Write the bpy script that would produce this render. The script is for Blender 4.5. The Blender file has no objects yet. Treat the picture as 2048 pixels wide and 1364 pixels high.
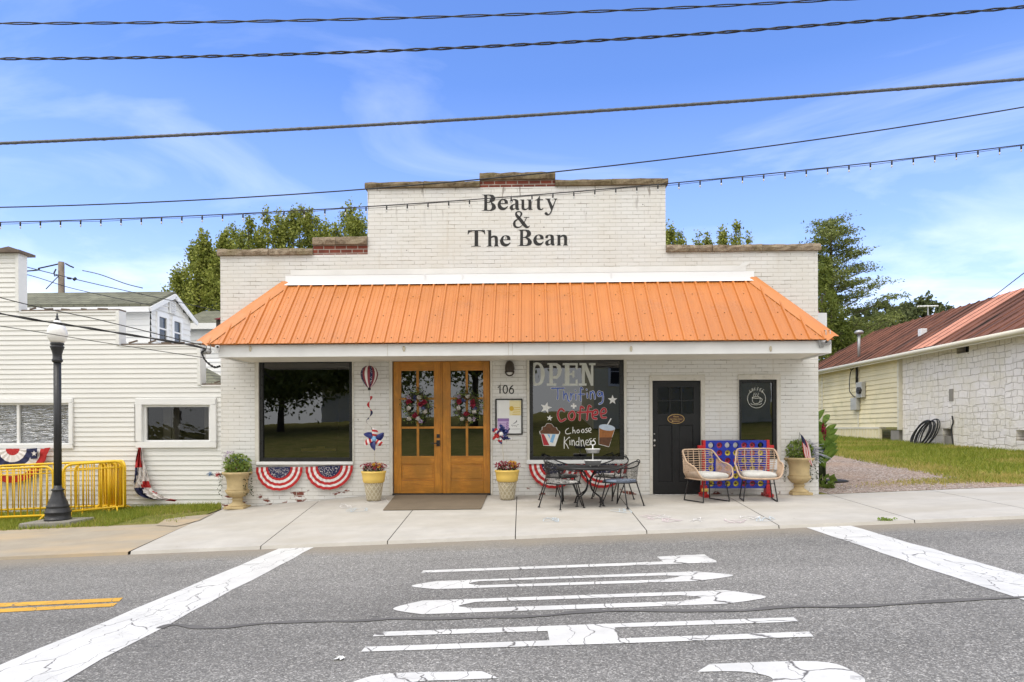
import bpy, bmesh, math, random
import numpy as np
from mathutils import Vector, Matrix
from mathutils.geometry import tessellate_polygon
random.seed(7); rng = np.random.default_rng(7)
PI = math.pi
SC = bpy.context.scene
COL = SC.collection

# ------------------------------------------------------------------ camera
FPX, CX, CY = 1365.333, 1024.0, 860.0          # focal length and principal point in photo pixels (2048 wide)
YAW, ROLL = 0.0264, 0.0042
CAM = Vector((0.0, -12.76, 1.215))
FWD = Vector((-math.sin(YAW), math.cos(YAW), 0))
RT0 = Vector((math.cos(YAW), math.sin(YAW), 0)); UP0 = Vector((0, 0, 1))
RT = RT0 * math.cos(ROLL) - UP0 * math.sin(ROLL) * -1
UP = UP0 * math.cos(ROLL) - RT0 * math.sin(ROLL)
# the photograph's level lines climb slightly to the right: the camera leans a hair
RT = (RT0 * math.cos(ROLL) - UP0 * math.sin(ROLL)).normalized()
UP = (UP0 * math.cos(ROLL) + RT0 * math.sin(ROLL)).normalized()
cd = bpy.data.cameras.new('camera'); cam = bpy.data.objects.new('camera', cd); COL.objects.link(cam)
cd.sensor_width = 36.0; cd.lens = 24.0; cd.shift_y = (CY - 682.0) / 2048.0
cd.clip_start = 0.1; cd.clip_end = 2000
M3 = Matrix((RT, UP, -FWD)).transposed().to_4x4(); M3.translation = CAM
cam.matrix_world = M3
SC.camera = cam

# ------------------------------------------------------------------ light
SUN_EL, SUN_AZ = math.radians(62), math.radians(228)   # azimuth from +Y towards +X
w = bpy.data.worlds.new('World'); SC.world = w; w.use_nodes = True
nt = w.node_tree; nt.nodes.clear()
def N(nt, typ, ins=None, **props):
    n = nt.nodes.new(typ)
    for k, v in props.items(): setattr(n, k, v)
    for k, v in (ins or {}).items():
        s = n.inputs[k]
        if isinstance(v, bpy.types.NodeSocket): nt.links.new(v, s)
        else: s.default_value = v
    return n
def ramp(nt, fac, stops, interp='LINEAR'):
    r = nt.nodes.new('ShaderNodeValToRGB'); nt.links.new(fac, r.inputs[0]); r.color_ramp.interpolation = interp
    el = r.color_ramp.elements
    while len(el) < len(stops): el.new(0.5)
    for e, (p, c) in zip(el, stops): e.position = p; e.color = c if len(c) == 4 else (*c, 1)
    return r.outputs[0]
def mixc(nt, fac, a, b, mode='MIX'):
    m = nt.nodes.new('ShaderNodeMix'); m.data_type = 'RGBA'; m.blend_type = mode
    for s, v in ((m.inputs[0], fac), (m.inputs[6], a), (m.inputs[7], b)):
        if isinstance(v, bpy.types.NodeSocket): nt.links.new(v, s)
        else: s.default_value = v if isinstance(v, (int, float)) else (v if len(v) == 4 else (*v, 1))
    return m.outputs[2]
def mth(nt, op, a, b=0.0, clamp=False):
    m = nt.nodes.new('ShaderNodeMath'); m.operation = op; m.use_clamp = clamp
    for s, v in ((m.inputs[0], a), (m.inputs[1], b)):
        if isinstance(v, bpy.types.NodeSocket): nt.links.new(v, s)
        else: s.default_value = v
    return m.outputs[0]
sky = N(nt, 'ShaderNodeTexSky', sky_type='NISHITA', sun_disc=False)
sky.sun_elevation = SUN_EL; sky.sun_rotation = SUN_AZ; sky.air_density = 1.1; sky.dust_density = 0.6; sky.ozone_density = 2.5
tc = N(nt, 'ShaderNodeTexCoord')
# thin cirrus on a flat cloud deck: direction divided by its height
sep = N(nt, 'ShaderNodeSeparateXYZ', {0: tc.outputs['Generated']})
hz = mth(nt, 'MAXIMUM', sep.outputs[2], 0.04)
u = mth(nt, 'DIVIDE', sep.outputs[0], mth(nt, 'ADD', hz, 0.08)); v = mth(nt, 'DIVIDE', sep.outputs[1], mth(nt, 'ADD', hz, 0.08))
deck = N(nt, 'ShaderNodeCombineXYZ', {0: u, 1: mth(nt, 'MULTIPLY', v, 1.9), 2: 3.7})
nz1 = N(nt, 'ShaderNodeTexNoise', {'Vector': deck.outputs[0], 'Scale': 0.62, 'Detail': 8.0, 'Roughness': 0.55, 'Distortion': 0.9})
cir = ramp(nt, nz1.outputs[0], [(0.50, (0, 0, 0)), (0.80, (1, 1, 1))])
# low cumulus puffs near the horizon
mp = N(nt, 'ShaderNodeMapping', {'Vector': tc.outputs['Generated'], 'Scale': (3.2, 3.2, 9.0), 'Location': (0.9, 0.3, 0.2)})
nz2 = N(nt, 'ShaderNodeTexNoise', {'Vector': mp.outputs[0], 'Scale': 1.3, 'Detail': 9.0, 'Roughness': 0.6})
cum = ramp(nt, nz2.outputs[0], [(0.46, (0, 0, 0)), (0.62, (1, 1, 1))])
band = ramp(nt, sep.outputs[2], [(0.0, (1, 1, 1)), (0.16, (0.9, 0.9, 0.9)), (0.27, (0, 0, 0)), (1, (0, 0, 0))])
cum = mth(nt, 'MULTIPLY', cum, band)
skc = mixc(nt, 1.0, sky.outputs[0], (0.80, 0.99, 1.46), 'MULTIPLY')
white = (8.3, 8.7, 9.5, 1)
haze_f = ramp(nt, sep.outputs[2], [(0.0, (0.66, 0.66, 0.66)), (0.12, (0.5, 0.5, 0.5)), (0.26, (0.16, 0.16, 0.16)), (0.45, (0, 0, 0))])
skc = mixc(nt, haze_f, skc, (6.2, 7.1, 9.6, 1))
skc = mixc(nt, mth(nt, 'MULTIPLY', cir, 0.40), skc, white)
skc = mixc(nt, mth(nt, 'MULTIPLY', cum, 0.6), skc, white)
# unseen bright veil of cloud behind the street, shaped to soften the facade's light
veil = ramp(nt, mth(nt, 'SUBTRACT', mth(nt, 'ADD', 0.26, mth(nt, 'MULTIPLY', nz1.outputs[0], 0.25)), mth(nt, 'MULTIPLY', sep.outputs[1], 0.8)), [(0.0, (0, 0, 0)), (0.30, (0.92, 0.92, 0.92))])
vc = ramp(nt, sep.outputs[2], [(0.0, (0.62, 0.615, 0.60)), (0.35, (0.74, 0.73, 0.705)), (0.75, (0.86, 0.845, 0.815))])
skc = mixc(nt, veil, skc, mixc(nt, 1.0, vc, (12.6, 12.6, 12.6, 1), 'MULTIPLY'))
bg = N(nt, 'ShaderNodeBackground', {'Color': skc, 'Strength': 0.108})
out = N(nt, 'ShaderNodeOutputWorld', {'Surface': bg.outputs[0]})

sl = bpy.data.lights.new('sun', 'SUN'); sl.energy = 1.0; sl.angle = math.radians(35); sl.color = (1.0, 0.94, 0.85)
so = bpy.data.objects.new('sun', sl); COL.objects.link(so)
sd = Vector((math.sin(SUN_AZ) * math.cos(SUN_EL), math.cos(SUN_AZ) * math.cos(SUN_EL), math.sin(SUN_EL)))
so.rotation_euler = sd.to_track_quat('Z', 'Y').to_euler(); so.location = (0, -30, 40)
SC.view_settings.view_transform = 'Standard'; SC.view_settings.look = 'None'
SC.view_settings.exposure = 0.76; SC.view_settings.gamma = 1.0
SC.cycles.max_bounces = 8; SC.cycles.transparent_max_bounces = 12
SC.cycles.use_denoising = True

# ------------------------------------------------------------------ ground heights and photo measurements
def zf(X): return float(np.interp(X, [-40, -5.8, -2.98, 5.4, 40], [-1.6, -0.25, 0.0, 0.0, 1.38]))
def zr(X): return -0.22 + 0.04 * max(-40.0, min(40.0, X))
def gh(X, Y):
    if Y >= 0: return zf(X) + 0.028 * min(Y, 40) * max(0.0, min(1.0, (X - 4) / 4.0))
    if Y > -3.76:
        t = (Y + 3.76) / 3.76
        return (zr(X) + 0.04) * (1 - t) + zf(X) * t
    if Y > -11.3: return zr(X)
    return zr(X) + 0.1 + 0.085 * max(0.0, min(-16.0 - Y, 34.0))
def ray(px, py): return FWD + RT * ((px - CX) / FPX) + UP * ((CY - py) / FPX)
def P(px, py, Y=0.0):
    d = ray(px, py); return CAM + d * ((Y - CAM.y) / d.y)
def PX(px, py, X):
    d = ray(px, py); return CAM + d * ((X - CAM.x) / d.x)
def G(px, py, dz=0.0):
    d = ray(px, py); lo, hi = 1.5, 60.0
    for _ in range(60):
        m = (lo + hi) / 2; p = CAM + d * m
        if p.z > gh(p.x, p.y): lo = m
        else: hi = m
    p = CAM + d * hi; p.z = gh(p.x, p.y) + dz; return p

# ------------------------------------------------------------------ mesh helpers
def lin(r, g, b):
    f = lambda c: (c / 255 / 12.92) if c / 255 <= 0.04045 else ((c / 255 + 0.055) / 1.055) ** 2.4
    return (f(r), f(g), f(b))
def frame(t, ref=None):
    t = t.normalized(); r = ref or (Vector((0, 0, 1)) if abs(t.z) < 0.95 else Vector((1, 0, 0)))
    a = t.cross(r).normalized(); return a, t.cross(a).normalized()
class MB:
    def __init__(s): s.v = []; s.f = []; s.m = []; s.s = []
    def add(s, vs, fs, m=0, sm=False):
        b = len(s.v); s.v += [tuple(p) for p in vs]
        for f in fs: s.f.append(tuple(b + i for i in f)); s.m.append(m); s.s.append(sm)
        return s
    def poly(s, pts, m=0): return s.add(pts, [tuple(range(len(pts)))], m)
    def box(s, x0, x1, y0, y1, z0, z1, m=0):
        v = [(x, y, z) for z in (z0, z1) for y in (y0, y1) for x in (x0, x1)]
        return s.add(v, [(0, 2, 3, 1), (4, 5, 7, 6), (0, 1, 5, 4), (2, 6, 7, 3), (0, 4, 6, 2), (1, 3, 7, 5)], m)
    def obox(s, c, a, b, d, m=0):
        c, a, b, d = Vector(c), Vector(a), Vector(b), Vector(d)
        v = [c + a * i + b * j + d * k for k in (-1, 1) for j in (-1, 1) for i in (-1, 1)]
        return s.add(v, [(0, 2, 3, 1), (4, 5, 7, 6), (0, 1, 5, 4), (2, 6, 7, 3), (0, 4, 6, 2), (1, 3, 7, 5)], m)
    def beam(s, a, b, w, h, m=0, ref=None):
        a, b = Vector(a), Vector(b); t = b - a; p, q = frame(t, ref)
        return s.obox((a + b) / 2, t / 2, p * (w / 2), q * (h / 2), m)
    def tube(s, pts, r, n=8, m=0, closed=False, cap=True):
        pts = [Vector(p) for p in pts]; k = len(pts); rs = r if isinstance(r, (list, tuple)) else [r] * k
        vs = []; pa = None
        for i, p in enumerate(pts):
            if closed: t = pts[(i + 1) % k] - pts[i - 1]
            else: t = pts[min(i + 1, k - 1)] - pts[max(i - 1, 0)]
            if t.length < 1e-9: t = Vector((0, 0, 1))
            t.normalize()
            if pa is None: a, b = frame(t)
            else:
                a = pa - t * pa.dot(t)
                if a.length < 1e-6: a, b = frame(t)
                a.normalize(); b = t.cross(a)
            pa = a
            vs += [p + (a * math.cos(2 * PI * j / n) + b * math.sin(2 * PI * j / n)) * rs[i] for j in range(n)]
        fs = []
        for i in range(k if closed else k - 1):
            i2 = (i + 1) % k
            fs += [(i * n + j, i * n + (j + 1) % n, i2 * n + (j + 1) % n, i2 * n + j) for j in range(n)]
        s.add(vs, fs, m, True)
        if cap and not closed:
            s.add(vs[:n], [tuple(range(n))], m); s.add(vs[-n:], [tuple(range(n))], m)
        return s
    def lathe(s, prof, c=(0, 0, 0), n=24, m=0, sm=True, fn=None, mf=None):
        c = Vector(c); vs = []
        for (r, z) in prof:
            for j in range(n):
                a = 2 * PI * j / n; rr = r * (fn(a, z) if fn else 1)
                vs.append(c + Vector((rr * math.cos(a), rr * math.sin(a), z)))
        for i in range(len(prof) - 1):
            for j in range(n):
                q = [vs[i * n + j], vs[i * n + (j + 1) % n], vs[(i + 1) * n + (j + 1) % n], vs[(i + 1) * n + j]]
                if mf: s.add(q, [(0, 1, 2, 3)], mf(i, j), sm)
        if not mf:
            fs = [(i * n + j, i * n + (j + 1) % n, (i + 1) * n + (j + 1) % n, (i + 1) * n + j) for i in range(len(prof) - 1) for j in range(n)]
            s.add(vs, fs, m, sm)
            for k in (0, len(prof) - 1):
                if prof[k][0] > 1e-4: s.add(vs[k * n:(k + 1) * n], [tuple(range(n))], m)
        return s
    def lathe_y(s, prof, c, n=16, m=0):
        t = MB().lathe(prof, (0, 0, 0), n, m); c = Vector(c)      # axis towards the street
        s_ = len(s.v); s.v += [(c.x + v[0], c.y - v[2], c.z + v[1]) for v in t.v]
        s.f += [tuple(i + s_ for i in f) for f in t.f]; s.m += t.m; s.s += t.s; return s
    def ell(s, c, rx, ry, rz, n=10, m=0):
        k = max(4, n // 2)
        vs = [Vector(c) + Vector((rx * math.sin(PI * i / k) * math.cos(2 * PI * j / n), ry * math.sin(PI * i / k) * math.sin(2 * PI * j / n), rz * math.cos(PI * i / k))) for i in range(k + 1) for j in range(n)]
        return s.add(vs, [(i * n + j, (i + 1) * n + j, (i + 1) * n + (j + 1) % n, i * n + (j + 1) % n) for i in range(k) for j in range(n)], m, True)
    def tess(s, loops, fn, m=0):
        """flat shape with holes: loops of 2-D points, fn maps (u, v) to space"""
        L = [[Vector((p[0], p[1], 0)) for p in lp] for lp in loops]; flat = [p for lp in loops for p in lp]
        return s.add([fn(*p) for p in flat], [tuple(t) for t in tessellate_polygon(L)], m)
    def extr(s, loop, fn, d, m=0):
        """closed 2-D outline given thickness along vector d"""
        n = len(loop); d = Vector(d); a = [Vector(fn(*p)) for p in loop]; b = [p + d for p in a]
        s.tess([loop], fn, m); s.tess([loop], lambda x, y: Vector(fn(x, y)) + d, m)
        return s.add(a + b, [(i, (i + 1) % n, n + (i + 1) % n, n + i) for i in range(n)], m)
    def ribbon(s, pts, w, fn, m=0, closed=False):
        """flat brush stroke along 2-D points"""
        k = len(pts); ws = w if isinstance(w, (list, tuple)) else [w] * k; vs = []
        for i, p in enumerate(pts):
            a = pts[(i - 1) % k if closed else max(i - 1, 0)]; b = pts[(i + 1) % k if closed else min(i + 1, k - 1)]
            tx, ty = b[0] - a[0], b[1] - a[1]; l = math.hypot(tx, ty) or 1
            nx, ny = -ty / l * ws[i] / 2, tx / l * ws[i] / 2
            vs += [fn(p[0] + nx, p[1] + ny), fn(p[0] - nx, p[1] - ny)]
        s.add(vs, [(2 * i, 2 * i + 1, 2 * ((i + 1) % k) + 1, 2 * ((i + 1) % k)) for i in range(k if closed else k - 1)], m)
        return s
    def pieces(s):
        """the separate solids of this builder, each as a builder of its own"""
        key = {}; rep = [key.setdefault(tuple(round(c, 5) for c in v), i) for i, v in enumerate(s.v)]; par = list(range(len(s.v)))
        def find(i):
            while par[i] != i: par[i] = par[par[i]]; i = par[i]
            return i
        for f in s.f:
            a = find(rep[f[0]])
            for i in f[1:]: par[find(rep[i])] = a
        out = {}
        for f, m, sm in zip(s.f, s.m, s.s):
            b = out.setdefault(find(rep[f[0]]), MB()); b.add([s.v[i] for i in f], [tuple(range(len(f)))], m, sm)
        return list(out.values())
    def build_each(s, name, mats, parent=None, **k): return [b.build(name, mats, parent, **k) for b in s.pieces()]
    def build(s, name, mats, parent=None, bev=0.0, local=False, recalc=True, seg=2):
        me = bpy.data.meshes.new(name); off = Vector((0, 0, 0))
        if parent is not None and not local:
            q = parent
            while q is not None: off += q.location; q = q.parent
        elif parent is None and not local and s.v:
            A = np.array(s.v); lo = A.min(0); hi = A.max(0)
            off = Vector(((lo[0] + hi[0]) / 2, (lo[1] + hi[1]) / 2, lo[2]))
        A = np.array(s.v, dtype=np.float64) - np.array(off)
        me.from_pydata(A.tolist(), [], s.f)
        for m in (mats if isinstance(mats, (list, tuple)) else [mats]): me.materials.append(m)
        me.polygons.foreach_set('material_index', s.m); me.polygons.foreach_set('use_smooth', s.s)
        if recalc:
            bm = bmesh.new(); bm.from_mesh(me); bmesh.ops.remove_doubles(bm, verts=bm.verts, dist=1e-5)
            bmesh.ops.recalc_face_normals(bm, faces=bm.faces); bm.to_mesh(me); bm.free()
        me.update()
        o = bpy.data.objects.new(name, me); COL.objects.link(o)
        if parent is not None: o.parent = parent
        elif not local: o.location = off
        if bev:
            b = o.modifiers.new('bevel', 'BEVEL'); b.width = bev; b.segments = seg; b.limit_method = 'ANGLE'; b.angle_limit = math.radians(40)
        return o
def tag(o, label=None, cat=None, group=None, kind=None):
    if label: o['label'] = label
    if cat: o['category'] = cat
    if group: o['group'] = group
    if kind: o['kind'] = kind
    return o
def thing(name, label, cat, loc=(0, 0, 0), rz=0.0, group=None):
    o = bpy.data.objects.new(name, None); COL.objects.link(o); o.location = loc; o.rotation_euler = (0, 0, rz)
    o.empty_display_size = 0.2
    return tag(o, label, cat, group)
def dup(root, loc, rz, label):
    r = root.copy(); COL.objects.link(r); r.location = loc; r.rotation_euler = (0, 0, rz); r['label'] = label
    for ch in list(root.children):
        c = ch.copy(); COL.objects.link(c); c.parent = r
        for g in list(ch.children):
            d = g.copy(); COL.objects.link(d); d.parent = c
    return r
def smooth(pts, k=6, closed=False):
    """Catmull-Rom through points (any dimension)"""
    out = []; n = len(pts); A = [np.array(p, float) for p in pts]
    for i in range(n if closed else n - 1):
        p0, p1, p2, p3 = (A[(i - 1) % n], A[i], A[(i + 1) % n], A[(i + 2) % n]) if closed else (A[max(i - 1, 0)], A[i], A[i + 1], A[min(i + 2, n - 1)])
        for j in range(k):
            t = j / k
            out.append(tuple(0.5 * (2 * p1 + (p2 - p0) * t + (2 * p0 - 5 * p1 + 4 * p2 - p3) * t * t + (3 * p1 - p0 - 3 * p2 + p3) * t ** 3)))
    if not closed: out.append(tuple(A[-1]))
    return out
def outline(pts, k=5):
    """closed outline; a third element marks a sharp corner; smooth between corners"""
    n = len(pts); ci = [i for i, p in enumerate(pts) if len(p) > 2]
    if not ci: return smooth([p[:2] for p in pts], k, True)
    out = []
    for a, i in enumerate(ci):
        j = ci[(a + 1) % len(ci)]; seg = [pts[(i + q) % n][:2] for q in range(((j - i) % n or n) + 1)]
        out += (seg if len(seg) == 2 else smooth(seg, k))[:-1]
    return [tuple(p) for p in out]
def cards(name, C, size, mats, parent=None, flat=0.0, aspect=0.6, mi=None, local=False):
    """leaf-sized quads at centres C"""
    C = np.asarray(C, float); n = len(C); s = size * rng.uniform(0.6, 1.4, n)
    a = rng.normal(size=(n, 3)); a[:, 2] *= (1 - flat); a /= np.linalg.norm(a, axis=1)[:, None]
    b = rng.normal(size=(n, 3)); b[:, 2] *= (1 - flat); b -= a * (a * b).sum(1)[:, None]; b /= np.linalg.norm(b, axis=1)[:, None]
    s = s[:, None]
    V = np.stack([C - a * s, C + b * s * aspect - a * s * 0.1, C + a * s, C - b * s * aspect - a * s * 0.1], 1).reshape(-1, 3)
    off = np.zeros(3)
    if parent is not None and not local:
        q = parent
        while q is not None: off += np.array(q.location); q = q.parent
    elif parent is None: lo = V.min(0); hi = V.max(0); off = np.array([(lo[0] + hi[0]) / 2, (lo[1] + hi[1]) / 2, lo[2]])
    V = V - off
    me = bpy.data.meshes.new(name); me.vertices.add(4 * n); me.vertices.foreach_set('co', V.ravel())
    me.loops.add(4 * n); me.loops.foreach_set('vertex_index', np.arange(4 * n)); me.polygons.add(n)
    me.polygons.foreach_set('loop_start', np.arange(0, 4 * n, 4)); me.polygons.foreach_set('loop_total', np.full(n, 4))
    for m in (mats if isinstance(mats, (list, tuple)) else [mats]): me.materials.append(m)
    if mi is not None: me.polygons.foreach_set('material_index', np.asarray(mi, dtype=np.int32))
    me.update(calc_edges=True)
    o = bpy.data.objects.new(name, me); COL.objects.link(o)
    if parent is not None: o.parent = parent
    else: o.location = off
    return o
# ------------------------------------------------------------------ materials
def base(name, rough=0.6, metal=0.0, spec=0.5):
    m = bpy.data.materials.new(name); m.use_nodes = True; t = m.node_tree; t.nodes.clear()
    b = N(t, 'ShaderNodeBsdfPrincipled'); o = N(t, 'ShaderNodeOutputMaterial'); t.links.new(b.outputs[0], o.inputs[0])
    b.inputs['Roughness'].default_value = rough; b.inputs['Metallic'].default_value = metal
    b.inputs['Specular IOR Level'].default_value = spec
    return m, t, b
def objco(t): return N(t, 'ShaderNodeTexCoord').outputs['Object']
def noise(t, co, sc, det=4.0, rough=0.55, dist=0.0):
    return N(t, 'ShaderNodeTexNoise', {'Vector': co, 'Scale': sc, 'Detail': det, 'Roughness': rough, 'Distortion': dist}).outputs[0]
def bump(t, b, h, s=0.3, d=0.02):
    n = N(t, 'ShaderNodeBump', {'Height': h, 'Strength': s, 'Distance': d}); t.links.new(n.outputs[0], b.inputs['Normal'])
def setc(t, b, c): t.links.new(c, b.inputs['Base Color'])
def mat(name, col, rough=0.6, var=0.18, sc=3.0, bmp=0.15, bsc=60.0, metal=0.0, spec=0.5, dirt=None):
    m, t, b = base(name, rough, metal, spec); co = objco(t)
    n1 = noise(t, co, sc, 6.0); k = ramp(t, n1, [(0.25, (1 - var,) * 3), (0.75, (1 + var * 0.5,) * 3)])
    c = mixc(t, 1.0, (*col, 1), k, 'MULTIPLY')
    if dirt:
        n2 = noise(t, co, sc * 2.3, 8.0, 0.7); c = mixc(t, ramp(t, n2, [(0.55, (0, 0, 0)), (0.75, (0.7,) * 3)]), c, dirt)
    setc(t, b, c)
    r = ramp(t, noise(t, co, sc * 4, 4.0), [(0.3, (max(0, rough - 0.12),) * 3), (0.7, (min(1, rough + 0.12),) * 3)]); t.links.new(r, b.inputs['Roughness'])
    if bmp: bump(t, b, noise(t, co, bsc, 5.0), bmp, 0.01)
    return m
def brickco(t, co, horiz='X'):
    s = N(t, 'ShaderNodeSeparateXYZ', {0: co}); k = {'X': 0, 'Y': 1}[horiz]
    return N(t, 'ShaderNodeCombineXYZ', {0: s.outputs[k], 1: s.outputs[2], 2: 0.0}).outputs[0], s
def painted_brick(name, peel=True):
    m, t, b = base(name, 0.75); co = objco(t); bc, sp = brickco(t, co)
    wob = N(t, 'ShaderNodeVectorMath', {0: bc, 1: N(t, 'ShaderNodeVectorMath', {0: N(t, 'ShaderNodeTexNoise', {'Vector': bc, 'Scale': 6.0, 'Detail': 3.0}).outputs[1], 1: (0.012, 0.012, 0)}, operation='MULTIPLY').outputs[0]}, operation='ADD').outputs[0]
    br = N(t, 'ShaderNodeTexBrick', {'Vector': wob, 'Color1': (0.755, 0.75, 0.735, 1), 'Color2': (0.71, 0.705, 0.687, 1), 'Mortar': (0.65, 0.642, 0.62, 1), 'Scale': 1.0, 'Mortar Size': 0.0075, 'Mortar Smooth': 0.25, 'Bias': 0.1, 'Brick Width': 0.215, 'Row Height': 0.0735})
    fac = br.outputs[1]
    # thin open cracks where the paint has not bridged the joint
    mt = N(t, 'ShaderNodeMapping', {'Vector': bc, 'Scale': (1.1, 6.0, 1)}).outputs[0]
    open_ = ramp(t, noise(t, mt, 2.2, 6.0, 0.7), [(0.53, (0, 0, 0)), (0.62, (1, 1, 1))])
    rowf = mth(t, 'ABSOLUTE', mth(t, 'SUBTRACT', mth(t, 'FRACT', mth(t, 'DIVIDE', N(t, 'ShaderNodeSeparateXYZ', {0: wob}).outputs[1], 0.0735)), 0.5))
    bed = ramp(t, rowf, [(0.40, (0, 0, 0)), (0.45, (1, 1, 1))])      # level joints show far more than the upright ones
    c = mixc(t, mth(t, 'MULTIPLY', bed, mth(t, 'ADD', 0.32, mth(t, 'MULTIPLY', open_, 0.5))), br.outputs[0], (0.26, 0.24, 0.205))
    c = mixc(t, mth(t, 'MULTIPLY', mth(t, 'MULTIPLY', fac, open_), 0.6), c, (0.20, 0.17, 0.14))
    c = mixc(t, ramp(t, noise(t, co, 0.9, 7.0, 0.65), [(0.40, (0, 0, 0)), (0.75, (0.55,) * 3)]), c, (0.64, 0.59, 0.49), 'MIX')
    # small dark chips and rust streaks
    ch = ramp(t, N(t, 'ShaderNodeTexVoronoi', {'Vector': bc, 'Scale': 3.1}).outputs[0], [(0.022, (1, 1, 1)), (0.05, (0, 0, 0))])
    c = mixc(t, mth(t, 'MULTIPLY', ch, 0.9), c, (0.08, 0.07, 0.06))
    sv = N(t, 'ShaderNodeMapping', {'Vector': bc, 'Scale': (9.0, 0.5, 1)}).outputs[0]
    streak = ramp(t, noise(t, sv, 1.0, 5.0, 0.6), [(0.60, (0, 0, 0)), (0.78, (0.45,) * 3)])
    c = mixc(t, streak, c, (0.50, 0.44, 0.35))
    drip = mth(t, 'MULTIPLY', ramp(t, noise(t, N(t, 'ShaderNodeMapping', {'Vector': bc, 'Scale': (5.5, 0.9, 1)}).outputs[0], 1.6, 4.0, 0.6), [(0.60, (0, 0, 0)), (0.66, (0.75,) * 3)]), ramp(t, mth(t, 'MULTIPLY', mth(t, 'ADD', sp.outputs[2], -5.05), 1.4), [(0.0, (0, 0, 0)), (1.0, (1, 1, 1))]))
    c = mixc(t, drip, c, (0.13, 0.10, 0.075))
    if peel:
        red = N(t, 'ShaderNodeTexBrick', {'Vector': bc, 'Color1': (0.23, 0.055, 0.035, 1), 'Color2': (0.15, 0.045, 0.03, 1), 'Mortar': (0.5, 0.46, 0.4, 1), 'Scale': 1.0, 'Mortar Size': 0.006, 'Brick Width': 0.215, 'Row Height': 0.0735})
        low = ramp(t, mth(t, 'MULTIPLY', mth(t, 'ADD', sp.outputs[2], 0.12), 2.2), [(0.0, (1, 1, 1)), (0.22, (0.9,) * 3), (0.75, (0, 0, 0))])
        pn = ramp(t, mth(t, 'ADD', noise(t, N(t, 'ShaderNodeMapping', {'Vector': bc, 'Scale': (1.1, 2.6, 1), 'Location': (3.3, 0, 0)}).outputs[0], 1.6, 7.0, 0.62), mth(t, 'MULTIPLY', low, 0.14)), [(0.672, (0, 0, 0)), (0.69, (1, 1, 1))])
        c = mixc(t, mth(t, 'MULTIPLY', pn, ramp(t, low, [(0.02, (0, 0, 0)), (0.1, (1, 1, 1))])), c, red.outputs[0])
    setc(t, b, c)
    hgt = mth(t, 'ADD', mth(t, 'MULTIPLY', fac, -1.0), mth(t, 'MULTIPLY', noise(t, co, 45.0, 4.0), 0.35))
    bump(t, b, hgt, 0.45, 0.005)
    return m
def red_brick(name):
    m, t, b = base(name, 0.85); co = objco(t); bc, sp = brickco(t, co)
    br = N(t, 'ShaderNodeTexBrick', {'Vector': bc, 'Color1': (0.26, 0.06, 0.035, 1), 'Color2': (0.17, 0.045, 0.03, 1), 'Mortar': (0.42, 0.37, 0.32, 1), 'Scale': 1.0, 'Mortar Size': 0.008, 'Brick Width': 0.215, 'Row Height': 0.0735})
    setc(t, b, mixc(t, ramp(t, noise(t, co, 7.0, 6.0), [(0.3, (0.6,) * 3), (0.7, (1.1,) * 3)]), (0, 0, 0), br.outputs[0], 'MIX')) if False else setc(t, b, mixc(t, 1.0, br.outputs[0], ramp(t, noise(t, co, 7.0, 6.0), [(0.3, (0.65,) * 3), (0.7, (1.1,) * 3)]), 'MULTIPLY'))
    bump(t, b, mth(t, 'MULTIPLY', br.outputs[1], -1.0), 0.6, 0.01); return m
def asphalt(name):
    m, t, b = base(name, 0.85, spec=0.3); co = objco(t)
    v = N(t, 'ShaderNodeTexVoronoi', {'Vector': co, 'Scale': 120.0}); v2 = N(t, 'ShaderNodeTexVoronoi', {'Vector': co, 'Scale': 60.0})
    sp = ramp(t, N(t, 'ShaderNodeSeparateColor', {0: v.outputs[1]}).outputs[0], [(0.0, (0.125, 0.121, 0.115)), (0.5, (0.20, 0.194, 0.185)), (0.82, (0.275, 0.267, 0.252)), (1.0, (0.47, 0.455, 0.43))])
    sp2 = ramp(t, N(t, 'ShaderNodeSeparateColor', {0: v2.outputs[1]}).outputs[1], [(0.0, (0.8,) * 3), (0.8, (1.0,) * 3), (1.0, (1.35,) * 3)])
    c = mixc(t, 1.0, sp, sp2, 'MULTIPLY')
    c = mixc(t, 1.0, c, ramp(t, noise(t, co, 0.45, 6.0), [(0.25, (0.80,) * 3), (0.75, (1.16,) * 3)]), 'MULTIPLY')
    lane = noise(t, N(t, 'ShaderNodeMapping', {'Vector': co, 'Scale': (0.10, 1.1, 1), 'Rotation': (0, 0, 0.0)}).outputs[0], 1.0, 5.0, 0.6)
    c = mixc(t, 1.0, c, ramp(t, lane, [(0.32, (0.84,) * 3), (0.5, (1.0,) * 3), (0.7, (1.1,) * 3)]), 'MULTIPLY')
    dk = ramp(t, noise(t, N(t, 'ShaderNodeMapping', {'Vector': co, 'Scale': (1.2, 4.0, 1)}).outputs[0], 2.4, 4.0), [(0.66, (0, 0, 0)), (0.74, (0.6,) * 3)])
    c = mixc(t, dk, c, (0.055, 0.055, 0.055))
    # dust washed down to the kerb
    s = N(t, 'ShaderNodeSeparateXYZ', {0: co})
    yy = mth(t, 'ADD', s.outputs[1], mth(t, 'MULTIPLY', noise(t, co, 1.3, 5.0), 0.9))
    du = ramp(t, mth(t, 'MULTIPLY', mth(t, 'ADD', yy, -3.42), 0.95), [(-0.0, (0, 0, 0)), (0.62, (0.85,) * 3)])
    c = mixc(t, du, c, (0.27, 0.235, 0.185)); setc(t, b, c)
    bump(t, b, mth(t, 'ADD', v.outputs[0], noise(t, co, 160.0)), 0.5, 0.006); return m
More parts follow.
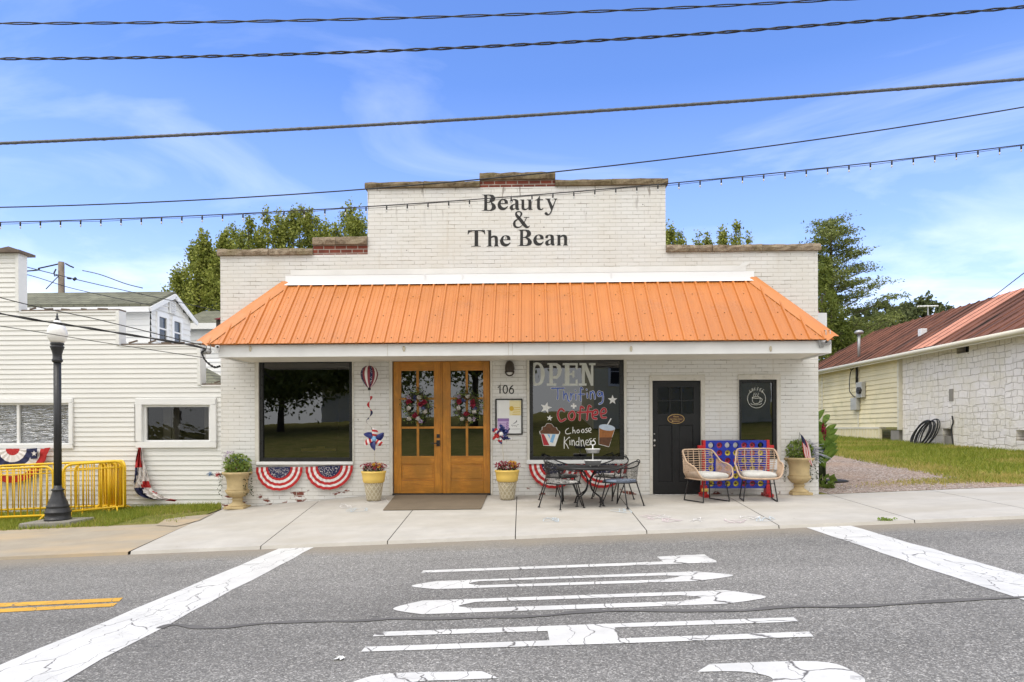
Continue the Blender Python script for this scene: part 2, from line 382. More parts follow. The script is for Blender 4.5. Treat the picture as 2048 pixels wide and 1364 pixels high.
def road_paint(name, col):
    m, t, b = base(name, 0.6); co = objco(t)
    wv = N(t, 'ShaderNodeVectorMath', {0: co, 1: N(t, 'ShaderNodeVectorMath', {0: N(t, 'ShaderNodeTexNoise', {'Vector': co, 'Scale': 3.0, 'Detail': 4.0}).outputs[1], 1: (0.35, 0.35, 0)}, operation='MULTIPLY').outputs[0]}, operation='ADD').outputs[0]
    mp = N(t, 'ShaderNodeMapping', {'Vector': wv, 'Scale': (3.6, 0.9, 1.0)}).outputs[0]
    e = N(t, 'ShaderNodeTexVoronoi', {'Vector': mp, 'Scale': 1.0}, feature='DISTANCE_TO_EDGE').outputs[0]
    e2 = N(t, 'ShaderNodeTexVoronoi', {'Vector': wv, 'Scale': 9.0}, feature='DISTANCE_TO_EDGE').outputs[0]
    k = ramp(t, e, [(0.003, (1, 1, 1)), (0.010, (0, 0, 0))])
    k2 = mth(t, 'MULTIPLY', ramp(t, e2, [(0.006, (0.7,) * 3), (0.016, (0, 0, 0))]), ramp(t, noise(t, co, 0.9, 3.0), [(0.54, (0, 0, 0)), (0.6, (1, 1, 1))]))
    wear = ramp(t, noise(t, co, 26.0, 8.0, 0.75), [(0.62, (0, 0, 0)), (0.72, (0.75,) * 3)])
    c = mixc(t, 1.0, (*col, 1), ramp(t, noise(t, co, 2.5, 7.0, 0.65), [(0.3, (0.80,) * 3), (0.7, (1.04,) * 3)]), 'MULTIPLY')
    c = mixc(t, mth(t, 'MAXIMUM', mth(t, 'MAXIMUM', k, k2), wear), c, (0.11, 0.105, 0.10)); setc(t, b, c)
    bump(t, b, mth(t, 'ADD', N(t, 'ShaderNodeTexVoronoi', {'Vector': co, 'Scale': 95.0}).outputs[0], k), 0.25, 0.004); return m
def concrete(name, col, stain, amt=0.6, sc=0.55):
    m, t, b = base(name, 0.85, spec=0.3); co = objco(t)
    c = mixc(t, 1.0, (*col, 1), ramp(t, noise(t, co, 2.2, 8.0, 0.65), [(0.3, (0.86,) * 3), (0.7, (1.06,) * 3)]), 'MULTIPLY')
    mp = N(t, 'ShaderNodeMapping', {'Vector': co, 'Scale': (0.5, 1.6, 1)}).outputs[0]
    c = mixc(t, ramp(t, noise(t, mp, sc * 2, 7.0, 0.6), [(0.42, (0, 0, 0)), (0.72, (amt,) * 3)]), c, stain)
    c = mixc(t, ramp(t, noise(t, co, 130.0, 3.0), [(0.62, (0, 0, 0)), (0.75, (0.35,) * 3)]), c, (0.16, 0.15, 0.13))
    spot = ramp(t, N(t, 'ShaderNodeTexVoronoi', {'Vector': co, 'Scale': 2.2}).outputs[0], [(0.02, (0.7,) * 3), (0.045, (0, 0, 0))])
    c = mixc(t, spot, c, (0.2, 0.17, 0.13))
    setc(t, b, c); bump(t, b, noise(t, co, 90.0, 6.0), 0.3, 0.004); return m
def chalked(t): pass
def stone_rough(name, a, c2, sc=9.0):
    m, t, b = base(name, 0.9, spec=0.2); co = objco(t); n = noise(t, co, sc, 9.0, 0.7, 0.4)
    c = ramp(t, n, [(0.28, tuple(x * 0.35 for x in a)), (0.45, a), (0.62, c2), (0.78, tuple(x * 0.5 for x in c2))])
    c = mixc(t, ramp(t, noise(t, co, 2.0, 5.0), [(0.5, (0, 0, 0)), (0.7, (0.5,) * 3)]), c, (0.17, 0.15, 0.06)); setc(t, b, c)
    bump(t, b, n, 1.0, 0.05); return m
def rubble(name):
    m, t, b = base(name, 0.85, spec=0.2); co = objco(t); bc, sp = brickco(t, co, 'Y')
    wob = N(t, 'ShaderNodeVectorMath', {0: bc, 1: N(t, 'ShaderNodeVectorMath', {0: N(t, 'ShaderNodeTexNoise', {'Vector': bc, 'Scale': 1.7, 'Detail': 4.0}).outputs[1], 1: (0.26, 0.2, 0)}, operation='MULTIPLY').outputs[0]}, operation='ADD').outputs[0]
    A = N(t, 'ShaderNodeTexBrick', {'Vector': wob, 'Color1': (0.86, 0.82, 0.79, 1), 'Color2': (0.78, 0.74, 0.71, 1), 'Mortar': (0.74, 0.70, 0.66, 1), 'Scale': 1.0, 'Mortar Size': 0.014, 'Mortar Smooth': 0.4, 'Brick Width': 0.44, 'Row Height': 0.24}, offset=0.37, squash=1.6, squash_frequency=3)
    A2 = N(t, 'ShaderNodeTexBrick', {'Vector': wob, 'Color1': (0.86, 0.82, 0.79, 1), 'Color2': (0.78, 0.74, 0.71, 1), 'Mortar': (0.74, 0.70, 0.66, 1), 'Scale': 1.0, 'Mortar Size': 0.014, 'Mortar Smooth': 0.4, 'Brick Width': 0.36, 'Row Height': 0.2}, offset=0.41, squash=0.7, squash_frequency=2)
    pick = ramp(t, N(t, 'ShaderNodeSeparateColor', {0: N(t, 'ShaderNodeTexVoronoi', {'Vector': wob, 'Scale': 1.15}).outputs[1]}).outputs[0], [(0.49, (0, 0, 0)), (0.5, (1, 1, 1))], 'CONSTANT')
    fac_ = mixc(t, pick, A.outputs[1], A2.outputs[1]); colr = mixc(t, pick, A.outputs[0], A2.outputs[0])
    crk = ramp(t, noise(t, bc, 1.4, 6.0, 0.7), [(0.36, (0, 0, 0)), (0.52, (1, 1, 1))])
    c = mixc(t, mth(t, 'MULTIPLY', mth(t, 'MULTIPLY', fac_, crk), 0.6), colr, (0.30, 0.26, 0.22))
    c = mixc(t, ramp(t, noise(t, co, 0.8, 7.0, 0.65), [(0.42, (0, 0, 0)), (0.7, (0.6,) * 3)]), c, (0.68, 0.63, 0.46))
    sv = N(t, 'ShaderNodeMapping', {'Vector': bc, 'Scale': (6.0, 0.6, 1)}).outputs[0]
    c = mixc(t, ramp(t, noise(t, sv, 1.2, 6.0, 0.65), [(0.58, (0, 0, 0)), (0.76, (0.6,) * 3)]), c, (0.27, 0.23, 0.14))
    setc(t, b, c); bump(t, b, mth(t, 'ADD', mth(t, 'MULTIPLY', fac_, -0.5), mth(t, 'MULTIPLY', noise(t, co, 7.0, 7.0, 0.6), 1.4)), 0.8, 0.035); return m
def rust_roof(name):
    m, t, b = base(name, 0.85, spec=0.12); co = objco(t); s = N(t, 'ShaderNodeSeparateXYZ', {0: co})
    al = N(t, 'ShaderNodeCombineXYZ', {0: mth(t, 'MULTIPLY', s.outputs[0], 0.25), 1: mth(t, 'MULTIPLY', s.outputs[1], 2.3), 2: 0.0}).outputs[0]
    n = noise(t, al, 1.2, 8.0, 0.7)
    c = ramp(t, n, [(0.36, (0.05, 0.037, 0.031)), (0.45, (0.125, 0.062, 0.046)), (0.53, (0.235, 0.108, 0.075)), (0.59, (0.14, 0.07, 0.054)), (0.68, (0.065, 0.05, 0.043))])
    c = mixc(t, ramp(t, noise(t, al, 0.45, 3.0), [(0.55, (0, 0, 0)), (0.66, (0.8,) * 3)]), c, (0.075, 0.05, 0.045))
    c = mixc(t, ramp(t, noise(t, co, 5.0, 8.0, 0.7), [(0.66, (0, 0, 0)), (0.76, (0.6,) * 3)]), c, (0.45, 0.36, 0.32))
    setc(t, b, c); w_ = N(t, 'ShaderNodeTexWave', {'Vector': co, 'Scale': 2.2, 'Distortion': 0.0}, bands_direction='Y'); bump(t, b, w_.outputs[1], 0.6, 0.03); return m
def shingle(name):
    m, t, b = base(name, 0.9, spec=0.2); co = objco(t); bc, sp = brickco(t, co)
    A = N(t, 'ShaderNodeTexBrick', {'Vector': bc, 'Color1': (0.20, 0.20, 0.145, 1), 'Color2': (0.155, 0.157, 0.112, 1), 'Mortar': (0.07, 0.07, 0.055, 1), 'Scale': 1.0, 'Mortar Size': 0.008, 'Brick Width': 0.3, 'Row Height': 0.085})
    c = mixc(t, 1.0, A.outputs[0], ramp(t, noise(t, co, 1.5, 7.0), [(0.3, (0.75,) * 3), (0.7, (1.2,) * 3)]), 'MULTIPLY'); setc(t, b, c)
    bump(t, b, noise(t, co, 120.0), 0.5, 0.01); return m
def wood(name, col, dark, axis=2):
    m, t, b = base(name, 0.32, spec=0.5); co = objco(t); sc = [9.0, 9.0, 9.0]; sc[axis] = 0.9
    g = noise(t, N(t, 'ShaderNodeMapping', {'Vector': co, 'Scale': sc}).outputs[0], 3.0, 8.0, 0.65, 0.6)
    c = mixc(t, ramp(t, g, [(0.3, (0, 0, 0)), (0.7, (1, 1, 1))]), (*col, 1), (*dark, 1))
    c = mixc(t, ramp(t, noise(t, co, 2.6, 5.0, 0.6), [(0.40, (0, 0, 0)), (0.62, (0.8,) * 3)]), c, tuple(x * 0.5 for x in col))
    setc(t, b, c); bump(t, b, g, 0.12, 0.004); return m
def pane(name, tint=0.35, boost=1.0, wav=0.02, wsc=0.8, stretch=(1, 1, 1)):
    m = bpy.data.materials.new(name); m.use_nodes = True; t = m.node_tree; t.nodes.clear(); co = objco(t)
    bn = N(t, 'ShaderNodeBump', {'Height': noise(t, N(t, 'ShaderNodeMapping', {'Vector': co, 'Scale': stretch}).outputs[0], wsc, 3.0, 0.5, 0.8), 'Strength': wav, 'Distance': 0.05})
    fr = N(t, 'ShaderNodeFresnel', {'IOR': 1.52, 'Normal': bn.outputs[0]})
    f = mth(t, 'MINIMUM', mth(t, 'ADD', mth(t, 'MULTIPLY', fr.outputs[0], 2.0 * boost), 0.005), 1.0)
    tr = N(t, 'ShaderNodeBsdfTransparent', {'Color': (tint, tint * 1.02, tint, 1)}); gl = N(t, 'ShaderNodeBsdfGlossy', {'Roughness': 0.0, 'Normal': bn.outputs[0], 'Color': (0.95, 0.97, 1, 1)})
    mx = N(t, 'ShaderNodeMixShader', {0: f, 1: tr.outputs[0], 2: gl.outputs[0]}); o = N(t, 'ShaderNodeOutputMaterial', {0: mx.outputs[0]}); return m
def leaf(name, cols, transl=0.35, rough=0.6):
    m = bpy.data.materials.new(name); m.use_nodes = True; t = m.node_tree; t.nodes.clear()
    g = N(t, 'ShaderNodeNewGeometry'); n = len(cols); co = objco(t)
    k = mth(t, 'ADD', mth(t, 'MULTIPLY', g.outputs['Random Per Island'], 0.55), mth(t, 'MULTIPLY', noise(t, co, 0.9, 3.0), 0.5), True)
    c = ramp(t, k, [(i / max(1, n - 1), x) for i, x in enumerate(cols)])
    d = N(t, 'ShaderNodeBsdfPrincipled', {'Base Color': c, 'Roughness': rough, 'Specular IOR Level': 0.25}); tr = N(t, 'ShaderNodeBsdfTranslucent', {'Color': c})
    mx = N(t, 'ShaderNodeMixShader', {0: transl, 1: d.outputs[0], 2: tr.outputs[0]}); N(t, 'ShaderNodeOutputMaterial', {0: mx.outputs[0]}); return m
def ground_mat(name, a, b2, c3, sc=1.2):
    m, t, b = base(name, 0.95, spec=0.1); co = objco(t)
    c = ramp(t, noise(t, co, sc, 8.0, 0.7), [(0.3, a), (0.5, b2), (0.7, c3)])
    c = mixc(t, 1.0, c, ramp(t, noise(t, co, 40.0, 4.0), [(0.3, (0.6,) * 3), (0.7, (1.3,) * 3)]), 'MULTIPLY'); setc(t, b, c); bump(t, b, noise(t, co, 30.0, 6.0), 1.0, 0.05); return m
def gravel(name):
    m, t, b = base(name, 0.9, spec=0.2); co = objco(t); v = N(t, 'ShaderNodeTexVoronoi', {'Vector': co, 'Scale': 26.0})
    c = ramp(t, N(t, 'ShaderNodeSeparateColor', {0: v.outputs[1]}).outputs[0], [(0, (0.27, 0.205, 0.17)), (0.5, (0.54, 0.425, 0.355)), (0.85, (0.68, 0.575, 0.50)), (1, (0.78, 0.70, 0.64))])
    c = mixc(t, 1.0, c, ramp(t, v.outputs[0], [(0.0, (1.1,) * 3), (0.6, (0.55,) * 3)]), 'MULTIPLY')
    c = mixc(t, ramp(t, noise(t, co, 0.7, 5.0), [(0.45, (0, 0, 0)), (0.7, (0.6,) * 3)]), c, (0.42, 0.29, 0.205)); setc(t, b, c)
    bump(t, b, mth(t, 'MULTIPLY', v.outputs[0], -1.0), 1.0, 0.03); return m
def mesh_metal(name, sc=55.0, thr=0.55):
    """expanded-metal sheet: black wires with open diamonds"""
    m = bpy.data.materials.new(name); m.use_nodes = True; t = m.node_tree; t.nodes.clear(); co = objco(t)
    v = N(t, 'ShaderNodeTexVoronoi', {'Vector': co, 'Scale': sc}, feature='DISTANCE_TO_EDGE').outputs[0]
    k = ramp(t, v, [(0.0, (1, 1, 1)), (0.07, (0, 0, 0))], 'CONSTANT')
    p = N(t, 'ShaderNodeBsdfPrincipled', {'Base Color': (0.012, 0.012, 0.013, 1), 'Roughness': 0.4}); tr = N(t, 'ShaderNodeBsdfTransparent')
    mx = N(t, 'ShaderNodeMixShader', {0: k, 1: tr.outputs[0], 2: p.outputs[0]}); N(t, 'ShaderNodeOutputMaterial', {0: mx.outputs[0]}); return m
def globe_mat(name):
    m, t, b = base(name, 0.28); b.inputs['Base Color'].default_value = (0.82, 0.81, 0.79, 1); b.inputs['Subsurface Weight'].default_value = 0.3; b.inputs['Subsurface Radius'].default_value = (0.05, 0.05, 0.05); return m

M = {}
M['brick'] = painted_brick('painted white brick'); M['redbrick'] = red_brick('red brick')
M['asphalt'] = asphalt('asphalt'); M['white_line'] = road_paint('white road paint', (0.67, 0.665, 0.645)); M['yellow_line'] = road_paint('yellow road paint', (0.70, 0.38, 0.03))
M['seal'] = mat('crack sealant', (0.14, 0.136, 0.134), 0.95, bmp=0.4, spec=0.1)
M['conc'] = concrete('pale concrete', (0.49, 0.467, 0.43), (0.40, 0.365, 0.305), 0.7); M['oldconc'] = concrete('tan concrete', (0.36, 0.315, 0.25), (0.48, 0.36, 0.22), 0.8)
M['greyconc'] = concrete('grey concrete', (0.30, 0.28, 0.25), (0.18, 0.17, 0.14)); M['dark'] = mat('dark gap', (0.035, 0.032, 0.028), 0.95)
M['coping'] = stone_rough('weathered coping stone', (0.27, 0.21, 0.15), (0.38, 0.31, 0.23)); M['coping_dark'] = stone_rough('dark coping stone', (0.17, 0.13, 0.08), (0.25, 0.20, 0.13))
M['orange'] = mat('orange roof paint', (0.535, 0.185, 0.042), 0.34, 0.16, 0.7, 0.04, spec=0.5, dirt=(0.42, 0.155, 0.05)); M['orange_trim'] = mat('orange trim paint', (0.55, 0.20, 0.052), 0.42, 0.06, 1.2, 0.03)
M['white'] = mat('white paint', (0.80, 0.80, 0.785), 0.5, 0.1, 2.0, 0.1, dirt=None); M['white_flash'] = mat('white metal flashing', (0.80, 0.80, 0.81), 0.4, 0.06, 1.0, 0.05)
M['trim'] = mat('aged trim paint', (0.66, 0.63, 0.56), 0.6, 0.15, 4.0, 0.2, dirt=(0.34, 0.30, 0.23)); M['soffit'] = mat('soffit paint', (0.74, 0.70, 0.60), 0.7, 0.12)
M['black'] = mat('black paint', (0.012, 0.012, 0.013), 0.35, 0.2, 5.0, 0.1); M['blackdoor'] = mat('black door paint', (0.011, 0.0115, 0.013), 0.4, 0.2, 3.0, 0.05, spec=0.4)
M['iron'] = mat('black iron', (0.014, 0.014, 0.016), 0.42, 0.2, 9.0, 0.1); M['lampiron'] = mat('dark lamp iron', (0.020, 0.021, 0.025), 0.45, 0.2, 9.0, 0.15)
M['letter'] = mat('sign black', (0.013, 0.012, 0.012), 0.6, 0.2, 6.0, 0.1)
M['wood'] = wood('honey stained wood', (0.62, 0.265, 0.028), (0.36, 0.125, 0.012)); M['wood_h'] = wood('honey stained rail', (0.64, 0.275, 0.03), (0.34, 0.115, 0.011), 0)
M['glass'] = pane('window glass', 0.30, 1.3); M['glass_old'] = pane('old wavy glass', 0.62, 0.55, 0.12, 1.6); M['glass_crinkle'] = pane('crinkled film behind glass', 0.45, 2.6, 0.9, 3.0, (1.2, 1, 9.0))
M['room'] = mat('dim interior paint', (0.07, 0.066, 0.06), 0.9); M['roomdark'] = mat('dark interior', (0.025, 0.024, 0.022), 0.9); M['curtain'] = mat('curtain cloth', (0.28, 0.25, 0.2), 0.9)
M['siding'] = mat('cream vinyl siding', (0.76, 0.755, 0.725), 0.5, 0.06, 0.8, 0.05); M['siding_y'] = mat('yellowed siding', (0.78, 0.70, 0.47), 0.6, 0.18, 0.7, 0.1, dirt=(0.50, 0.47, 0.24))
M['vinyl'] = mat('white vinyl trim', (0.80, 0.80, 0.79), 0.45, 0.06, 2.0, 0.05); M['rubble'] = rubble('painted rubble stone'); M['rust'] = rust_roof('rusted roof sheets')
M['rust_new'] = mat('orange primer sheet', (0.62, 0.27, 0.17), 0.85, 0.25, 2.0, 0.2, dirt=(0.3, 0.11, 0.08)); M['shingle'] = shingle('grey green shingles')
M['gutter'] = mat('cream gutter paint', (0.70, 0.66, 0.54), 0.5, 0.15, 1.0, 0.1); M['galv'] = mat('galvanised steel', (0.42, 0.42, 0.42), 0.45, 0.2, 6.0, 0.1, metal=0.6)
M['greybox'] = mat('grey enclosure', (0.40, 0.40, 0.38), 0.5); M['pole'] = mat('weathered pole wood', (0.22, 0.18, 0.14), 0.9, 0.4, 6.0, 0.5)
M['yellow'] = mat('yellow barrier paint', (0.80, 0.50, 0.012), 0.42, 0.15, 2.0, 0.1); M['maroon'] = mat('maroon paint', (0.22, 0.02, 0.035), 0.5); M['pink'] = mat('faded pink metal', (0.50, 0.22, 0.24), 0.5)
M['red'] = mat('red cloth', (0.46, 0.022, 0.022), 0.85, 0.15, 8.0, 0.3, bsc=300); M['cloth_w'] = mat('white cloth', (0.74, 0.70, 0.68), 0.85, 0.1, 8.0, 0.3, bsc=300); M['navy'] = mat('navy cloth', (0.018, 0.022, 0.075), 0.85, 0.2, 8.0, 0.3, bsc=300)
M['navyfoil'] = mat('navy foil', (0.02, 0.03, 0.16), 0.3); M['redplastic'] = mat('red plastic', (0.50, 0.018, 0.022), 0.35, 0.08); M['blueplastic'] = mat('blue plastic', (0.016, 0.035, 0.36), 0.35, 0.08); M['discred'] = mat('red disc plastic', (0.52, 0.03, 0.06), 0.4, 0.08); M['discyellow'] = mat('yellow disc plastic', (0.80, 0.66, 0.06), 0.4, 0.08); M['hubred'] = mat('dark red hub', (0.12, 0.01, 0.012), 0.5); M['hubbrown'] = mat('dark amber hub', (0.16, 0.06, 0.01), 0.5)
M['wicker'] = mat('tan wicker', (0.54, 0.385, 0.265), 0.6, 0.25, 12.0, 0.4, bsc=160); M['cushion'] = mat('pale grey cushion', (0.56, 0.55, 0.52), 0.9, 0.12, 9.0, 0.4, bsc=240)
M['cush_pat'] = None
M['urn'] = mat('tan cast stone', (0.52, 0.40, 0.21), 0.85, 0.22, 7.0, 0.4, dirt=(0.26, 0.20, 0.11)); M['waffle'] = mat('tan waffle glaze', (0.40, 0.34, 0.225), 0.7, 0.15, 8.0, 0.2); M['waffle_hi'] = mat('pale waffle glaze', (0.58, 0.52, 0.39), 0.6, 0.12, 8.0, 0.2); M['potyellow'] = mat('yellow pot glaze', (0.80, 0.55, 0.13), 0.45, 0.08, 5.0, 0.05); M['soil'] = mat('potting soil', (0.035, 0.026, 0.02), 0.95, 0.3, 30.0, 0.8)
M['mat'] = mat('brown ribbed mat', (0.185, 0.145, 0.10), 0.95, 0.15, 3.0, 0.6, bsc=240); M['paper'] = mat('white paper', (0.80, 0.80, 0.78), 0.7, 0.05); M['paperlilac'] = mat('lilac paper', (0.56, 0.42, 0.66), 0.7, 0.05); M['paperyellow'] = mat('pale yellow paper', (0.80, 0.70, 0.40), 0.7, 0.05); M['gold'] = mat('mustard ink', (0.66, 0.42, 0.04), 0.7, 0.05); M['inkgrey'] = mat('grey ink', (0.16, 0.15, 0.17), 0.7, 0.05); M['lilacdark'] = mat('purple ink', (0.30, 0.18, 0.42), 0.7)
M['bronze'] = mat('dark bronze', (0.045, 0.032, 0.022), 0.45, 0.15); M['frost'] = mat('frosted lens', (0.62, 0.60, 0.56), 0.4, 0.05); M['globe'] = globe_mat('opal globe')
M['pw'] = mat('window paint white', (0.78, 0.77, 0.74), 0.6, 0.15, 12.0, 0); M['pgrey'] = mat('faded window vinyl', (0.64, 0.66, 0.62), 0.6, 0.12, 6.0, 0); M['pblue'] = mat('window paint blue', (0.035, 0.10, 0.44), 0.6, 0.35, 12.0, 0); M['pred'] = mat('window paint red', (0.42, 0.02, 0.03), 0.6, 0.25, 12.0, 0); M['pbrown'] = mat('window paint brown', (0.13, 0.05, 0.018), 0.6, 0.5, 18.0, 0); M['psky'] = mat('window paint light blue', (0.22, 0.45, 0.72), 0.6, 0.2, 12.0, 0); M['pice'] = mat('window paint pale blue', (0.52, 0.60, 0.70), 0.6, 0.2, 12.0, 0); M['ptan'] = mat('window paint caramel', (0.36, 0.13, 0.03), 0.6, 0.4, 20.0, 0)
M['cable'] = mat('black cable', (0.018, 0.018, 0.02), 0.55); M['cablegrey'] = mat('grey strand', (0.10, 0.105, 0.115), 0.5, 0.3, 40.0); M['bulb'] = mat('clear bulb glass', (0.65, 0.65, 0.62), 0.2); M['rubber'] = mat('black rubber', (0.02, 0.02, 0.021), 0.6)
M['bark'] = mat('bark', (0.11, 0.085, 0.065), 0.95, 0.4, 8.0, 0.8, bsc=20)
M['leaf_a'] = leaf('bright broad leaves', [(0.08, 0.115, 0.022), (0.25, 0.285, 0.055), (0.50, 0.50, 0.13)]); M['leaf_c'] = leaf('dark cedar needles', [(0.07, 0.10, 0.03), (0.19, 0.225, 0.065), (0.38, 0.41, 0.13)]); M['leaf_p'] = leaf('yellow green pine', [(0.05, 0.08, 0.018), (0.15, 0.19, 0.035), (0.28, 0.31, 0.07)]); M['leaf_f'] = leaf('far dull leaves', [(0.05, 0.066, 0.028), (0.11, 0.135, 0.05), (0.20, 0.22, 0.09)])
M['leaf_b'] = leaf('light green bush', [(0.07, 0.12, 0.02), (0.14, 0.20, 0.035), (0.22, 0.28, 0.06)]); M['leaf_pot'] = leaf('potted greenery', [(0.07, 0.13, 0.02), (0.22, 0.31, 0.06), (0.46, 0.52, 0.20)]); M['leaf_dk'] = leaf('dark trailing leaves', [(0.03, 0.045, 0.018), (0.07, 0.09, 0.04)]); M['canna'] = leaf('broad canna leaves', [(0.05, 0.11, 0.015), (0.13, 0.22, 0.03), (0.24, 0.32, 0.06)], 0.3, 0.4)
M['fl_red'] = leaf('wine red petals', [(0.12, 0.006, 0.015), (0.32, 0.02, 0.05), (0.42, 0.08, 0.12)], 0.2); M['fl_w'] = leaf('white petals', [(0.5, 0.47, 0.4), (0.75, 0.72, 0.68)], 0.2); M['fl_y'] = leaf('amber petals', [(0.5, 0.20, 0.02), (0.7, 0.42, 0.05)], 0.2); M['fl_p'] = leaf('lilac petals', [(0.35, 0.25, 0.42), (0.6, 0.5, 0.62)], 0.2); M['tinsel_w'] = leaf('silver tinsel', [(0.25, 0.25, 0.3), (0.7, 0.7, 0.75)], 0.0, 0.25); M['tinsel_b'] = leaf('blue tinsel', [(0.02, 0.04, 0.15), (0.2, 0.35, 0.55)], 0.0, 0.25); M['tinsel_r'] = leaf('red tinsel', [(0.3, 0.01, 0.02), (0.6, 0.1, 0.1)], 0.0, 0.25)
M['navy_r'] = leaf('navy ribbon', [(0.012, 0.016, 0.06), (0.05, 0.07, 0.2), (0.5, 0.5, 0.52)], 0.1)
M['grass'] = leaf('grass blades', [(0.08, 0.12, 0.012), (0.19, 0.25, 0.028), (0.33, 0.36, 0.055), (0.48, 0.42, 0.12)], 0.3, 0.5); M['grass_dry'] = leaf('dry grass blades', [(0.12, 0.16, 0.02), (0.28, 0.30, 0.05), (0.50, 0.40, 0.12), (0.56, 0.44, 0.18)], 0.3, 0.5)
M['lawn'] = ground_mat('lawn soil', (0.13, 0.15, 0.03), (0.22, 0.22, 0.06), (0.36, 0.29, 0.13)); M['lawn_dry'] = ground_mat('dry lawn soil', (0.15, 0.17, 0.035), (0.28, 0.26, 0.07), (0.42, 0.32, 0.14)); M['ground'] = ground_mat('bare ground', (0.09, 0.10, 0.03), (0.14, 0.14, 0.05), (0.2, 0.17, 0.08)); M['gravel'] = gravel('pink gravel')
M['meshm'] = mesh_metal('expanded metal', 95.0); M['tray'] = mat('galvanised tray', (0.50, 0.50, 0.50), 0.45, 0.15, 12.0, 0.1, metal=0.3); M['signbrown'] = mat('plaque brown', (0.05, 0.018, 0.012), 0.4, 0.1); M['goldline'] = mat('plaque gold', (0.62, 0.42, 0.14), 0.4, 0.1); M['neon'] = mat('white neon tube', (0.80, 0.77, 0.68), 0.3, 0.03, 3, 0); _b = M['neon'].node_tree.nodes['Principled BSDF']; _b.inputs['Emission Color'].default_value = (1, 0.93, 0.78, 1); _b.inputs['Emission Strength'].default_value = 0.9   # the tube is lit
M['steel'] = mat('satin steel', (0.55, 0.54, 0.52), 0.3, 0.1, 8, 0.05, metal=0.9)
def cloth_pattern(name, a, b2, sc, thr):
    m, t, b = base(name, 0.9); co = objco(t); k = ramp(t, noise(t, co, sc, 2.0, 0.5, 1.5), [(thr, (0, 0, 0)), (thr + 0.03, (1, 1, 1))])
    setc(t, b, mixc(t, k, (*a, 1), (*b2, 1))); bump(t, b, noise(t, co, 300.0), 0.3, 0.004); return m
M['cush_floral'] = cloth_pattern('black and white print', (0.62, 0.60, 0.57), (0.03, 0.03, 0.03), 26.0, 0.56); M['cush_blue'] = mat('blue grey cloth', (0.25, 0.30, 0.40), 0.9, 0.12, 9, 0.4, bsc=240); M['cush_grey'] = mat('mid grey cloth', (0.22, 0.215, 0.21), 0.9, 0.15, 9, 0.4, bsc=240)
M['scraps'] = mat('roof clutter', (0.16, 0.12, 0.09), 0.8, 0.4, 9, 0.3)
# ------------------------------------------------------------------ the setting: ground, road, pavement
def grid_sheet(name, xs, ys, dz, m, kind='structure', fn=None):
    mb = MB(); nx = len(xs)
    vs = [(x, y, (fn or gh)(x, y) + dz) for y in ys for x in xs]
    mb.add(vs, [(j * nx + i, j * nx + i + 1, (j + 1) * nx + i + 1, (j + 1) * nx + i) for j in range(len(ys) - 1) for i in range(nx - 1)], 0, True)
    o = mb.build(name, m, recalc=False); tag(o, kind=kind); return o
xs = sorted(set([-400, -200, -100, -60] + list(range(-40, 41, 2)) + [-5.8, -2.98, 4.0, 5.4] + [60, 100, 200, 400]))
ys = sorted(set([-400, -200, -100, -60, -50] + list(range(-46, 41, 2)) + [-16.0, -11.301, -11.3, -3.761, -3.76] + [60, 100, 200, 400]))
grid_sheet('ground', xs, ys, -0.04, M['ground'])
mb = MB(); mb.poly([(-45, -11.3, zr(-40)), (-40, -11.3, zr(-40)), (-40, -3.72, zr(-40)), (-45, -3.72, zr(-40))])
mb.poly([(-40, -11.3, zr(-40)), (40, -11.3, zr(40)), (40, -3.72, zr(40)), (-40, -3.72, zr(-40))])
tag(mb.build('road', M['asphalt'], recalc=False), kind='structure')
# pavement slabs with open joints
def slabs(name, A, B, m, y0=-3.76, y1=-0.015, gap=0.012, th=0.16):
    mb = MB()
    for i in range(len(A) - 1):
        def pt(t, s):      # t 0..1 across the slab, s 0..1 from kerb to wall
            a = A[i] + (A[i + 1] - A[i]) * t; b = B[i] + (B[i + 1] - B[i]) * t
            x = b + (a - b) * s + (gap / 2 if t == 0 else -gap / 2 if t == 1 else 0); y = y0 + (y1 - y0) * s
            return Vector((x, y, gh(x, y)))
        ts = [0, .25, .5, .75, 1]; ss = [0, .01, .35, .7, 1]
        vs = [pt(t, s) - (Vector((0, -0.006, 0.022)) if s == 0 else Vector()) for s in ss for t in ts]
        mb.add(vs, [(j * 5 + k, j * 5 + k + 1, (j + 1) * 5 + k + 1, (j + 1) * 5 + k) for j in range(4) for k in range(4)])
        mb.add([vs[k] for k in range(5)] + [vs[k] - Vector((0, 0, th)) for k in range(5)], [(k, k + 1, 6 + k, 5 + k) for k in range(4)])
    o = mb.build(name, m, recalc=False); return tag(o, kind='structure')
slabs('pavement', [-5.8, -3.95, -1.98, -0.25, 1.63, 3.6, 5.5, 7.35, 9.2, 11.1, 13, 15, 17, 19, 22], [-5.37, -3.6, -1.9, -0.2, 1.53, 3.25, 5.0, 6.8, 8.6, 10.4, 12.2, 14, 16, 18, 21], M['conc'])
slabs('old_pavement', [-30, -24, -20, -16.5, -13.2, -10.0, -5.62], [-30, -24, -20, -16.5, -13.2, -10.0, -5.385], M['oldconc'], -3.77, -1.5)
mb = MB()
for k in range(14):
    x0, x1 = -28 + k * 4, -24 + k * 4 - 0.02; mb.add([(x0, -11.35, zr(x0) + .1), (x1, -11.35, zr(x1) + .1), (x1, -15.9, zr(x1) + .1), (x0, -15.9, zr(x0) + .1), (x0, -11.33, zr(x0)), (x1, -11.33, zr(x1))], [(0, 1, 2, 3), (0, 1, 5, 4)])
tag(mb.build('far_pavement', M['conc'], recalc=False), kind='structure')
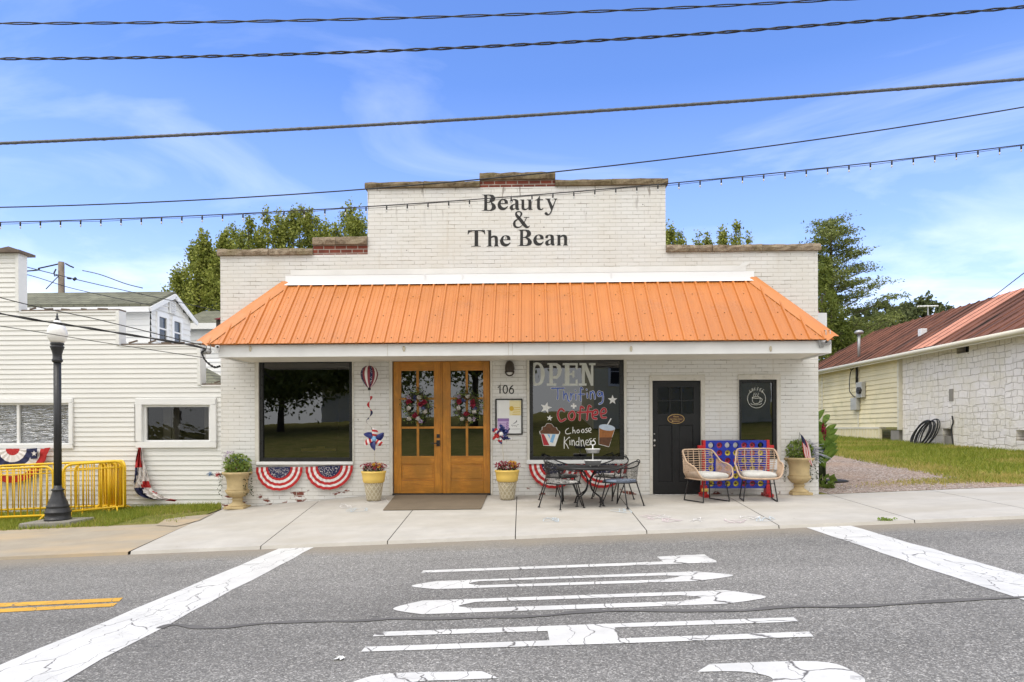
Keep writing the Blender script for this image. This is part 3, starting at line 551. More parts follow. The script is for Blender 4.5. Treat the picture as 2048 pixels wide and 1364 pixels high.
grid_sheet('joint_bed', sorted(list(range(-30, 23, 2)) + [-5.8, -2.98, 5.4]), [-3.70, -2.0, -0.9, -0.03], -0.022, M['dark'])
grid_sheet('lawn', sorted([-40, -34, -28, -22, -18, -14, -12, -10, -9, -8, -7, -6.4, -5.83]), [-1.49, -1.0, -0.5, 0, 0.5, 1.0], 0.0, M['lawn'])
# broken old slab between lawn and new pavement
mb = MB(); q = [G(312, 1052), G(330, 1040), G(372, 1034), G(418, 1030), G(434, 1024), G(398, 1042), G(352, 1054)]
mb.poly([p + Vector((0, 0, .012)) for p in q]); tag(mb.build('worn_slab', M['oldconc'], recalc=False), kind='structure')
# gravel drive and dry lawn to the right of the shop
edge = [G(2300, 985), G(2048, 968), G(1950, 962), G(1880, 948), G(1800, 934), G(1730, 920), G(1670, 908), G(1640, 903)]
edge.sort(key=lambda p: p.y); ey = [p.y for p in edge]; ex = [p.x for p in edge]
def gravel_edge(y): return float(np.interp(y, ey, ex))
mb = MB(); rows = [0.0, .4, .8, 1.2, 1.8, 2.5, 3.3, 4.2, 5.2, 6.5, 8, 10, 13, 17, 22]
for j, y in enumerate(rows):
    x0, x1 = 5.50, max(6.2, gravel_edge(y) if y > ey[0] else 24.0)
    if y <= ey[0]: x1 = 22.0
    for i in range(13): x = x0 + (x1 - x0) * i / 12; mb.v.append((x, y, gh(x, y) + 0.004))
for j in range(len(rows) - 1):
    for i in range(12): mb.f.append((j * 13 + i, j * 13 + i + 1, (j + 1) * 13 + i + 1, (j + 1) * 13 + i)); mb.m.append(0); mb.s.append(True)
tag(mb.build('gravel_path', M['gravel'], recalc=False), kind='structure')
grid_sheet('dry_lawn', [5.4, 6, 7, 8, 9, 10, 11, 12, 13, 13.9, 16, 19, 24], [0.0, 2, 4, 6, 8, 11, 14, 18, 24, 30, 40], 0.0, M['lawn_dry'])

# ------------------------------------------------------------------ the painted brick shop
def fx(px): return P(px, 850).x
SHOP = thing('brick_shop', 'white painted brick coffee shop with orange hipped metal awning and stepped parapet', 'shop', (0, 0, 0))
def walls(mb, rects, holes, y0, y1, m=0):
    X = sorted({v for r in rects + holes for v in r[:2]}); Z = sorted({v for r in rects + holes for v in r[2:]})
    def solid(i, j):
        if not (0 <= i < len(X) - 1 and 0 <= j < len(Z) - 1): return False
        x, z = (X[i] + X[i + 1]) / 2, (Z[j] + Z[j + 1]) / 2
        return any(r[0] < x < r[1] and r[2] < z < r[3] for r in rects) and not any(r[0] < x < r[1] and r[2] < z < r[3] for r in holes)
    for i in range(len(X) - 1):
        for j in range(len(Z) - 1):
            if not solid(i, j): continue
            a, b, c, d = X[i], X[i + 1], Z[j], Z[j + 1]
            mb.poly([(a, y0, c), (b, y0, c), (b, y0, d), (a, y0, d)], m); mb.poly([(a, y1, c), (a, y1, d), (b, y1, d), (b, y1, c)], m)
            if not solid(i - 1, j): mb.poly([(a, y0, c), (a, y0, d), (a, y1, d), (a, y1, c)], m)
            if not solid(i + 1, j): mb.poly([(b, y0, c), (b, y1, c), (b, y1, d), (b, y0, d)], m)
            if not solid(i, j - 1): mb.poly([(a, y0, c), (a, y1, c), (b, y1, c), (b, y0, c)], m)
            if not solid(i, j + 1): mb.poly([(a, y0, d), (b, y0, d), (b, y1, d), (a, y1, d)], m)
def fr(px0, px1, py0, py1):
    cx = (px0 + px1) / 2; return (P(px0, (py0 + py1) / 2).x, P(px1, (py0 + py1) / 2).x, P(cx, py1).z, P(cx, py0).z)
def frame4(mb, o, i, y0, y1, m=0):
    """four butted boxes between outer and inner rectangles (x0,x1,z0,z1)"""
    if o[3] - i[3] > 1e-4: mb.box(o[0], o[1], y0, y1, i[3], o[3], m)
    if i[2] - o[2] > 1e-4: mb.box(o[0], o[1], y0, y1, o[2], i[2], m)
    mb.box(o[0], i[0], y0, y1, i[2], i[3], m); mb.box(i[1], o[1], y0, y1, i[2], i[3], m)
XL, XR = fx(442), fx(1637); CL, CR = fx(737), fx(1333); KL = fx(628)
zl = P(530, 511).z; zrt = P(1490, 503).z; zc = P(1034, 374).z; zred = P(682, 490).z
W1 = fr(511, 708, 714, 929); W2 = fr(1054, 1253, 710, 927); D1 = fr(779, 985, 712, 990); D2 = fr(1299, 1410, 750, 990); W3 = fr(1476, 1561, 749, 924)
D1 = (*D1[:2], 0.005, D1[3]); D2 = (*D2[:2], 0.005, D2[3])
mb = MB(); walls(mb, [(XL, CL, -0.6, zl), (CL, CR, -0.6, zc), (CR, XR, -0.6, zrt)], [W1, W2, D1, D2, W3], 0.0, 0.24)
mb.box(XL, XL + .24, .241, 16, -.6, zl - .4); mb.box(XR - .24, XR, .241, 16, -.6, zl - .4); mb.box(XL + .241, XR - .241, 15.75, 16, -.6, zl - .4)
wall = mb.build('front_wall', M['brick'], SHOP)
mb = MB(); mb.box(KL, CL - .002, .001, .239, zl + .001, zred)
bl, br_ = fx(962), fx(1112); zk2 = P(1037, 360).z
mb.box(bl, br_, 0.0, .24, zc + .002, zk2); mb.build_each('bare_red_brick', M['redbrick'], SHOP)
mb = MB(); mb.box(XL + .242, XR - .242, .242, 15.7, zl - .75, zl - .6); mb.build('flat_roof', M['dark'], SHOP)
def stone(name, segs, z0, z1, m):
    for (a, b) in segs:
        s = MB(); n = max(3, int((b - a) / .12)); vs = []
        for i in range(n + 1):
            x = a + .004 + (b - a - .008) * i / n
            for (y, z) in ((-.05, z0), (-.06, (z0 + z1) / 2), (-.045, z1 - .015), (0.0, z1), (.26, z1), (.27, z0)):
                j = rng.uniform(-.012, .012, 2); vs.append((x, y + j[0], z + (j[1] if z > z0 else 0)))
        fs = [(i * 6 + k, (i + 1) * 6 + k, (i + 1) * 6 + (k + 1) % 6, i * 6 + (k + 1) % 6) for i in range(n) for k in range(6)] + [tuple(range(6)), tuple(n * 6 + k for k in range(6))]
        s.add(vs, fs); s.build(name, m, SHOP)
zt = P(530, 498).z; stone('coping_stone', [(fx(437), fx(540)), (fx(540), KL)], zl + .002, zt, M['coping'])
stone('coping_stone', [(KL, fx(674)), (fx(674), CL - .004)], zred + .002, P(682, 474).z, M['coping'])
zt = P(1034, 361).z; stone('coping_stone', [(fx(732), fx(850)), (fx(850), bl)], zc + .004, zt, M['coping_dark']); stone('coping_stone', [(br_, fx(1225)), (fx(1225), fx(1338))], zc + .004, zt, M['coping_dark'])
stone('coping_stone', [(bl - .01, br_ + .01)], zk2 + .002, P(1037, 345).z, M['coping_dark'])
stone('coping_stone', [(CR + .004, fx(1425)), (fx(1425), fx(1525)), (fx(1525), fx(1642))], zrt + .002, P(1490, 489).z, M['coping'])
# interior room seen through the panes
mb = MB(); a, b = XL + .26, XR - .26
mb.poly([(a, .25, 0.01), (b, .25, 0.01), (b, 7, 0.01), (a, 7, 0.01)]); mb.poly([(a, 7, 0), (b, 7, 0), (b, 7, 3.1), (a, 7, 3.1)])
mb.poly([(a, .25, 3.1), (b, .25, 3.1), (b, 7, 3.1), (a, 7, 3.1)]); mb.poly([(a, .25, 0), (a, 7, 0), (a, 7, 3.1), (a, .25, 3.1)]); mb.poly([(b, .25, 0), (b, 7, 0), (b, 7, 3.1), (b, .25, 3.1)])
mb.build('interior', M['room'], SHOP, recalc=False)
mb = MB(); yb = fr(585, 655, 905, 910); mb.box(yb[0], yb[1], .5, .53, yb[2] + .06, yb[3] + .06); mb.box(yb[0] + .3, yb[0] + .45, .5, .53, yb[3] + .0605, yb[3] + .10)
tag(mb.build('shelf_edge', M['potyellow']), 'yellow shelf edge just inside the left shop window', 'shelf')
def black_window(o, blk, gl, sill):
    mb = MB(); frame4(mb, o, blk, -.025, .10); f = mb.build('window_frame', M['trim'], SHOP, bev=.004)
    mb = MB(); frame4(mb, (blk[0] + .001, blk[1] - .001, blk[2] + .001, blk[3] - .001), gl, .015, .09); mb.build('black_casing', M['black'], f, bev=.004)
    mb = MB(); mb.poly([(gl[0] - .01, .055, gl[2] - .01), (gl[1] + .01, .055, gl[2] - .01), (gl[1] + .01, .055, gl[3] + .01), (gl[0] - .01, .055, gl[3] + .01)]); mb.build('pane', M['glass'], f, recalc=False)
    if sill: mb = MB(); mb.box(*sill[:2], -.075, -.0255, *sill[2:]); mb.build('sill', M['white'], f, bev=.006)
    return f
black_window(W1, fr(518, 705, 719, 923), fr(525, 698, 725, 915.5), (W1[0] + .03, W1[1] - .01, W1[2], W1[2] + .055))
WF2 = black_window(W2, fr(1059, 1248, 715, 920.5), fr(1066, 1240, 721, 913), (W2[0] - .01, W2[1] + .01, W2[2], W2[2] + .07))
black_window(W3, fr(1477.5, 1553.5, 759, 918), fr(1483, 1547, 765, 913), (W3[0] - .03, W3[1] + .05, W3[2] - .14, W3[2] + .03))
# double wooden door
mb = MB(); o, i = D1, fr(785, 981, 721, 990); i = (*i[:2], 0.005, i[3]); frame4(mb, o, i, -.02, .12); mb.build('door_frame', M['trim'], SHOP, bev=.005)
mb = MB(); mb.box(i[0], i[1], -.05, .12, .0052, .03); mb.build('threshold', M['dark'], SHOP)
def leaf_door(px0, px1, lx0, lx1, mx, hw):
    a, b = fx(px0), fx(px1); z0, z1 = .032, i[3] - .012
    l0, l1 = fx(lx0), fx(lx1); zt, zb = P(883, 741).z, P(883, 912).z; m0, m1 = fx(mx) - .023, fx(mx) + .023
    zm1, zm2 = P(883, 797).z, P(883, 855).z; pt, pb = P(883, 928).z, P(883, 961).z
    mb = MB(); mb.box(a, l0, .03, .075, z0, z1); mb.box(l1, b, .03, .075, z0, z1)
    d = mb.build('door', M['wood'], SHOP, bev=.004)
    mb = MB(); mb.box(l0 + .001, l1 - .001, .031, .074, zt, z1); mb.box(l0 + .001, l1 - .001, .031, .074, pt, zb); mb.box(l0 + .001, l1 - .001, .031, .074, z0, pb); mb.build_each('rail', M['wood_h'], d, bev=.004)
    mb = MB(); mb.box(m0, m1, .034, .071, zb, zt)
    for zc_ in (zm1, zm2): mb.box(l0 + .001, m0 - .0005, .034, .071, zc_ - .02, zc_ + .02); mb.box(m1 + .0005, l1 - .001, .034, .071, zc_ - .02, zc_ + .02)
    mb.build('muntin', M['wood'], d, bev=.004)
    mb = MB(); mb.box(l0 + .002, l1 - .002, .045, .07, pb + .001, pt - .001); q = .035; mb.box(l0 + q, l1 - q, .036, .0449, pb + q, pt - q); mb.build('raised_panel', M['wood_h'], d, bev=.009)
    mb = MB(); mb.poly([(l0 - .004, .052, zb), (l1 + .004, .052, zb), (l1 + .004, .052, zt), (l0 - .004, .052, zt)]); mb.build('pane', M['glass'], d, recalc=False)
    if hw:
        hx = fx(876); hz1, hz2 = P(876, 872).z, P(876, 886.5).z
        mb = MB(); mb.box(hx - .03, hx + .03, .008, .0295, hz1 - .035, hz1 + .035); mb.build('deadbolt', M['black'], d, bev=.004)
        mb = MB(); mb.box(hx - .033, hx + .033, .01, .0295, hz2 - .055, hz2 + .055); mb.beam((hx - .01, -.025, hz2), (hx - .13, -.025, hz2), .02, .02); mb.tube([(hx, .012, hz2), (hx, -.03, hz2)], .012); mb.build('handle', M['black'], d, bev=.003)
    return d
leaf_door(786.5, 881.5, 802, 867.5, 835, True); leaf_door(884.5, 979.5, 901, 966.5, 933.5, False)
mb = MB(); mb.box(fx(881.5) + .002, fx(884.5) - .002, .018, .08, .04, i[3] - .013); mb.build('astragal', M['wood'], SHOP, bev=.004)
# black panel door
mb = MB(); i2 = fr(1305, 1402, 761, 990); i2 = (*i2[:2], .005, i2[3]); frame4(mb, D2, i2, -.02, .1); mb.build('door_frame', M['trim'], SHOP, bev=.005)
a, b = i2[0] + .004, i2[1] - .004; zt, zm, zb = P(1352, 774).z, P(1352, 801).z, P(1352, 827).z; lx = [fx(1316), fx(1339.5), fx(1342), fx(1362.5), fx(1365), fx(1388)]
holes = [(lx[0], lx[1], zm + .012, zt), (lx[2], lx[3], zm + .012, zt), (lx[4], lx[5], zm + .012, zt), (lx[0], lx[1], zb, zm - .012), (lx[2], lx[3], zb, zm - .012), (lx[4], lx[5], zb, zm - .012)]
pt, pb = P(1352, 850).z, P(1352, 964).z; ph = [(fx(1318), fx(1345), pb, pt), (fx(1359), fx(1387), pb, pt)]
mb = MB(); walls(mb, [(a, b, .02, i2[3] - .006)], holes + ph, .03, .075); d2 = mb.build('black_door', M['blackdoor'], SHOP, bev=.004)
mb = MB()
for h in ph: mb.box(h[0] + .001, h[1] - .001, .044, .07, h[2] + .001, h[3] - .001)
mb.build_each('panel', M['blackdoor'], d2, bev=.006)
mb = MB(); mb.poly([(lx[0] - .005, .055, zb), (lx[5] + .005, .055, zb), (lx[5] + .005, .055, zt), (lx[0] - .005, .055, zt)]); mb.build('pane', M['glass_old'], d2, recalc=False)
mb = MB()
for py, r in ((868, .016), (881, .028), (891, .022)): q = P(1309, py); mb.lathe_y([(r * .7, 0), (r, .012), (r * .8, .03), (0.001, .036)], (q.x, .028, q.z), 12)
mb.build_each('knob', M['steel'], d2)
# house number, wall lamp
mb = MB()
def fpt(x, y): p = P(x, y, -.006); return p
for pts, cl in (([(996, 776), (1000, 770.5), (1000, 787)], False), ([(1010.6 + 4.3 * math.cos(t), 778.7 + 8 * math.sin(t)) for t in np.linspace(0, 2 * PI, 20)[:-1]], True), (smooth([(1026, 771), (1021, 775), (1019, 781)], 4) + [(1023 + 4.2 * math.cos(t), 782 + 5 * math.sin(t)) for t in np.linspace(PI, 3 * PI, 18)], False)):
    off = -.006; mb.ribbon(pts, 2.2, lambda x, y: P(x, y, off), 0, cl)
mb.build('house_number', M['letter'], SHOP, recalc=False)
q = P(1019.5, 738); mb = MB()
mb.lathe([(.002, .15), (.05, .135), (.08, .08), (.088, 0), (.082, -.045), (.07, -.07)], (q.x, -.07, q.z), 18); mb.box(q.x - .05, q.x + .05, -.03, -.001, q.z - .1, q.z + .1)
mb.tube([(q.x + .08 * math.cos(t), -.10 , q.z - .05 + .085 * math.sin(t)) for t in np.linspace(PI, 2 * PI, 12)], .012); wl = mb.build('wall_lamp', M['bronze'], SHOP)
mb = MB(); mb.ell((q.x, -.075, q.z - .07), .068, .05, .06, 14); mb.build('lens', M['frost'], wl)
mb = MB(); mb.box(q.x - .006, q.x + .006, -.012, -.001, q.z + .16, P(1019, 712).z); mb.build('conduit', M['trim'], SHOP)
# lettering painted on the parapet
def LZ(x, y): return P(930 + x / 9.309, 370 + y / 9.309, -.004)
c_ = 1
gB = [[(315,178,c_),(480,178),(540,200),(562,250),(545,295),(500,322),(540,345),(575,400),(560,452),(500,478),(470,480,c_),(310,480,c_),(310,474,c_),(345,468),(358,450,c_),(360,210,c_),(345,190),(315,184,c_)], [(412,196,c_),(455,198),(482,225),(484,262),(465,298),(435,311),(412,313,c_)], [(412,331,c_),(450,332),(488,360),(500,400),(486,448),(452,464),(425,463),(412,450,c_)]]
ge = [[(800,350,c_),(795,300),(760,268),(705,260),(645,285),(610,345),(610,395),(637,445),(690,468),(745,460),(785,425),(800,395,c_),(790,390,c_),(762,413),(725,420),(690,405),(669,372),(665,352,c_)], [(667,337,c_),(673,302),(695,276),(722,284),(737,312),(736,337,c_)]]
ga = [[(835,310),(850,280),(900,262),(950,264),(988,287),(996,335),(996,415),(1003,440),(1012,448,c_),(1012,456,c_),(990,466),(960,463),(938,440,c_),(905,462),(868,468),(840,450),(832,415),(850,382),(890,360),(935,345,c_),(935,308),(925,287),(905,278),(890,290),(882,320),(860,331),(842,326)], [(935,362,c_),(905,377),(892,402),(896,430),(912,440),(935,428,c_)]]
gu = [[(1028,270,c_),(1102,270,c_),(1102,400),(1112,436),(1140,441),(1180,415,c_),(1180,300),(1165,283),(1150,278,c_),(1150,270,c_),(1238,268,c_),(1238,428),(1246,446),(1262,453,c_),(1262,460,c_),(1182,466,c_),(1182,434,c_),(1142,462),(1105,468),(1065,455),(1052,418),(1052,300),(1043,284),(1028,278,c_)]]
gt = [[(1305,282,c_),(1350,255),(1385,203,c_),(1395,203,c_),(1395,265,c_),(1450,263,c_),(1450,283,c_),(1395,285,c_),(1395,400),(1403,434),(1427,444),(1455,428,c_),(1462,435,c_),(1440,460),(1400,468),(1360,455),(1342,418),(1342,287,c_),(1305,289,c_)]]
gy = [[(1495,252,c_),(1595,252,c_),(1595,260,c_),(1580,268),(1584,287),(1632,390,c_),(1672,292),(1672,270),(1655,260,c_),(1655,252,c_),(1718,252,c_),(1718,260,c_),(1697,275),(1683,305),(1622,480),(1590,540),(1548,566),(1505,560),(1482,532),(1494,508),(1525,508),(1540,528),(1556,540),(1578,520),(1602,470,c_),(1535,290),(1518,270),(1495,260,c_)]]
gT = [[(55,842,c_),(370,838,c_),(375,920,c_),(365,920,c_),(345,882),(302,860),(245,856,c_),(245,1108),(256,1130),(295,1135,c_),(295,1143,c_),(122,1145,c_),(122,1137,c_),(165,1130),(178,1110),(178,858,c_),(130,864),(85,882),(58,920,c_),(48,920,c_)]]
gh_ = [[(402,842,c_),(488,838,c_),(488,960,c_),(520,942),(560,940),(600,960),(612,1000),(612,1112),(620,1130),(635,1137,c_),(635,1143,c_),(538,1143,c_),(538,1137,c_),(552,1130),(556,1112),(556,1010),(548,980),(528,972),(488,990,c_),(488,1112),(497,1130),(518,1137,c_),(518,1143,c_),(402,1145,c_),(402,1138,c_),(425,1130),(432,1112),(432,872),(423,854),(402,848,c_)]]
gn = [[(1700,932,c_),(1775,925,c_),(1775,955,c_),(1810,930),(1850,925),(1888,945),(1900,985),(1900,1096),(1907,1112),(1920,1117,c_),(1920,1124,c_),(1825,1126,c_),(1825,1118,c_),(1838,1110),(1844,1096),(1844,995),(1836,966),(1813,960),(1775,980,c_),(1775,1096),(1782,1112),(1795,1118,c_),(1795,1124,c_),(1706,1126,c_),(1706,1119,c_),(1719,1110),(1722,1094),(1722,970),(1716,946),(1700,940,c_)]]
mb = MB()
def glyph(g, dx=0, dy=0): mb.tess([outline([(p[0] + dx, p[1] + dy, *p[2:]) for p in lp]) for lp in g], LZ)
for g, dx, dy in ((gB, 0, 0), (ge, 0, 0), (ga, 0, 0), (gu, 0, 0), (gt, 0, 0), (gy, 0, 0), (gT, 0, 0), (gh_, 0, 0), (ge, 46, 675), (gB, 668, 654), (ge, 664, 660), (ga, 660, 660), (gn, 0, 0)): glyph(g, dx, dy)
amp = [(1205, 757, 9), (1185, 778, 22), (1150, 782, 44), (1105, 740, 62), (1030, 645, 62), (965, 570, 52), (950, 530, 34), (970, 502, 24), (1005, 494, 20), (1038, 508, 28), (1050, 540, 36), (1030, 585, 24), (985, 630, 18), (930, 675, 34), (916, 725, 46), (935, 772, 42), (985, 788, 26), (1045, 768, 14), (1100, 700, 14), (1130, 640, 14), (1145, 605, 12)]
am = smooth(amp, 5); mb.ribbon([q_[:2] for q_ in am], [q_[2] for q_ in am], lambda x, y: LZ(x, y) + Vector((0, -.0006 * 1, 0)))
mb.ribbon([(1095, 602), (1198, 600)], 12, lambda x, y: LZ(x, y) + Vector((0, -.0016, 0)))
mb.build('sign_lettering', M['letter'], SHOP, recalc=False)
# ---- awning
ye = -1.27; zE = P(1035, 683, ye).z; xe0, xe1 = P(402, 690, ye).x, P(1668, 676, ye).x; zT = P(1035, 563).z; xt0, xt1 = P(573, 567).x, P(1503, 556).x
def aw(x, t, up=0.0):        # t 0 at the eave, 1 at the wall
    nrm = Vector((0, -(zT - zE), -ye)).normalized(); return Vector((x, ye * (1 - t), zE + (zT - zE) * t)) + nrm * up
mb = MB(); mb.poly([aw(xe0, 0), aw(xe1, 0), aw(xt1, 1), aw(xt0, 1)]); mb.poly([aw(xe0, 0), aw(xt0, 1), (xe0, 0, zE)]); mb.poly([aw(xe1, 0), (xe1, 0, zE), aw(xt1, 1)])
mb.poly([aw(xe0, 0, -.012), aw(xe1, 0, -.012), aw(xe1, 0), aw(xe0, 0)])
def tmax(x): return max(0.0, min(1.0, (x - xe0) / (xt0 - xe0) if x < xt0 else (xe1 - x) / (xe1 - xt1) if x > xt1 else 1.0))
x = xe0 + .13
k = 0
while x < xe1 - .05:
    t1 = min(.965, min(tmax(x - .03), tmax(x + .03)) - .004); sg = [0, t1]
    if t1 > .04:
        w0, w1, hgt = .027, .014, .030
        a = [aw(x - w0, -.012), aw(x - w1, -.012, hgt), aw(x + w1, -.012, hgt), aw(x + w0, -.012)]; b = [aw(x - w0, t1), aw(x - w1, t1, hgt), aw(x + w1, t1, hgt), aw(x + w0, t1)]
        mb.add(a + b, [(0, 1, 5, 4), (1, 2, 6, 5), (2, 3, 7, 6), (0, 1, 2, 3), (4, 5, 6, 7)])
    for dx in (.0765, .153):
        t1 = min(tmax(x + dx - .012), tmax(x + dx + .012)) - .004
        if t1 > .05: mb.add([aw(x + dx - .011, 0, .001), aw(x + dx, 0, .005), aw(x + dx + .011, 0, .001), aw(x + dx - .011, t1, .001), aw(x + dx, t1, .005), aw(x + dx + .011, t1, .001)], [(0, 1, 4, 3), (1, 2, 5, 4)])
    for t_ in ((.07,) if k % 2 else (.07, .42, .74)):
        if t_ < tmax(x + .115) - .05: p = aw(x + .115, t_, .004); mb.lathe([(.009, 0), (.009, .006), (.0005, .010)], p, 6, 1)
    x += .2305; k += 1
roof = mb.build('awning_roof', [M['orange'], M['dark']], SHOP, recalc=False)
mb = MB()
for (a, b) in ((aw(xe0, 0), aw(xt0, 1)), (aw(xe1, 0), aw(xt1, 1))):
    d = (b - a).normalized(); u_ = Vector((0, -.707, .707)); s_ = d.cross(u_).normalized()
    if s_.y > 0: s_ = -s_
    side = Vector((-1 if a.x < 0 else 1, 0, .55)).normalized()
    mb.add([a + s_ * .14 + u_ * .012, a + Vector((0, -.01, .05)), a + side * .10, b + s_ * .11 + u_ * .012, b + Vector((0, -.01, .05)), b + side * .10], [(0, 1, 4, 3), (1, 2, 5, 4)])
mb.build_each('hip_cap', M['orange_trim'], roof, recalc=False)
mb = MB(); f0, f1 = P(571, 560).x, P(1508, 550).x; zA, zB = P(1035, 563).z, P(1035, 547).z
mb.poly([(f0, -.004, zB), (f1, -.004, zB), (f1, -.02, zA + .02), (f0, -.02, zA + .02)]); mb.poly([(f0, -.02, zA + .02), (f1, -.02, zA + .02), (f1, -.09, zA - .045), (f0, -.09, zA - .045)])
for xx in (fx(850), fx(925), fx(1222)): mb.box(xx, xx + .02, -.024, -.012, zA + .02, zB)
mb.build('flashing', M['white_flash'], roof, recalc=False)
mb = MB(); zC = P(1035, 536).z; mb.box(f0 + .1, f1 - .15, -.006, -.0005, zB + .004, zC); mb.poly([(f1 - .35, -.008, zB + .02), (f1 - .1, -.008, zB + .12), (f1 - .06, -.008, zB + .18), (f1 - .22, -.008, zB + .15)]); mb.build('sealed_band', M['white'], roof)
yf = -1.18; zf1 = zE - .012; zf0 = P(1035, 710.5, yf).z; fx0, fx1 = P(437, 705, yf).x, P(1663, 690, yf).x
mb = MB(); mb.box(fx0, fx1, yf, yf + .03, zf0, zf1); mb.box(fx0, fx0 + .03, yf + .031, -.002, zf0, zf1); mb.box(fx1 - .03, fx1, yf + .031, -.002, zf0, zf1)
fas = mb.build('fascia', M['white'], SHOP, bev=.004)
mb = MB(); mb.box(fx0 + .031, fx1 - .031, yf + .031, -.002, zf0 + .03, zf0 + .05); mb.build('soffit', M['soffit'], fas)
mb = MB()
for px in (501, 808, 1262, 1541): q = P(px, 697, yf); mb.ell((q.x, yf - .008, q.z - .005), .024, .016, .05, 10)
mb.build_each('hook_eye', M['waffle_hi'], fas)
mb = MB()
for px in (775, 1017, 1025, 1098, 1168): q = P(px, 700, yf); mb.box(q.x - .004, q.x + .004, yf - .003, yf - .0005, zf0 + .005, zf1 - .005)
mb.build_each('board_joint', M['trim'], fas)
# cameras, insulators and service drop at the awning corners
for px, py, s in ((436, 698, -1), (1640, 688, 1)):
    q = P(px, py, yf); mb = MB(); mb.obox((q.x, yf - .03, q.z), (.035, 0, 0), (0, .028, 0), (-.015 * s, -.01, .06)); mb.tube([(q.x + .01, yf - .04, q.z + .03), (q.x + .05, yf - .12, q.z + .02)], .03, 10)
    c = mb.build('security_camera', M['white_flash' if s < 0 else 'galv'], fas, bev=.006)
    mb = MB(); mb.tube([(q.x + .048, yf - .118, q.z + .0204), (q.x + .054, yf - .13, q.z + .0194)], .02, 10); mb.build('lens', M['black'], c)
for px0, py0, n in ((413, 709, 2), (1652, 690, 2)):
    q = P(px0, py0 - 18, yf - .05); mb = MB()
    for j in range(n): xx = q.x + .07 * j; mb.tube([(xx, yf + .03, q.z + .1), (xx, yf - .05, q.z + .1), (xx, yf - .05, q.z - .08)], .007, 6); 
    mb.tube([(q.x - .06 + k, yf - .05, q.z - .10) for k in (-.03, 0, .05, .06, .07, .12, .14)], [.02, .05, .05, .035, .05, .05, .02], 12)
    mb.build('insulator', M['galv'], fas)
# drain heads on the side walls
mb = MB(); a = P(427, 640, 1.2); b = P(441, 622, 1.2); mb.add([(a.x, 1.2, a.z + .02), (XL, 1.2, b.z), (XL, 1.2, a.z), (a.x, 1.9, a.z + .02), (XL, 1.9, b.z), (XL, 1.9, a.z)], [(0, 1, 2), (3, 4, 5), (0, 1, 4, 3), (0, 2, 5, 3)]); mb.build('drain_hood', M['maroon'], SHOP)
mb = MB(); q = P(437, 650, 1.3); mb.box(q.x - .05, XL - .002, 1.3, 1.5, q.z - .3, q.z + .1); mb.build('downspout', M['bronze'], SHOP)
mb = MB(); q = P(1643, 640, .5); mb.box(XR + .002, q.x + .06, .4, .6, q.z - .25, q.z + .12); mb.build('drain_box', M['white_flash'], SHOP)
mb = MB(); mb.tube(smooth([(XR, .5, q.z + .22), (XR + .08, .5, q.z + .21), (XR + .17, .5, q.z + .15), (XR + .19, .5, q.z + .08)], 4), .05); mb.build('elbow_pipe', M['pink'], SHOP)
mb = MB(); pp = [(XR + .05 + .02 * math.sin(t * 3), .3 + .05 * t, .62 - t * .62) for t in np.linspace(0, 1, 40)]; mb.tube(pp, [.042 if j % 2 else .055 for j in range(40)], 10); mb.build('drain_hose', M['rubber'], SHOP)

# ------------------------------------------------------------------ siding helper
def siding(mb, u0, u1, z0, z1, holes, fn, rev=.1, dep=.02, m=0, top=None):
    """lapped boards; fn(u, z, out) maps to space; top(z) may trim the span"""
    z = z0
    while z < z1 - 1e-6:
        zt = min(z + rev, z1); cuts = sorted({z, zt} | {h for r in holes for h in r[2:] if z < h < zt})
        for a, b in zip(cuts, cuts[1:]):
            mid = (a + b) / 2; lo, hi = (u0, u1) if top is None else top(mid)
            if hi - lo < .02: continue
            segs = [(lo, hi)]
            for r in holes:
                if r[2] < mid < r[3]:
                    ns = []
                    for s in segs:
                        if r[1] <= s[0] or r[0] >= s[1]: ns.append(s); continue
                        if r[0] > s[0]: ns.append((s[0], r[0]))
                        if r[1] < s[1]: ns.append((r[1], s[1]))
                    segs = ns
            oa, ob = dep * (1 - (a - z) / rev), dep * (1 - (b - z) / rev) + .001
            for s in segs:
                mb.poly([fn(s[0], a, oa), fn(s[1], a, oa), fn(s[1], b, ob), fn(s[0], b, ob)], m)
                if a == z: mb.poly([fn(s[0], a, 0), fn(s[1], a, 0), fn(s[1], a, oa), fn(s[0], a, oa)], m)
        z = zt
# ------------------------------------------------------------------ clapboard building on the left
LB = thing('siding_building', 'long cream clapboard building with stepped parapet beside the brick shop', 'building', (-9, .9, -.4))
YL = .9
def lx_(px): return P(px, 800, YL).x
def lz_(px, py): return P(px, py, YL).z
steps = [(-19.0, lx_(40), lz_(20, 507)), (lx_(40), lx_(240), lz_(140, 622)), (lx_(240), lx_(402), lz_(320, 690)), (lx_(402), XL - .01, lz_(425, 770))]
def lr(px0, px1, py0, py1): c = (px0 + px1) / 2; return (lx_(px0), lx_(px1), lz_(c, py1), lz_(c, py0))
A1 = lr(-140, 148, 797, 898); A2 = lr(273, 434, 796, 896)
mb = MB()
for (a, b, zt) in steps: siding(mb, a, b, -.75, zt - .02, [A1, A2], lambda u, z, o: (u, YL - o, z), .0985, .017)
body = mb.build('siding_wall', M['siding'], LB, recalc=False)
mb = MB(); walls(mb, [(a, b, -.75, zt - .03) for a, b, zt in steps], [A1, A2], YL + .003, YL + .2); mb.box(-19, XL - .02, 9.5, 9.7, -.75, 2.2); mb.box(-19, XL - .02, YL + .201, 9.49, 2.0, 2.1); mb.build('wall_core', M['white'], LB)
mb = MB()
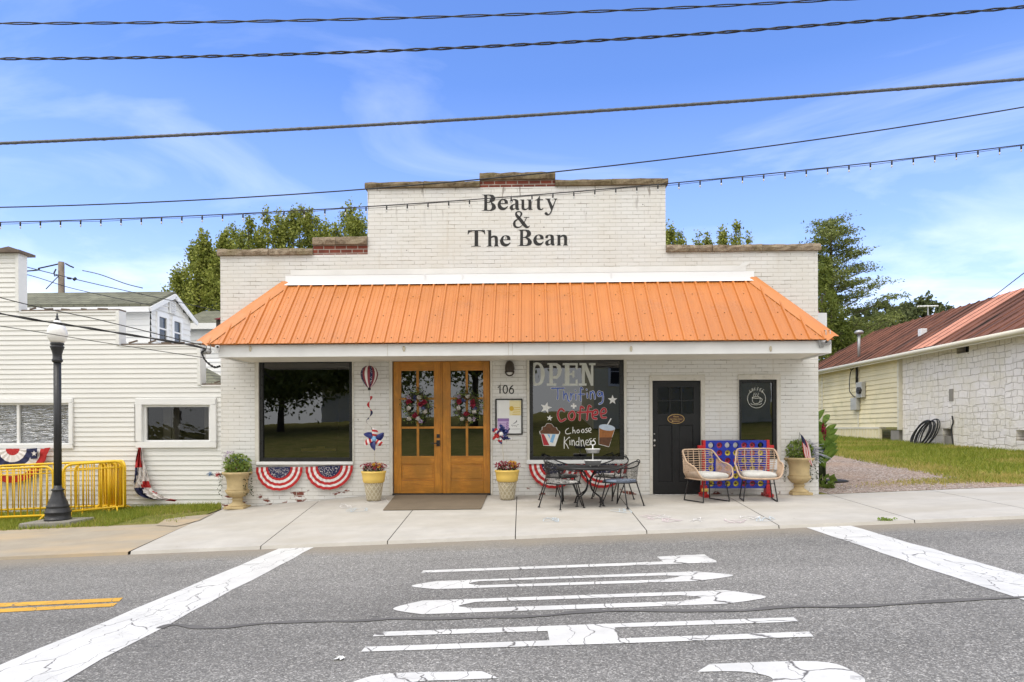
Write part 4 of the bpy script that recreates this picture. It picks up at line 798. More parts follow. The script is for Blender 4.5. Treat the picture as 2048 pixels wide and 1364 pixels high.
for (a, b, zt), e in zip(steps, (42, 240, 402, None)):
    if e: xx = b; mb.box(xx - .065, xx + .005, YL - .035, YL + .21, steps[(42, 240, 402).index(e) + 1][2] + .002, zt - .031); mb.box(xx - .30, xx + .02, YL - .028, YL + .2, zt - .03, zt - .001) if e == 999 else None
    mb.box(a + .01, b, YL - .028, YL + .22, zt - .03, zt)
mb.build_each('corner_board', M['siding'], LB, bev=.004)
mb = MB()
for (a, b, zt) in steps[1:]:
    mb.box(a + .02, b - .01, YL + .02, YL + .24, zt + .001, zt + .035)
    for k in range(int((b - a) / .35)): p = (a + .2 + .35 * k + random.uniform(-.08, .08)); mb.beam((p, YL + .05, zt + .05), (p + random.uniform(.08, .2), YL + .1, zt + random.uniform(.04, .11)), .03, .03)
q0 = steps[0]; mb.box(q0[0], q0[1] + .08, YL - .12, YL + .35, q0[2] + .001, q0[2] + .05); mb.add([(q0[1] - .5, YL - .1, q0[2] + .051), (q0[1] + .06, YL - .1, q0[2] + .051), (q0[1] - .15, YL - .1, q0[2] + .12), (q0[1] - .5, YL + .3, q0[2] + .051), (q0[1] + .06, YL + .3, q0[2] + .051), (q0[1] - .15, YL + .3, q0[2] + .12)], [(0, 1, 2), (3, 4, 5), (0, 2, 5, 3), (1, 2, 5, 4)])
mb.build('parapet_cap', M['scraps'], LB)
def vinyl_window(o, wi, glass, mull=None, room=True):
    i = (o[0] + wi, o[1] - wi, o[2] + wi, o[3] - wi); mb = MB(); frame4(mb, o, i, YL - .05, YL + .1); f = mb.build('window', M['vinyl'], LB, bev=.012)
    mb = MB(); g = (i[0] + .06, i[1] - .05, i[2] + .03, i[3] - .05); frame4(mb, (i[0] + .001, i[1] - .001, i[2] + .001, i[3] - .001), g, YL + .02, YL + .09)
    if mull: mb.box(mull - .025, mull + .025, YL + .021, YL + .089, g[2], g[3])
    mb.build('sash', M['vinyl'], f, bev=.004)
    mb = MB(); mb.poly([(g[0], YL + .06, g[2]), (g[1], YL + .06, g[2]), (g[1], YL + .06, g[3]), (g[0], YL + .06, g[3])]); mb.build('pane', glass, f, recalc=False)
    mb = MB(); a, b, c, d = g[0] - .3, g[1] + .3, g[2] - .5, g[3] + .3; y0, y1 = YL + .205, YL + 1.6
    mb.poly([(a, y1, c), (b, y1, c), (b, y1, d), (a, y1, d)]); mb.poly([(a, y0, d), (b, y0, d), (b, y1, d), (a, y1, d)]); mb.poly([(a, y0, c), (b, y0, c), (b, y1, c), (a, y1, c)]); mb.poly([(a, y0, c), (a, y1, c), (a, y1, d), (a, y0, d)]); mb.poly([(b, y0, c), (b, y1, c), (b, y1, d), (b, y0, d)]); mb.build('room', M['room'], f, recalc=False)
    return f, g
f, g = vinyl_window(A1, .085, M['glass_crinkle'], lx_(34))
f, g = vinyl_window(A2, .13, M['glass_old'])
mb = MB()
for px in (300, 318, 385, 398): a = lx_(px); mb.box(a, a + .16, YL + .5, YL + .56, g[2] - .1, g[3])
mb.build_each('curtain', M['curtain'], f)
# gabled upper wing behind
GX = -10.2
y0g, y1g = 5.34, 7.50; yr = (y0g + y1g) / 2; ze = 4.58; zrg = 5.10; xw = -26.0
mb = MB()
def gab(u, z, o): return (GX + o, u, z)
gw = [(5.71, 6.10, 3.74, 4.38), (6.50, 6.88, 3.74, 4.38)]; vt = (6.26, 6.58, 4.56, 4.92)
def gtop(z): return (y0g + .02, y1g - .02) if z < ze else (y0g + (z - ze) / (zrg - ze) * (yr - y0g), y1g - (z - ze) / (zrg - ze) * (y1g - yr))
siding(mb, y0g, y1g, 1.2, zrg - .05, gw + [vt], gab, .16, .025, 0, gtop); siding(mb, xw, GX, 1.2, ze, [], lambda u, z, o: (u, y0g - o, z), .16, .025)
mb.build('upper_wall', M['siding'], LB, recalc=False)
mb = MB(); mb.box(xw, GX - .12, y0g + .02, y1g, 1.2, ze - .02); mb.build('upper_core', M['roomdark'], LB)
mb = MB(); oh = .20
def sl_(x, s, up): return (x, yr + s * (yr - y0g + oh), zrg + .04 - (zrg - ze) * (1 + oh / (yr - y0g)) + up) 
for s in (-1, 1): mb.add([(xw, yr, zrg + .10), (GX + .10, yr, zrg + .10), sl_(GX + .10, s, .10), sl_(xw, s, .10), (xw, yr, zrg + .03), (GX + .10, yr, zrg + .03), sl_(GX + .10, s, .03), sl_(xw, s, .03)], [(0, 1, 2, 3), (4, 5, 6, 7), (0, 1, 5, 4), (1, 2, 6, 5), (2, 3, 7, 6), (0, 3, 7, 4)])
mb.build('upper_roof', M['shingle'], LB)
mb = MB()
for s in (-1, 1): a, b = Vector((GX + .12, yr, zrg - .03)), Vector(sl_(GX + .12, s, -.05)); mb.beam(a, b, .05, .12)
e = Vector(sl_(0, -1, 0)); mb.box(xw, GX + .08, e.y + .0, e.y + .03, e.z - .12, e.z + .02); mb.build('rake_board', M['vinyl'], LB, bev=.004)
mb = MB(); mb.box(GX + .02, GX + .05, vt[0], vt[1], vt[2], vt[3])
for k in range(7): z = vt[2] + .05 + k * .065; mb.add([(GX + .051, vt[0] + .04, z), (GX + .051, vt[1] - .04, z), (GX + .085, vt[1] - .04, z - .035), (GX + .085, vt[0] + .04, z - .035)], [(0, 1, 2, 3)])
mb.build('gable_vent', M['vinyl'], LB)
for r in gw:
    mb = MB()
    for a in ((r[0] - .10, r[1] + .10, r[3], r[3] + .12), (r[0] - .10, r[1] + .10, r[2] - .08, r[2]), (r[0] - .10, r[0], r[2], r[3]), (r[1], r[1] + .10, r[2], r[3])): mb.box(GX + .005, GX + .05, a[0], a[1], a[2], a[3])
    mb.box(GX, GX + .035, r[0], r[1], (r[2] + r[3]) / 2 - .02, (r[2] + r[3]) / 2 + .02); ww = mb.build('window', M['vinyl'], LB)
    mb = MB(); mb.poly([(GX + .012, r[0], r[2]), (GX + .012, r[1], r[2]), (GX + .012, r[1], r[3]), (GX + .012, r[0], r[3])]); mb.build('pane', M['glass_old'], ww, recalc=False)
    mb = MB(); mb.poly([(GX - .06, r[0], (r[2] + r[3]) / 2), (GX - .06, r[1], (r[2] + r[3]) / 2), (GX - .06, r[1], r[3]), (GX - .06, r[0], r[3])]); mb.build('blind', M['trim'], ww, recalc=False)
# rear roofs
a, b = P(355, 648, 11.5), P(470, 646, 11.5); zc_ = P(400, 622, 13.5).z
mb = MB(); mb.add([(a.x, 11.3, a.z), (b.x + 1, 11.3, a.z), (b.x + 1, 13.5, zc_), (a.x, 13.5, zc_), (a.x, 11.3, a.z - .08), (b.x + 1, 11.3, a.z - .08), (b.x + 1, 13.5, zc_ - .08), (a.x, 13.5, zc_ - .08)], [(0, 1, 2, 3), (4, 5, 6, 7), (0, 1, 5, 4), (2, 3, 7, 6), (0, 3, 7, 4), (1, 2, 6, 5)])
q = [P(398, 728, 4.2), P(452, 757, 4.2), P(452, 780, 3.2), P(398, 780, 3.2)]; mb.add(q + [p - Vector((0, 0, .06)) for p in q], [(0, 1, 2, 3), (4, 5, 6, 7), (0, 1, 5, 4), (1, 2, 6, 5), (2, 3, 7, 6), (3, 0, 4, 7)])
mb.build_each('rear_roof', M['shingle'], LB)
mb = MB(); siding(mb, a.x - .5, b.x + 1, .5, a.z - .14, [], lambda u, z, o: (u, 11.55 - o, z), .16, .025); mb.box(a.x, b.x + 1, 11.25, 11.28, a.z - .22, a.z - .01); mb.build('rear_wall', M['siding'], LB, recalc=False); mb = MB(); siding(mb, P(395, 760, 4.3).x, P(460, 760, 4.3).x, 1.2, P(420, 715, 4.3).z, [], lambda u, z, o: (u, 4.6 - o, z), .12, .025); mb.build('rear_wall', M['siding'], LB, recalc=False)

# ------------------------------------------------------------------ stone building on the right
RX = 14.0; RB = thing('stone_building', 'long low painted rubble stone building with rusty metal roof', 'building', (RX, 14, .6))
yc = PX(1805, 800, RX).y; y_n = 1.0; yfar = PX(1640, 800, RX).y + 1.5
ez = PX(2048, 664, RX).z
def ryz(px0, px1, py0, py1): a, b, c = PX(px0, (py0 + py1) / 2, RX), PX(px1, (py0 + py1) / 2, RX), (px0 + px1) / 2; return (b.y, a.y, PX(c, py1, RX).z, PX(c, py0, RX).z)
hl = [ryz(1913, 1938, 687, 706), ryz(1886, 1905, 857, 893), ryz(2032, 2075, 860, 882), ryz(1899, 1907, 778, 802)]
mb = MB(); tmp = MB(); walls(tmp, [(y_n, yc, -.4, ez)], hl[:3], 0, .35)
mb.add([(RX + v[1], v[0], v[2]) for v in tmp.v], tmp.f); mb.build('rubble_wall', M['rubble'], RB)
mb = MB(); mb.box(RX + .3, RX + .34, y_n, yc, -.3, ez); mb.build('inner_dark', M['roomdark'], RB)
mb = MB()
for h in (hl[1],): mb.box(RX + .02, RX + .2, h[0] + .05, h[1] - .05, h[2] - .1, (h[2] + h[3]) / 2 + .05)
h = hl[3]; mb.box(RX - .02, RX + .001, h[0], h[1], h[2], h[3]); mb.build_each('block_infill', M['greyconc'], RB)
zb_ = gh(RX, yc) + .55
mb = MB(); siding(mb, yc + .12, yfar, zb_, ez - .05, [], lambda u, z, o: (RX - .10 - o, u, z), .19, .03); mb.build('siding_wall', M['siding_y'], RB, recalc=False)
mb = MB(); mb.box(RX - .14, RX + .02, yc + .01, yc + .11, zb_ - .1, ez); ym = PX(1724, 780, RX).y; mb.box(RX - .145, RX - .1, ym, ym + .09, zb_, ez); ym2 = PX(1651, 780, RX).y; mb.box(RX - .145, RX - .1, ym2, ym2 + .09, zb_, ez)
mb.box(RX - .16, RX + .1, yc + 1.4, yfar, zb_ - .06, zb_ + .02); mb.build('corner_trim', M['gutter'], RB)
mb = MB()
y = yc + 1.4
while y < yfar: mb.box(RX - .13 - (.015 if int((y - yc) / .12) % 2 else 0), RX - .05, y, y + .12, -.2, zb_ - .061); y += .12
mb.build('skirting', M['siding_y'], RB)
mb = MB(); mb.box(RX - .05, RX + .15, yc + .15, yc + .75, 0, gh(RX, yc) + .42); mb.build('corner_block', M['greyconc'], RB)
# roof
xe_, ze_ = RX - .45, ez + .02; xr_, zr_ = RX + 2.9, 0; zr_ = PX(2048, 577, xr_).z; yre = PX(1752, 654, xr_).y; yn2 = y_n - .5; yfe = yfar + .3
mb = MB(); n = 26
def rp(t, y, up=0): return (xe_ + (xr_ - xe_) * t, y, ze_ + (zr_ - ze_) * t + up)
mb.poly([rp(0, yn2), rp(0, yfe), rp(1, yre), rp(1, yn2)]); mb.poly([rp(0, yn2, -.04), rp(0, yfe, -.04), rp(1, yre, -.04), rp(1, yn2, -.04)])
mb.poly([(xr_, yn2, zr_), (xr_, yre, zr_), (2 * xr_ - xe_, yfe, ze_), (2 * xr_ - xe_, yn2, ze_)]); mb.poly([rp(0, yfe), rp(1, yre), (2 * xr_ - xe_, yfe, ze_)])
y = yn2 + .2
while y < yfe - .2:
    te = 1 if y < yre else max(0, 1 - (y - yre) / max(.1, yfe - yre)); mb.beam(rp(0, y, .018), rp(te, y, .018), .05, .045); y += .55
rf = mb.build('rusty_roof', M['rust'], RB, recalc=False)
mb = MB(); ya, yb = PX(1805, 690, xe_).y, PX(1840, 690, xe_).y; ya, yb = PX(1822, 690, xe_).y, PX(1860, 690, xe_).y
mb.poly([rp(.01, yb, .032), rp(.01, ya + .25, .032), rp(.995, ya + .4, .032), rp(.995, yb, .032)]); mb.build('newer_sheet', M['rust_new'], rf, recalc=False)
mb = MB(); mb.tube([(xe_ - .07, yn2, ez - .06), (xe_ - .07, yfe, ez - .04)], .075, 8); mb.box(xe_ - .02, xe_ + .03, yn2, yfe, ez - .17, ez - .001); mb.box(xe_ + .031, RX - .001, yn2, yfe, ez - .1, ez - .08); mb.build('gutter', M['gutter'], rf)
q = PX(1718, 712, xe_ + .5); mb = MB(); y = q.y; zb2 = ze_ + (zr_ - ze_) * .5 / (xr_ - xe_); mb.tube([(xe_ + .5, y, zb2 - .1), (xe_ + .5, y, zb2 + 1.05)], .06, 8); mb.lathe([(.02, 0), (.17, .03), (.19, .1), (.12, .17), (.01, .19)], (xe_ + .5, y, zb2 + .98), 10); mb.build('flue_pipe', M['galv'], rf)
t_ = .42; qy = PX(1845, 664, xe_ + (xr_ - xe_) * t_).y; c = rp(t_, qy, .12); mb = MB(); mb.box(c[0] - .12, c[0] + .12, qy - .11, qy + .11, c[2] - .22, c[2] + .08); mb.build('roof_vent', M['white_flash'], rf, bev=.02)
# meter boxes and conduit on the siding
mb = MB()
for px, py, w_, h_ in ((1722, 780, .26, .52), (1711, 808, .26, .42)): q = PX(px, py, RX - .2); mb.box(RX - .30, RX - .132, q.y - w_, q.y + w_, q.z - h_ / 1.6, q.z + h_ / 1.6)
mx_ = mb.build('meter_box', M['greybox'], RB, bev=.02)
q = PX(1720, 781, RX - .3); mb = MB(); mb.tube([(RX - .29, q.y, q.z), (RX - .40, q.y, q.z)], .14, 14); mb.build('meter_dial', M['rubber'], mx_)
mb = MB(); mb.tube([(RX - .2, PX(1723, 770, RX).y, q.z + .3), (RX - .2, PX(1723, 730, RX).y, ez - .05)], .05); mb.tube([PX(*p, RX - .22) for p in smooth([(1698, 733), (1703, 740), (1708, 735), (1701, 745), (1699, 770), (1700, 784), (1710, 795)], 5)], .02, 6); mb.build('service_conduit', M['rubber'], mx_)
# cable stapled to the stone and vent gap detail
mb = MB(); mb.tube([PX(*p, RX - .03) for p in smooth([(1904, 832), (1906, 845), (1903, 858), (1906, 890), (1905, 902)], 4)], .02, 6); mb.build('wall_cable', M['rubber'], RB)
# ------------------------------------------------------------------ road markings
def mark(name, polys, m, dz=.004):
    mb = MB()
    for pl in polys: mb.tess([[tuple(G(*p))[:2] for p in pl]], lambda x, y: Vector((x, y, gh(x, min(y, -3.77)) + dz)))
    return tag(mb.build('road_marking', m, recalc=False), kind='structure')
def rag(a, b, n=14, amp=.018):
    """slightly uneven painted edge between two ground points"""
    return [Vector(a) + (Vector(b) - Vector(a)) * (i / n) + Vector((random.uniform(-amp, amp), 0, 0)) for i in range(n + 1)]
def bar(name, q):
    p = [G(*v) for v in q]; e1 = rag(p[0], p[1]); e2 = rag(p[2], p[3]); mb = MB()
    mb.tess([[(v.x, v.y) for v in e1 + e2]], lambda x, y: Vector((x, y, zr(x) + .004))); tag(mb.build('road_marking', M['white_line'], recalc=False), kind='structure')
bar('crosswalk_line', [(560, 1092), (-250, 1435), (-95, 1480), (627, 1089)]); bar('crosswalk_line', [(1612, 1050), (2420, 1328), (2500, 1278), (1700, 1047)])
mark('centre_line', [[(-700, 1238), (-700, 1247), (238, 1203.5), (246, 1196)], [(-700, 1254), (-700, 1263), (226, 1213.5), (235, 1206.5)]], M['yellow_line'])
Z5 = lambda x, y: (680 + x / 2.9257, 960 + y / 2.9257); Z6 = lambda x, y: (1348 + x / 2.9257, 960 + y / 2.9257)
mark('school_letter', [[Z5(475, 545), Z5(487, 531), Z5(1890, 479), Z5(1855, 450), Z6(178, 437), Z6(212, 460), Z6(246, 473), Z6(250, 484)]], M['white_line'])
def pill(L, R, tl, tr, bl, br, il, ir, name):
    """elongated letter O: outer outline with a long slot"""
    out = smooth([bl, L, tl], 8)[:-1] + [tl] + smooth([tr, R, br], 8)
    mb = MB(); f = lambda p: tuple(G(*p))[:2]
    mb.tess([[f(p) for p in out], [f(p) for p in il]], lambda x, y: Vector((x, y, zr(x) + .004))); tag(mb.build('road_marking', M['white_line'], recalc=False), kind='structure')
pill(Z5(418, 622), Z6(348, 560), Z5(560, 594), Z6(120, 537), Z5(560, 641), Z6(120, 594), smooth([Z5(815, 618), Z5(752, 608), Z5(815, 594)], 5) + smooth([Z5(1900, 560), Z5(1985, 566), Z5(1900, 584)], 5), None, 'school_letter')
pill(Z5(310, 756), Z6(540, 687), Z5(480, 708), Z6(300, 647), Z5(480, 788), Z6(300, 727), smooth([Z5(790, 752), Z5(692, 740), Z5(790, 716)], 5) + smooth([Z6(40, 676), Z6(160, 691), Z6(40, 712)], 5), None, 'school_letter')
mark('school_letter', [[Z5(190, 918), Z5(215, 892), Z5(1225, 856), Z6(700, 806), Z6(728, 832), Z5(1608, 866), Z5(1630, 930), Z6(790, 890), Z6(818, 919), Z5(1600, 960), Z5(1240, 972), Z5(122, 1008), Z5(147, 979), Z5(1225, 941), Z5(1215, 886)]], M['white_line'])
# the letter C at the bottom edge: two hooked ends that join on the near side, outside the picture
cl = smooth([Z5(930, 1163), Z5(700, 1172), Z5(420, 1188), Z5(300, 1260), Z5(420, 1330)], 6); co_ = smooth([Z5(300, 1400), Z5(60, 1300), Z5(-40, 1250), Z5(90, 1180), Z5(300, 1135), Z5(830, 1122)], 6)
cr = smooth([Z6(135, 1126), Z6(400, 1125), Z6(570, 1160), Z6(540, 1215), Z6(400, 1260)], 6); co2 = smooth([Z6(500, 1340), Z6(900, 1310), Z6(1110, 1200), Z6(1060, 1130), Z6(840, 1065), Z6(210, 1080)], 6)
mark('school_letter', [cl + [Z6(400, 1260)] + cr[::-1][1:] + co2[::-1] + [Z5(300, 1400)] + co_[1:]], M['white_line']) if False else mark('school_letter', [co_ + cl, cr + co2], M['white_line'])
tp = smooth([(318, 1258), (345, 1250), (400, 1256), (440, 1256), (520, 1248), (600, 1244), (700, 1243), (790, 1238), (880, 1238), (1000, 1235), (1090, 1232), (1170, 1224), (1300, 1222), (1480, 1222), (1560, 1215), (1680, 1214), (1780, 1210), (1900, 1202), (2120, 1192)], 6)
mb = MB(); gp = [G(*p) for p in tp]; mb.ribbon([(p.x, p.y) for p in gp], [.062 + .02 * math.sin(i * .7) + random.uniform(-.008, .008) for i in range(len(gp))], lambda x, y: Vector((x, y, zr(x) + .0055))); tag(mb.build('road_surface_seam', M['seal'], recalc=False), kind='structure')
# faint chalk drawings on the pavement
M['chalk_w'] = mat('white chalk', (0.68, 0.66, 0.64), 0.9, 0.1); M['chalk_p'] = mat('pink chalk', (0.64, 0.54, 0.56), 0.9, 0.1); M['chalk_b'] = mat('blue chalk', (0.52, 0.58, 0.62), 0.9, 0.1)
for m, L in (('chalk_w', [(1320, 1033), (1400, 1040), (1500, 1035), (760, 1000), (700, 1012)]), ('chalk_p', [(1300, 1035), (1345, 1040), (1470, 1043)]), ('chalk_b', [(1105, 1040), (1240, 1022), (715, 1020), (1530, 1038)])):
    mb = MB()
    for (px, py) in L:
        for k in range(4): a = [(px + random.uniform(-22, 22), py + random.uniform(-5, 5)) for _ in range(4)]; g_ = [G(*p) for p in smooth(a, 5)]; mb.ribbon([(p.x, p.y) for p in g_], .014, lambda x, y: Vector((x, y, gh(x, y) + .0055 + .0004 * k)))
    tag(mb.build('pavement_marking', M[m], recalc=False), kind='structure')

# ------------------------------------------------------------------ paint on the big right window
def win(x, y, off=.051): return P(1055 + x / 6.82, 715 + y / 6.82, off)
mb = MB(); wf = lambda x, y: win(x, y, .0535)
mb.tess([outline([(78, 100), (100, 72), (130, 66), (190, 90), (232, 180), (232, 270), (195, 360), (120, 385), (85, 380), (76, 350)]), outline([(100, 240), (105, 130), (135, 95), (170, 130), (182, 230), (170, 320), (135, 350), (105, 330)])], wf)
def slab(*r): mb.poly([wf(r[0], r[1]), wf(r[2], r[1]), wf(r[2], r[3]), wf(r[0], r[3])])
slab(298, 98, 345, 352); slab(270, 76, 345, 97); slab(262, 353, 392, 385); mb.tess([[(346, 76), (400, 76), (450, 110), (468, 175), (450, 245), (400, 290), (346, 292), (346, 255), (390, 250), (410, 215), (412, 160), (390, 115), (346, 112)]], wf)
slab(510, 76, 572, 385); slab(480, 76, 509, 105); slab(480, 355, 509, 385); slab(573, 76, 685, 105); slab(655, 106, 685, 160); slab(573, 212, 610, 240); slab(611, 180, 640, 275); slab(573, 355, 685, 385); slab(655, 300, 685, 354)
slab(742, 106, 782, 352); slab(708, 76, 742, 105); slab(696, 353, 805, 385); mb.tess([[(743, 76), (800, 76), (898, 330), (898, 385), (865, 385), (790, 190), (783, 170), (783, 106), (743, 105)]], wf); slab(866, 106, 898, 328); slab(838, 76, 928, 105)
mb.build('open_lettering', M['pgrey'], WF2, recalc=False)
lay = [0]
def brush(strokes, w, mats, outw):
    """strokes drawn twice: a wider pale outline behind and the colour on top"""
    for k, ww, nm in ((0, w + outw, mats[0]), (1, w, mats[1])):
        mb = MB()
        for st in strokes:
            lay[0] += 1; off = .0500 - .0011 * k - .00002 * (lay[0] % 40); f = lambda x, y: win(x, y, off)
            pts = smooth(st, 6) if len(st) > 2 else st
            mb.ribbon(pts, ww, f)
            for e in (pts[0], pts[-1]): off -= .00001; mb.tess([[(e[0] + ww / 2 * math.cos(t), e[1] + ww / 2 * math.sin(t)) for t in np.linspace(0, 2 * PI, 12)[:-1]]], f)
        yield mb, nm
def painted(name, strokes, w, mats, outw):
    for k, (mb, nm) in enumerate(brush(strokes, w, mats, outw)):
        if outw == 0 and k == 0: continue
        mb.build(name if k else name + '_outline', M[nm], WF2, recalc=False)
painted('thrifing_lettering', [[(328, 420), (500, 418)], [(412, 424), (416, 500), (410, 568)], [(495, 460), (494, 520), (497, 570)], [(497, 520), (525, 490), (545, 530), (550, 575), (570, 598)], [(588, 490), (594, 540), (588, 578)], [(592, 525), (608, 498), (628, 496)], [(660, 500), (660, 572)], [(652, 446), (655, 452)], [(752, 430), (730, 408), (722, 470), (728, 590)], [(690, 500), (775, 500)], [(812, 490), (818, 550)], [(806, 436), (808, 440)], [(858, 470), (860, 520), (862, 560)], [(860, 500), (890, 462), (912, 500), (918, 562)], [(1010, 480), (975, 462), (958, 495), (972, 525), (1005, 515), (1016, 470), (1030, 540), (1020, 610), (980, 632)]], 17, ('pw', 'pblue'), 10)
painted('coffee_lettering', [[(500, 730), (460, 700), (420, 740), (418, 810), (455, 868), (515, 840)], [(600, 735), (562, 780), (575, 840), (620, 845), (645, 790), (625, 738), (600, 735)], [(765, 690), (730, 672), (718, 740), (712, 850)], [(685, 750), (775, 745)], [(865, 672), (835, 660), (822, 730), (812, 845)], [(790, 745), (880, 738)], [(890, 785), (950, 770), (950, 725), (915, 720), (885, 770), (895, 825), (940, 835)], [(1005, 770), (1065, 750), (1062, 705), (1030, 700), (1000, 750), (1015, 815), (1070, 820)]], 27, ('pgrey', 'pred'), 5)
painted('kindness_lettering', [[(600, 958), (560, 965), (530, 985), (518, 1010), (530, 1040), (565, 1040)][1:] + [(590, 1030)], [(620, 950), (618, 1030)], [(618, 1005), (640, 990), (652, 1032)], [(690, 985), (672, 1005), (685, 1028), (708, 1015), (700, 988), (690, 985)], [(755, 978), (735, 1000), (748, 1025), (772, 1010), (765, 982), (755, 978)], [(815, 965), (792, 978), (815, 1000), (810, 1020), (788, 1020)], [(838, 1000), (865, 990), (860, 962), (838, 968), (832, 1005), (866, 1022)],
    [(505, 1085), (500, 1160), (500, 1240)], [(570, 1085), (510, 1150), (535, 1190), (558, 1240)], [(578, 1130), (580, 1190)], [(576, 1095), (577, 1097)], [(605, 1125), (608, 1195)], [(606, 1150), (628, 1128), (640, 1160), (642, 1200)], [(700, 1150), (672, 1145), (660, 1180), (680, 1200), (700, 1175)], [(702, 1090), (702, 1205)], [(728, 1125), (735, 1210)], [(730, 1150), (755, 1125), (768, 1170), (776, 1210)], [(795, 1170), (830, 1150), (822, 1125), (798, 1135), (798, 1185), (835, 1195)], [(872, 1105), (845, 1118), (868, 1150), (866, 1180), (840, 1190)], [(925, 1105), (898, 1118), (922, 1150), (918, 1185), (890, 1190)]], 10, ('pw', 'pw'), 0)
mb = MB()
def star(cx, cy, r, a0): return [(cx + (r if k % 2 == 0 else r * .42) * math.sin(a0 + k * PI / 5), cy - (r if k % 2 == 0 else r * .42) * math.cos(a0 + k * PI / 5)) for k in range(10)]
for s_ in (star(252, 686, 82, .25), star(302, 826, 42, .1), star(1160, 578, 68, 0)): mb.tess([s_], lambda x, y: win(x, y, .0498))
mb.poly([win(618, 625, .0497), win(642, 625, .0497), win(642, 698, .0497), win(618, 698, .0497)]); mb.poly([win(592, 650, .0496), win(617, 650, .0496), win(617, 674, .0496), win(592, 674, .0496)]); mb.poly([win(643, 650, .0496), win(668, 650, .0496), win(668, 674, .0496), win(643, 674, .0496)]); mb.build('painted_star', M['pw'], WF2, recalc=False)
# cupcake and iced cup
top = outline([(178, 1040, 1), (172, 1005), (200, 985), (205, 950), (240, 940), (265, 905), (300, 902), (335, 915), (355, 945), (390, 955), (405, 985), (435, 1010), (425, 1045, 1)])
wr = [(185, 1040), (428, 1045), (375, 1205), (220, 1198)]
def grow(pl, k): c = (sum(p[0] for p in pl) / len(pl), sum(p[1] for p in pl) / len(pl)); return [(c[0] + (p[0] - c[0]) * k, c[1] + (p[1] - c[1]) * k) for p in pl]
mb = MB(); mb.tess([grow(top, 1.07)], lambda x, y: win(x, y, .0495)); mb.tess([grow(wr, 1.05)], lambda x, y: win(x, y, .0494))
cup = [(980, 945), (1188, 975), (1110, 1215), (975, 1180)]; mb.tess([grow(cup, 1.05)], lambda x, y: win(x, y, .0493)); mb.ribbon([(1140, 830), (1092, 915)], 15, lambda x, y: win(x, y, .0492)); mb.build_each('painted_treats', M['pw'], WF2, recalc=False)
mb = MB(); mb.tess([top], lambda x, y: win(x, y, .0488)); mb.build('painted_muffin', M['pbrown'], WF2, recalc=False)
mb = MB(); mb.tess([[(185, 1042), (225, 1046), (300, 1198), (220, 1196)]], lambda x, y: win(x, y, .0485)); mb.build('painted_red_band', M['pred'], WF2, recalc=False)
mb = MB(); mb.tess([[(340, 1048), (385, 1048), (345, 1165), (305, 1150)]], lambda x, y: win(x, y, .0484)); mb.tess([[(270, 1048), (300, 1048), (310, 1110)]], lambda x, y: win(x, y, .0484)); mb.build('painted_blue_band', M['psky'], WF2, recalc=False)
mb = MB(); mb.tess([cup], lambda x, y: win(x, y, .0487)); mb.build('painted_coffee', M['ptan'], WF2, recalc=False)
mb = MB(); mb.tess([[(978, 1090), (1155, 1090), (1110, 1213), (976, 1180)]], lambda x, y: win(x, y, .0481)); mb.build('painted_ice', M['pbrown'], WF2, recalc=False)
mb = MB(); mb.tess([[(1084 + 110 * math.cos(t), 955 + 42 * math.sin(t) + 13 * math.cos(t)) for t in np.linspace(0, 2 * PI, 26)[:-1]]], lambda x, y: win(x, y, .0478)); mb.build('painted_lid', M['pice'], WF2, recalc=False)

# ------------------------------------------------------------------ neon sign, plaque, notice board
ns = thing('neon_sign', 'round white neon tube coffee cup sign hanging inside the narrow window', 'sign', P(1513, 820, .10))
NZ = lambda x, y: P(1280 + x / 4.5475, 720 + y / 4.5475, .085)
mb = MB(); r_ = .0036
mb.tube([NZ(1060 + 82 * math.cos(t), 352 + 84 * math.sin(t)) for t in np.linspace(-PI * .34, PI * 1.34, 40)], r_, 6)
mb.build('ring_tube', M['neon'], ns); mb = MB()
mb.tube([NZ(*p) for p in smooth([(1020, 340), (1024, 375), (1040, 393), (1075, 393), (1090, 375), (1094, 340)], 5)], r_, 6); mb.tube([NZ(1057 + 37 * math.cos(t), 342 + 7 * math.sin(t)) for t in np.linspace(0, 2 * PI, 20)], r_, 6); mb.tube([NZ(*p) for p in smooth([(1094, 352), (1110, 352), (1106, 375), (1088, 382)], 5)], r_, 6); mb.tube([NZ(*p) for p in smooth([(1008, 392), (1020, 404), (1060, 408), (1095, 402), (1105, 390)], 5)], r_, 6)
for x in (1038, 1057, 1077): mb.tube([NZ(*p) for p in smooth([(x, 332), (x - 8, 320), (x + 2, 310), (x - 4, 298)], 5)], r_ * .8, 6)
mb.build('cup_tube', M['neon'], ns); mb = MB()
def word_arc(txt):
    S = {'C': [[(.8, .1), (.2, .2), (.1, .6), (.3, .95), (.85, .9)]], 'O': [[(.5, 0), (.1, .5), (.5, 1), (.9, .5), (.5, 0)]], 'F': [[(.85, 0), (.2, 0), (.2, 1)], [(.2, .5), (.7, .5)]], 'E': [[(.85, 0), (.2, 0), (.2, 1), (.85, 1)], [(.2, .5), (.7, .5)]]}
    for k, ch in enumerate(txt):
        a = -.62 + 1.24 * k / (len(txt) - 1)
        for st in S[ch]: mb.tube([NZ(1060 + (98 - 30 * (v - .5)) * math.sin(a) + 17 * (u_ - .5) * math.cos(a), 358 - (92 - 30 * (v - .5)) * math.cos(a) + 17 * (u_ - .5) * math.sin(a)) for u_, v in st], r_ * .8, 6)
word_arc('COFFEE'); mb.build('word_tube', M['neon'], ns)
mb = MB(); mb.tube([NZ(1022, 272), NZ(1057, 225), NZ(1094, 270)], .002, 4); mb.build('hanging_cord', M['trim'], ns)
pc = P(1352.3, 837.7, 0); pq = thing('door_plaque', 'small oval brown and gold plaque on the black door', 'sign', pc)
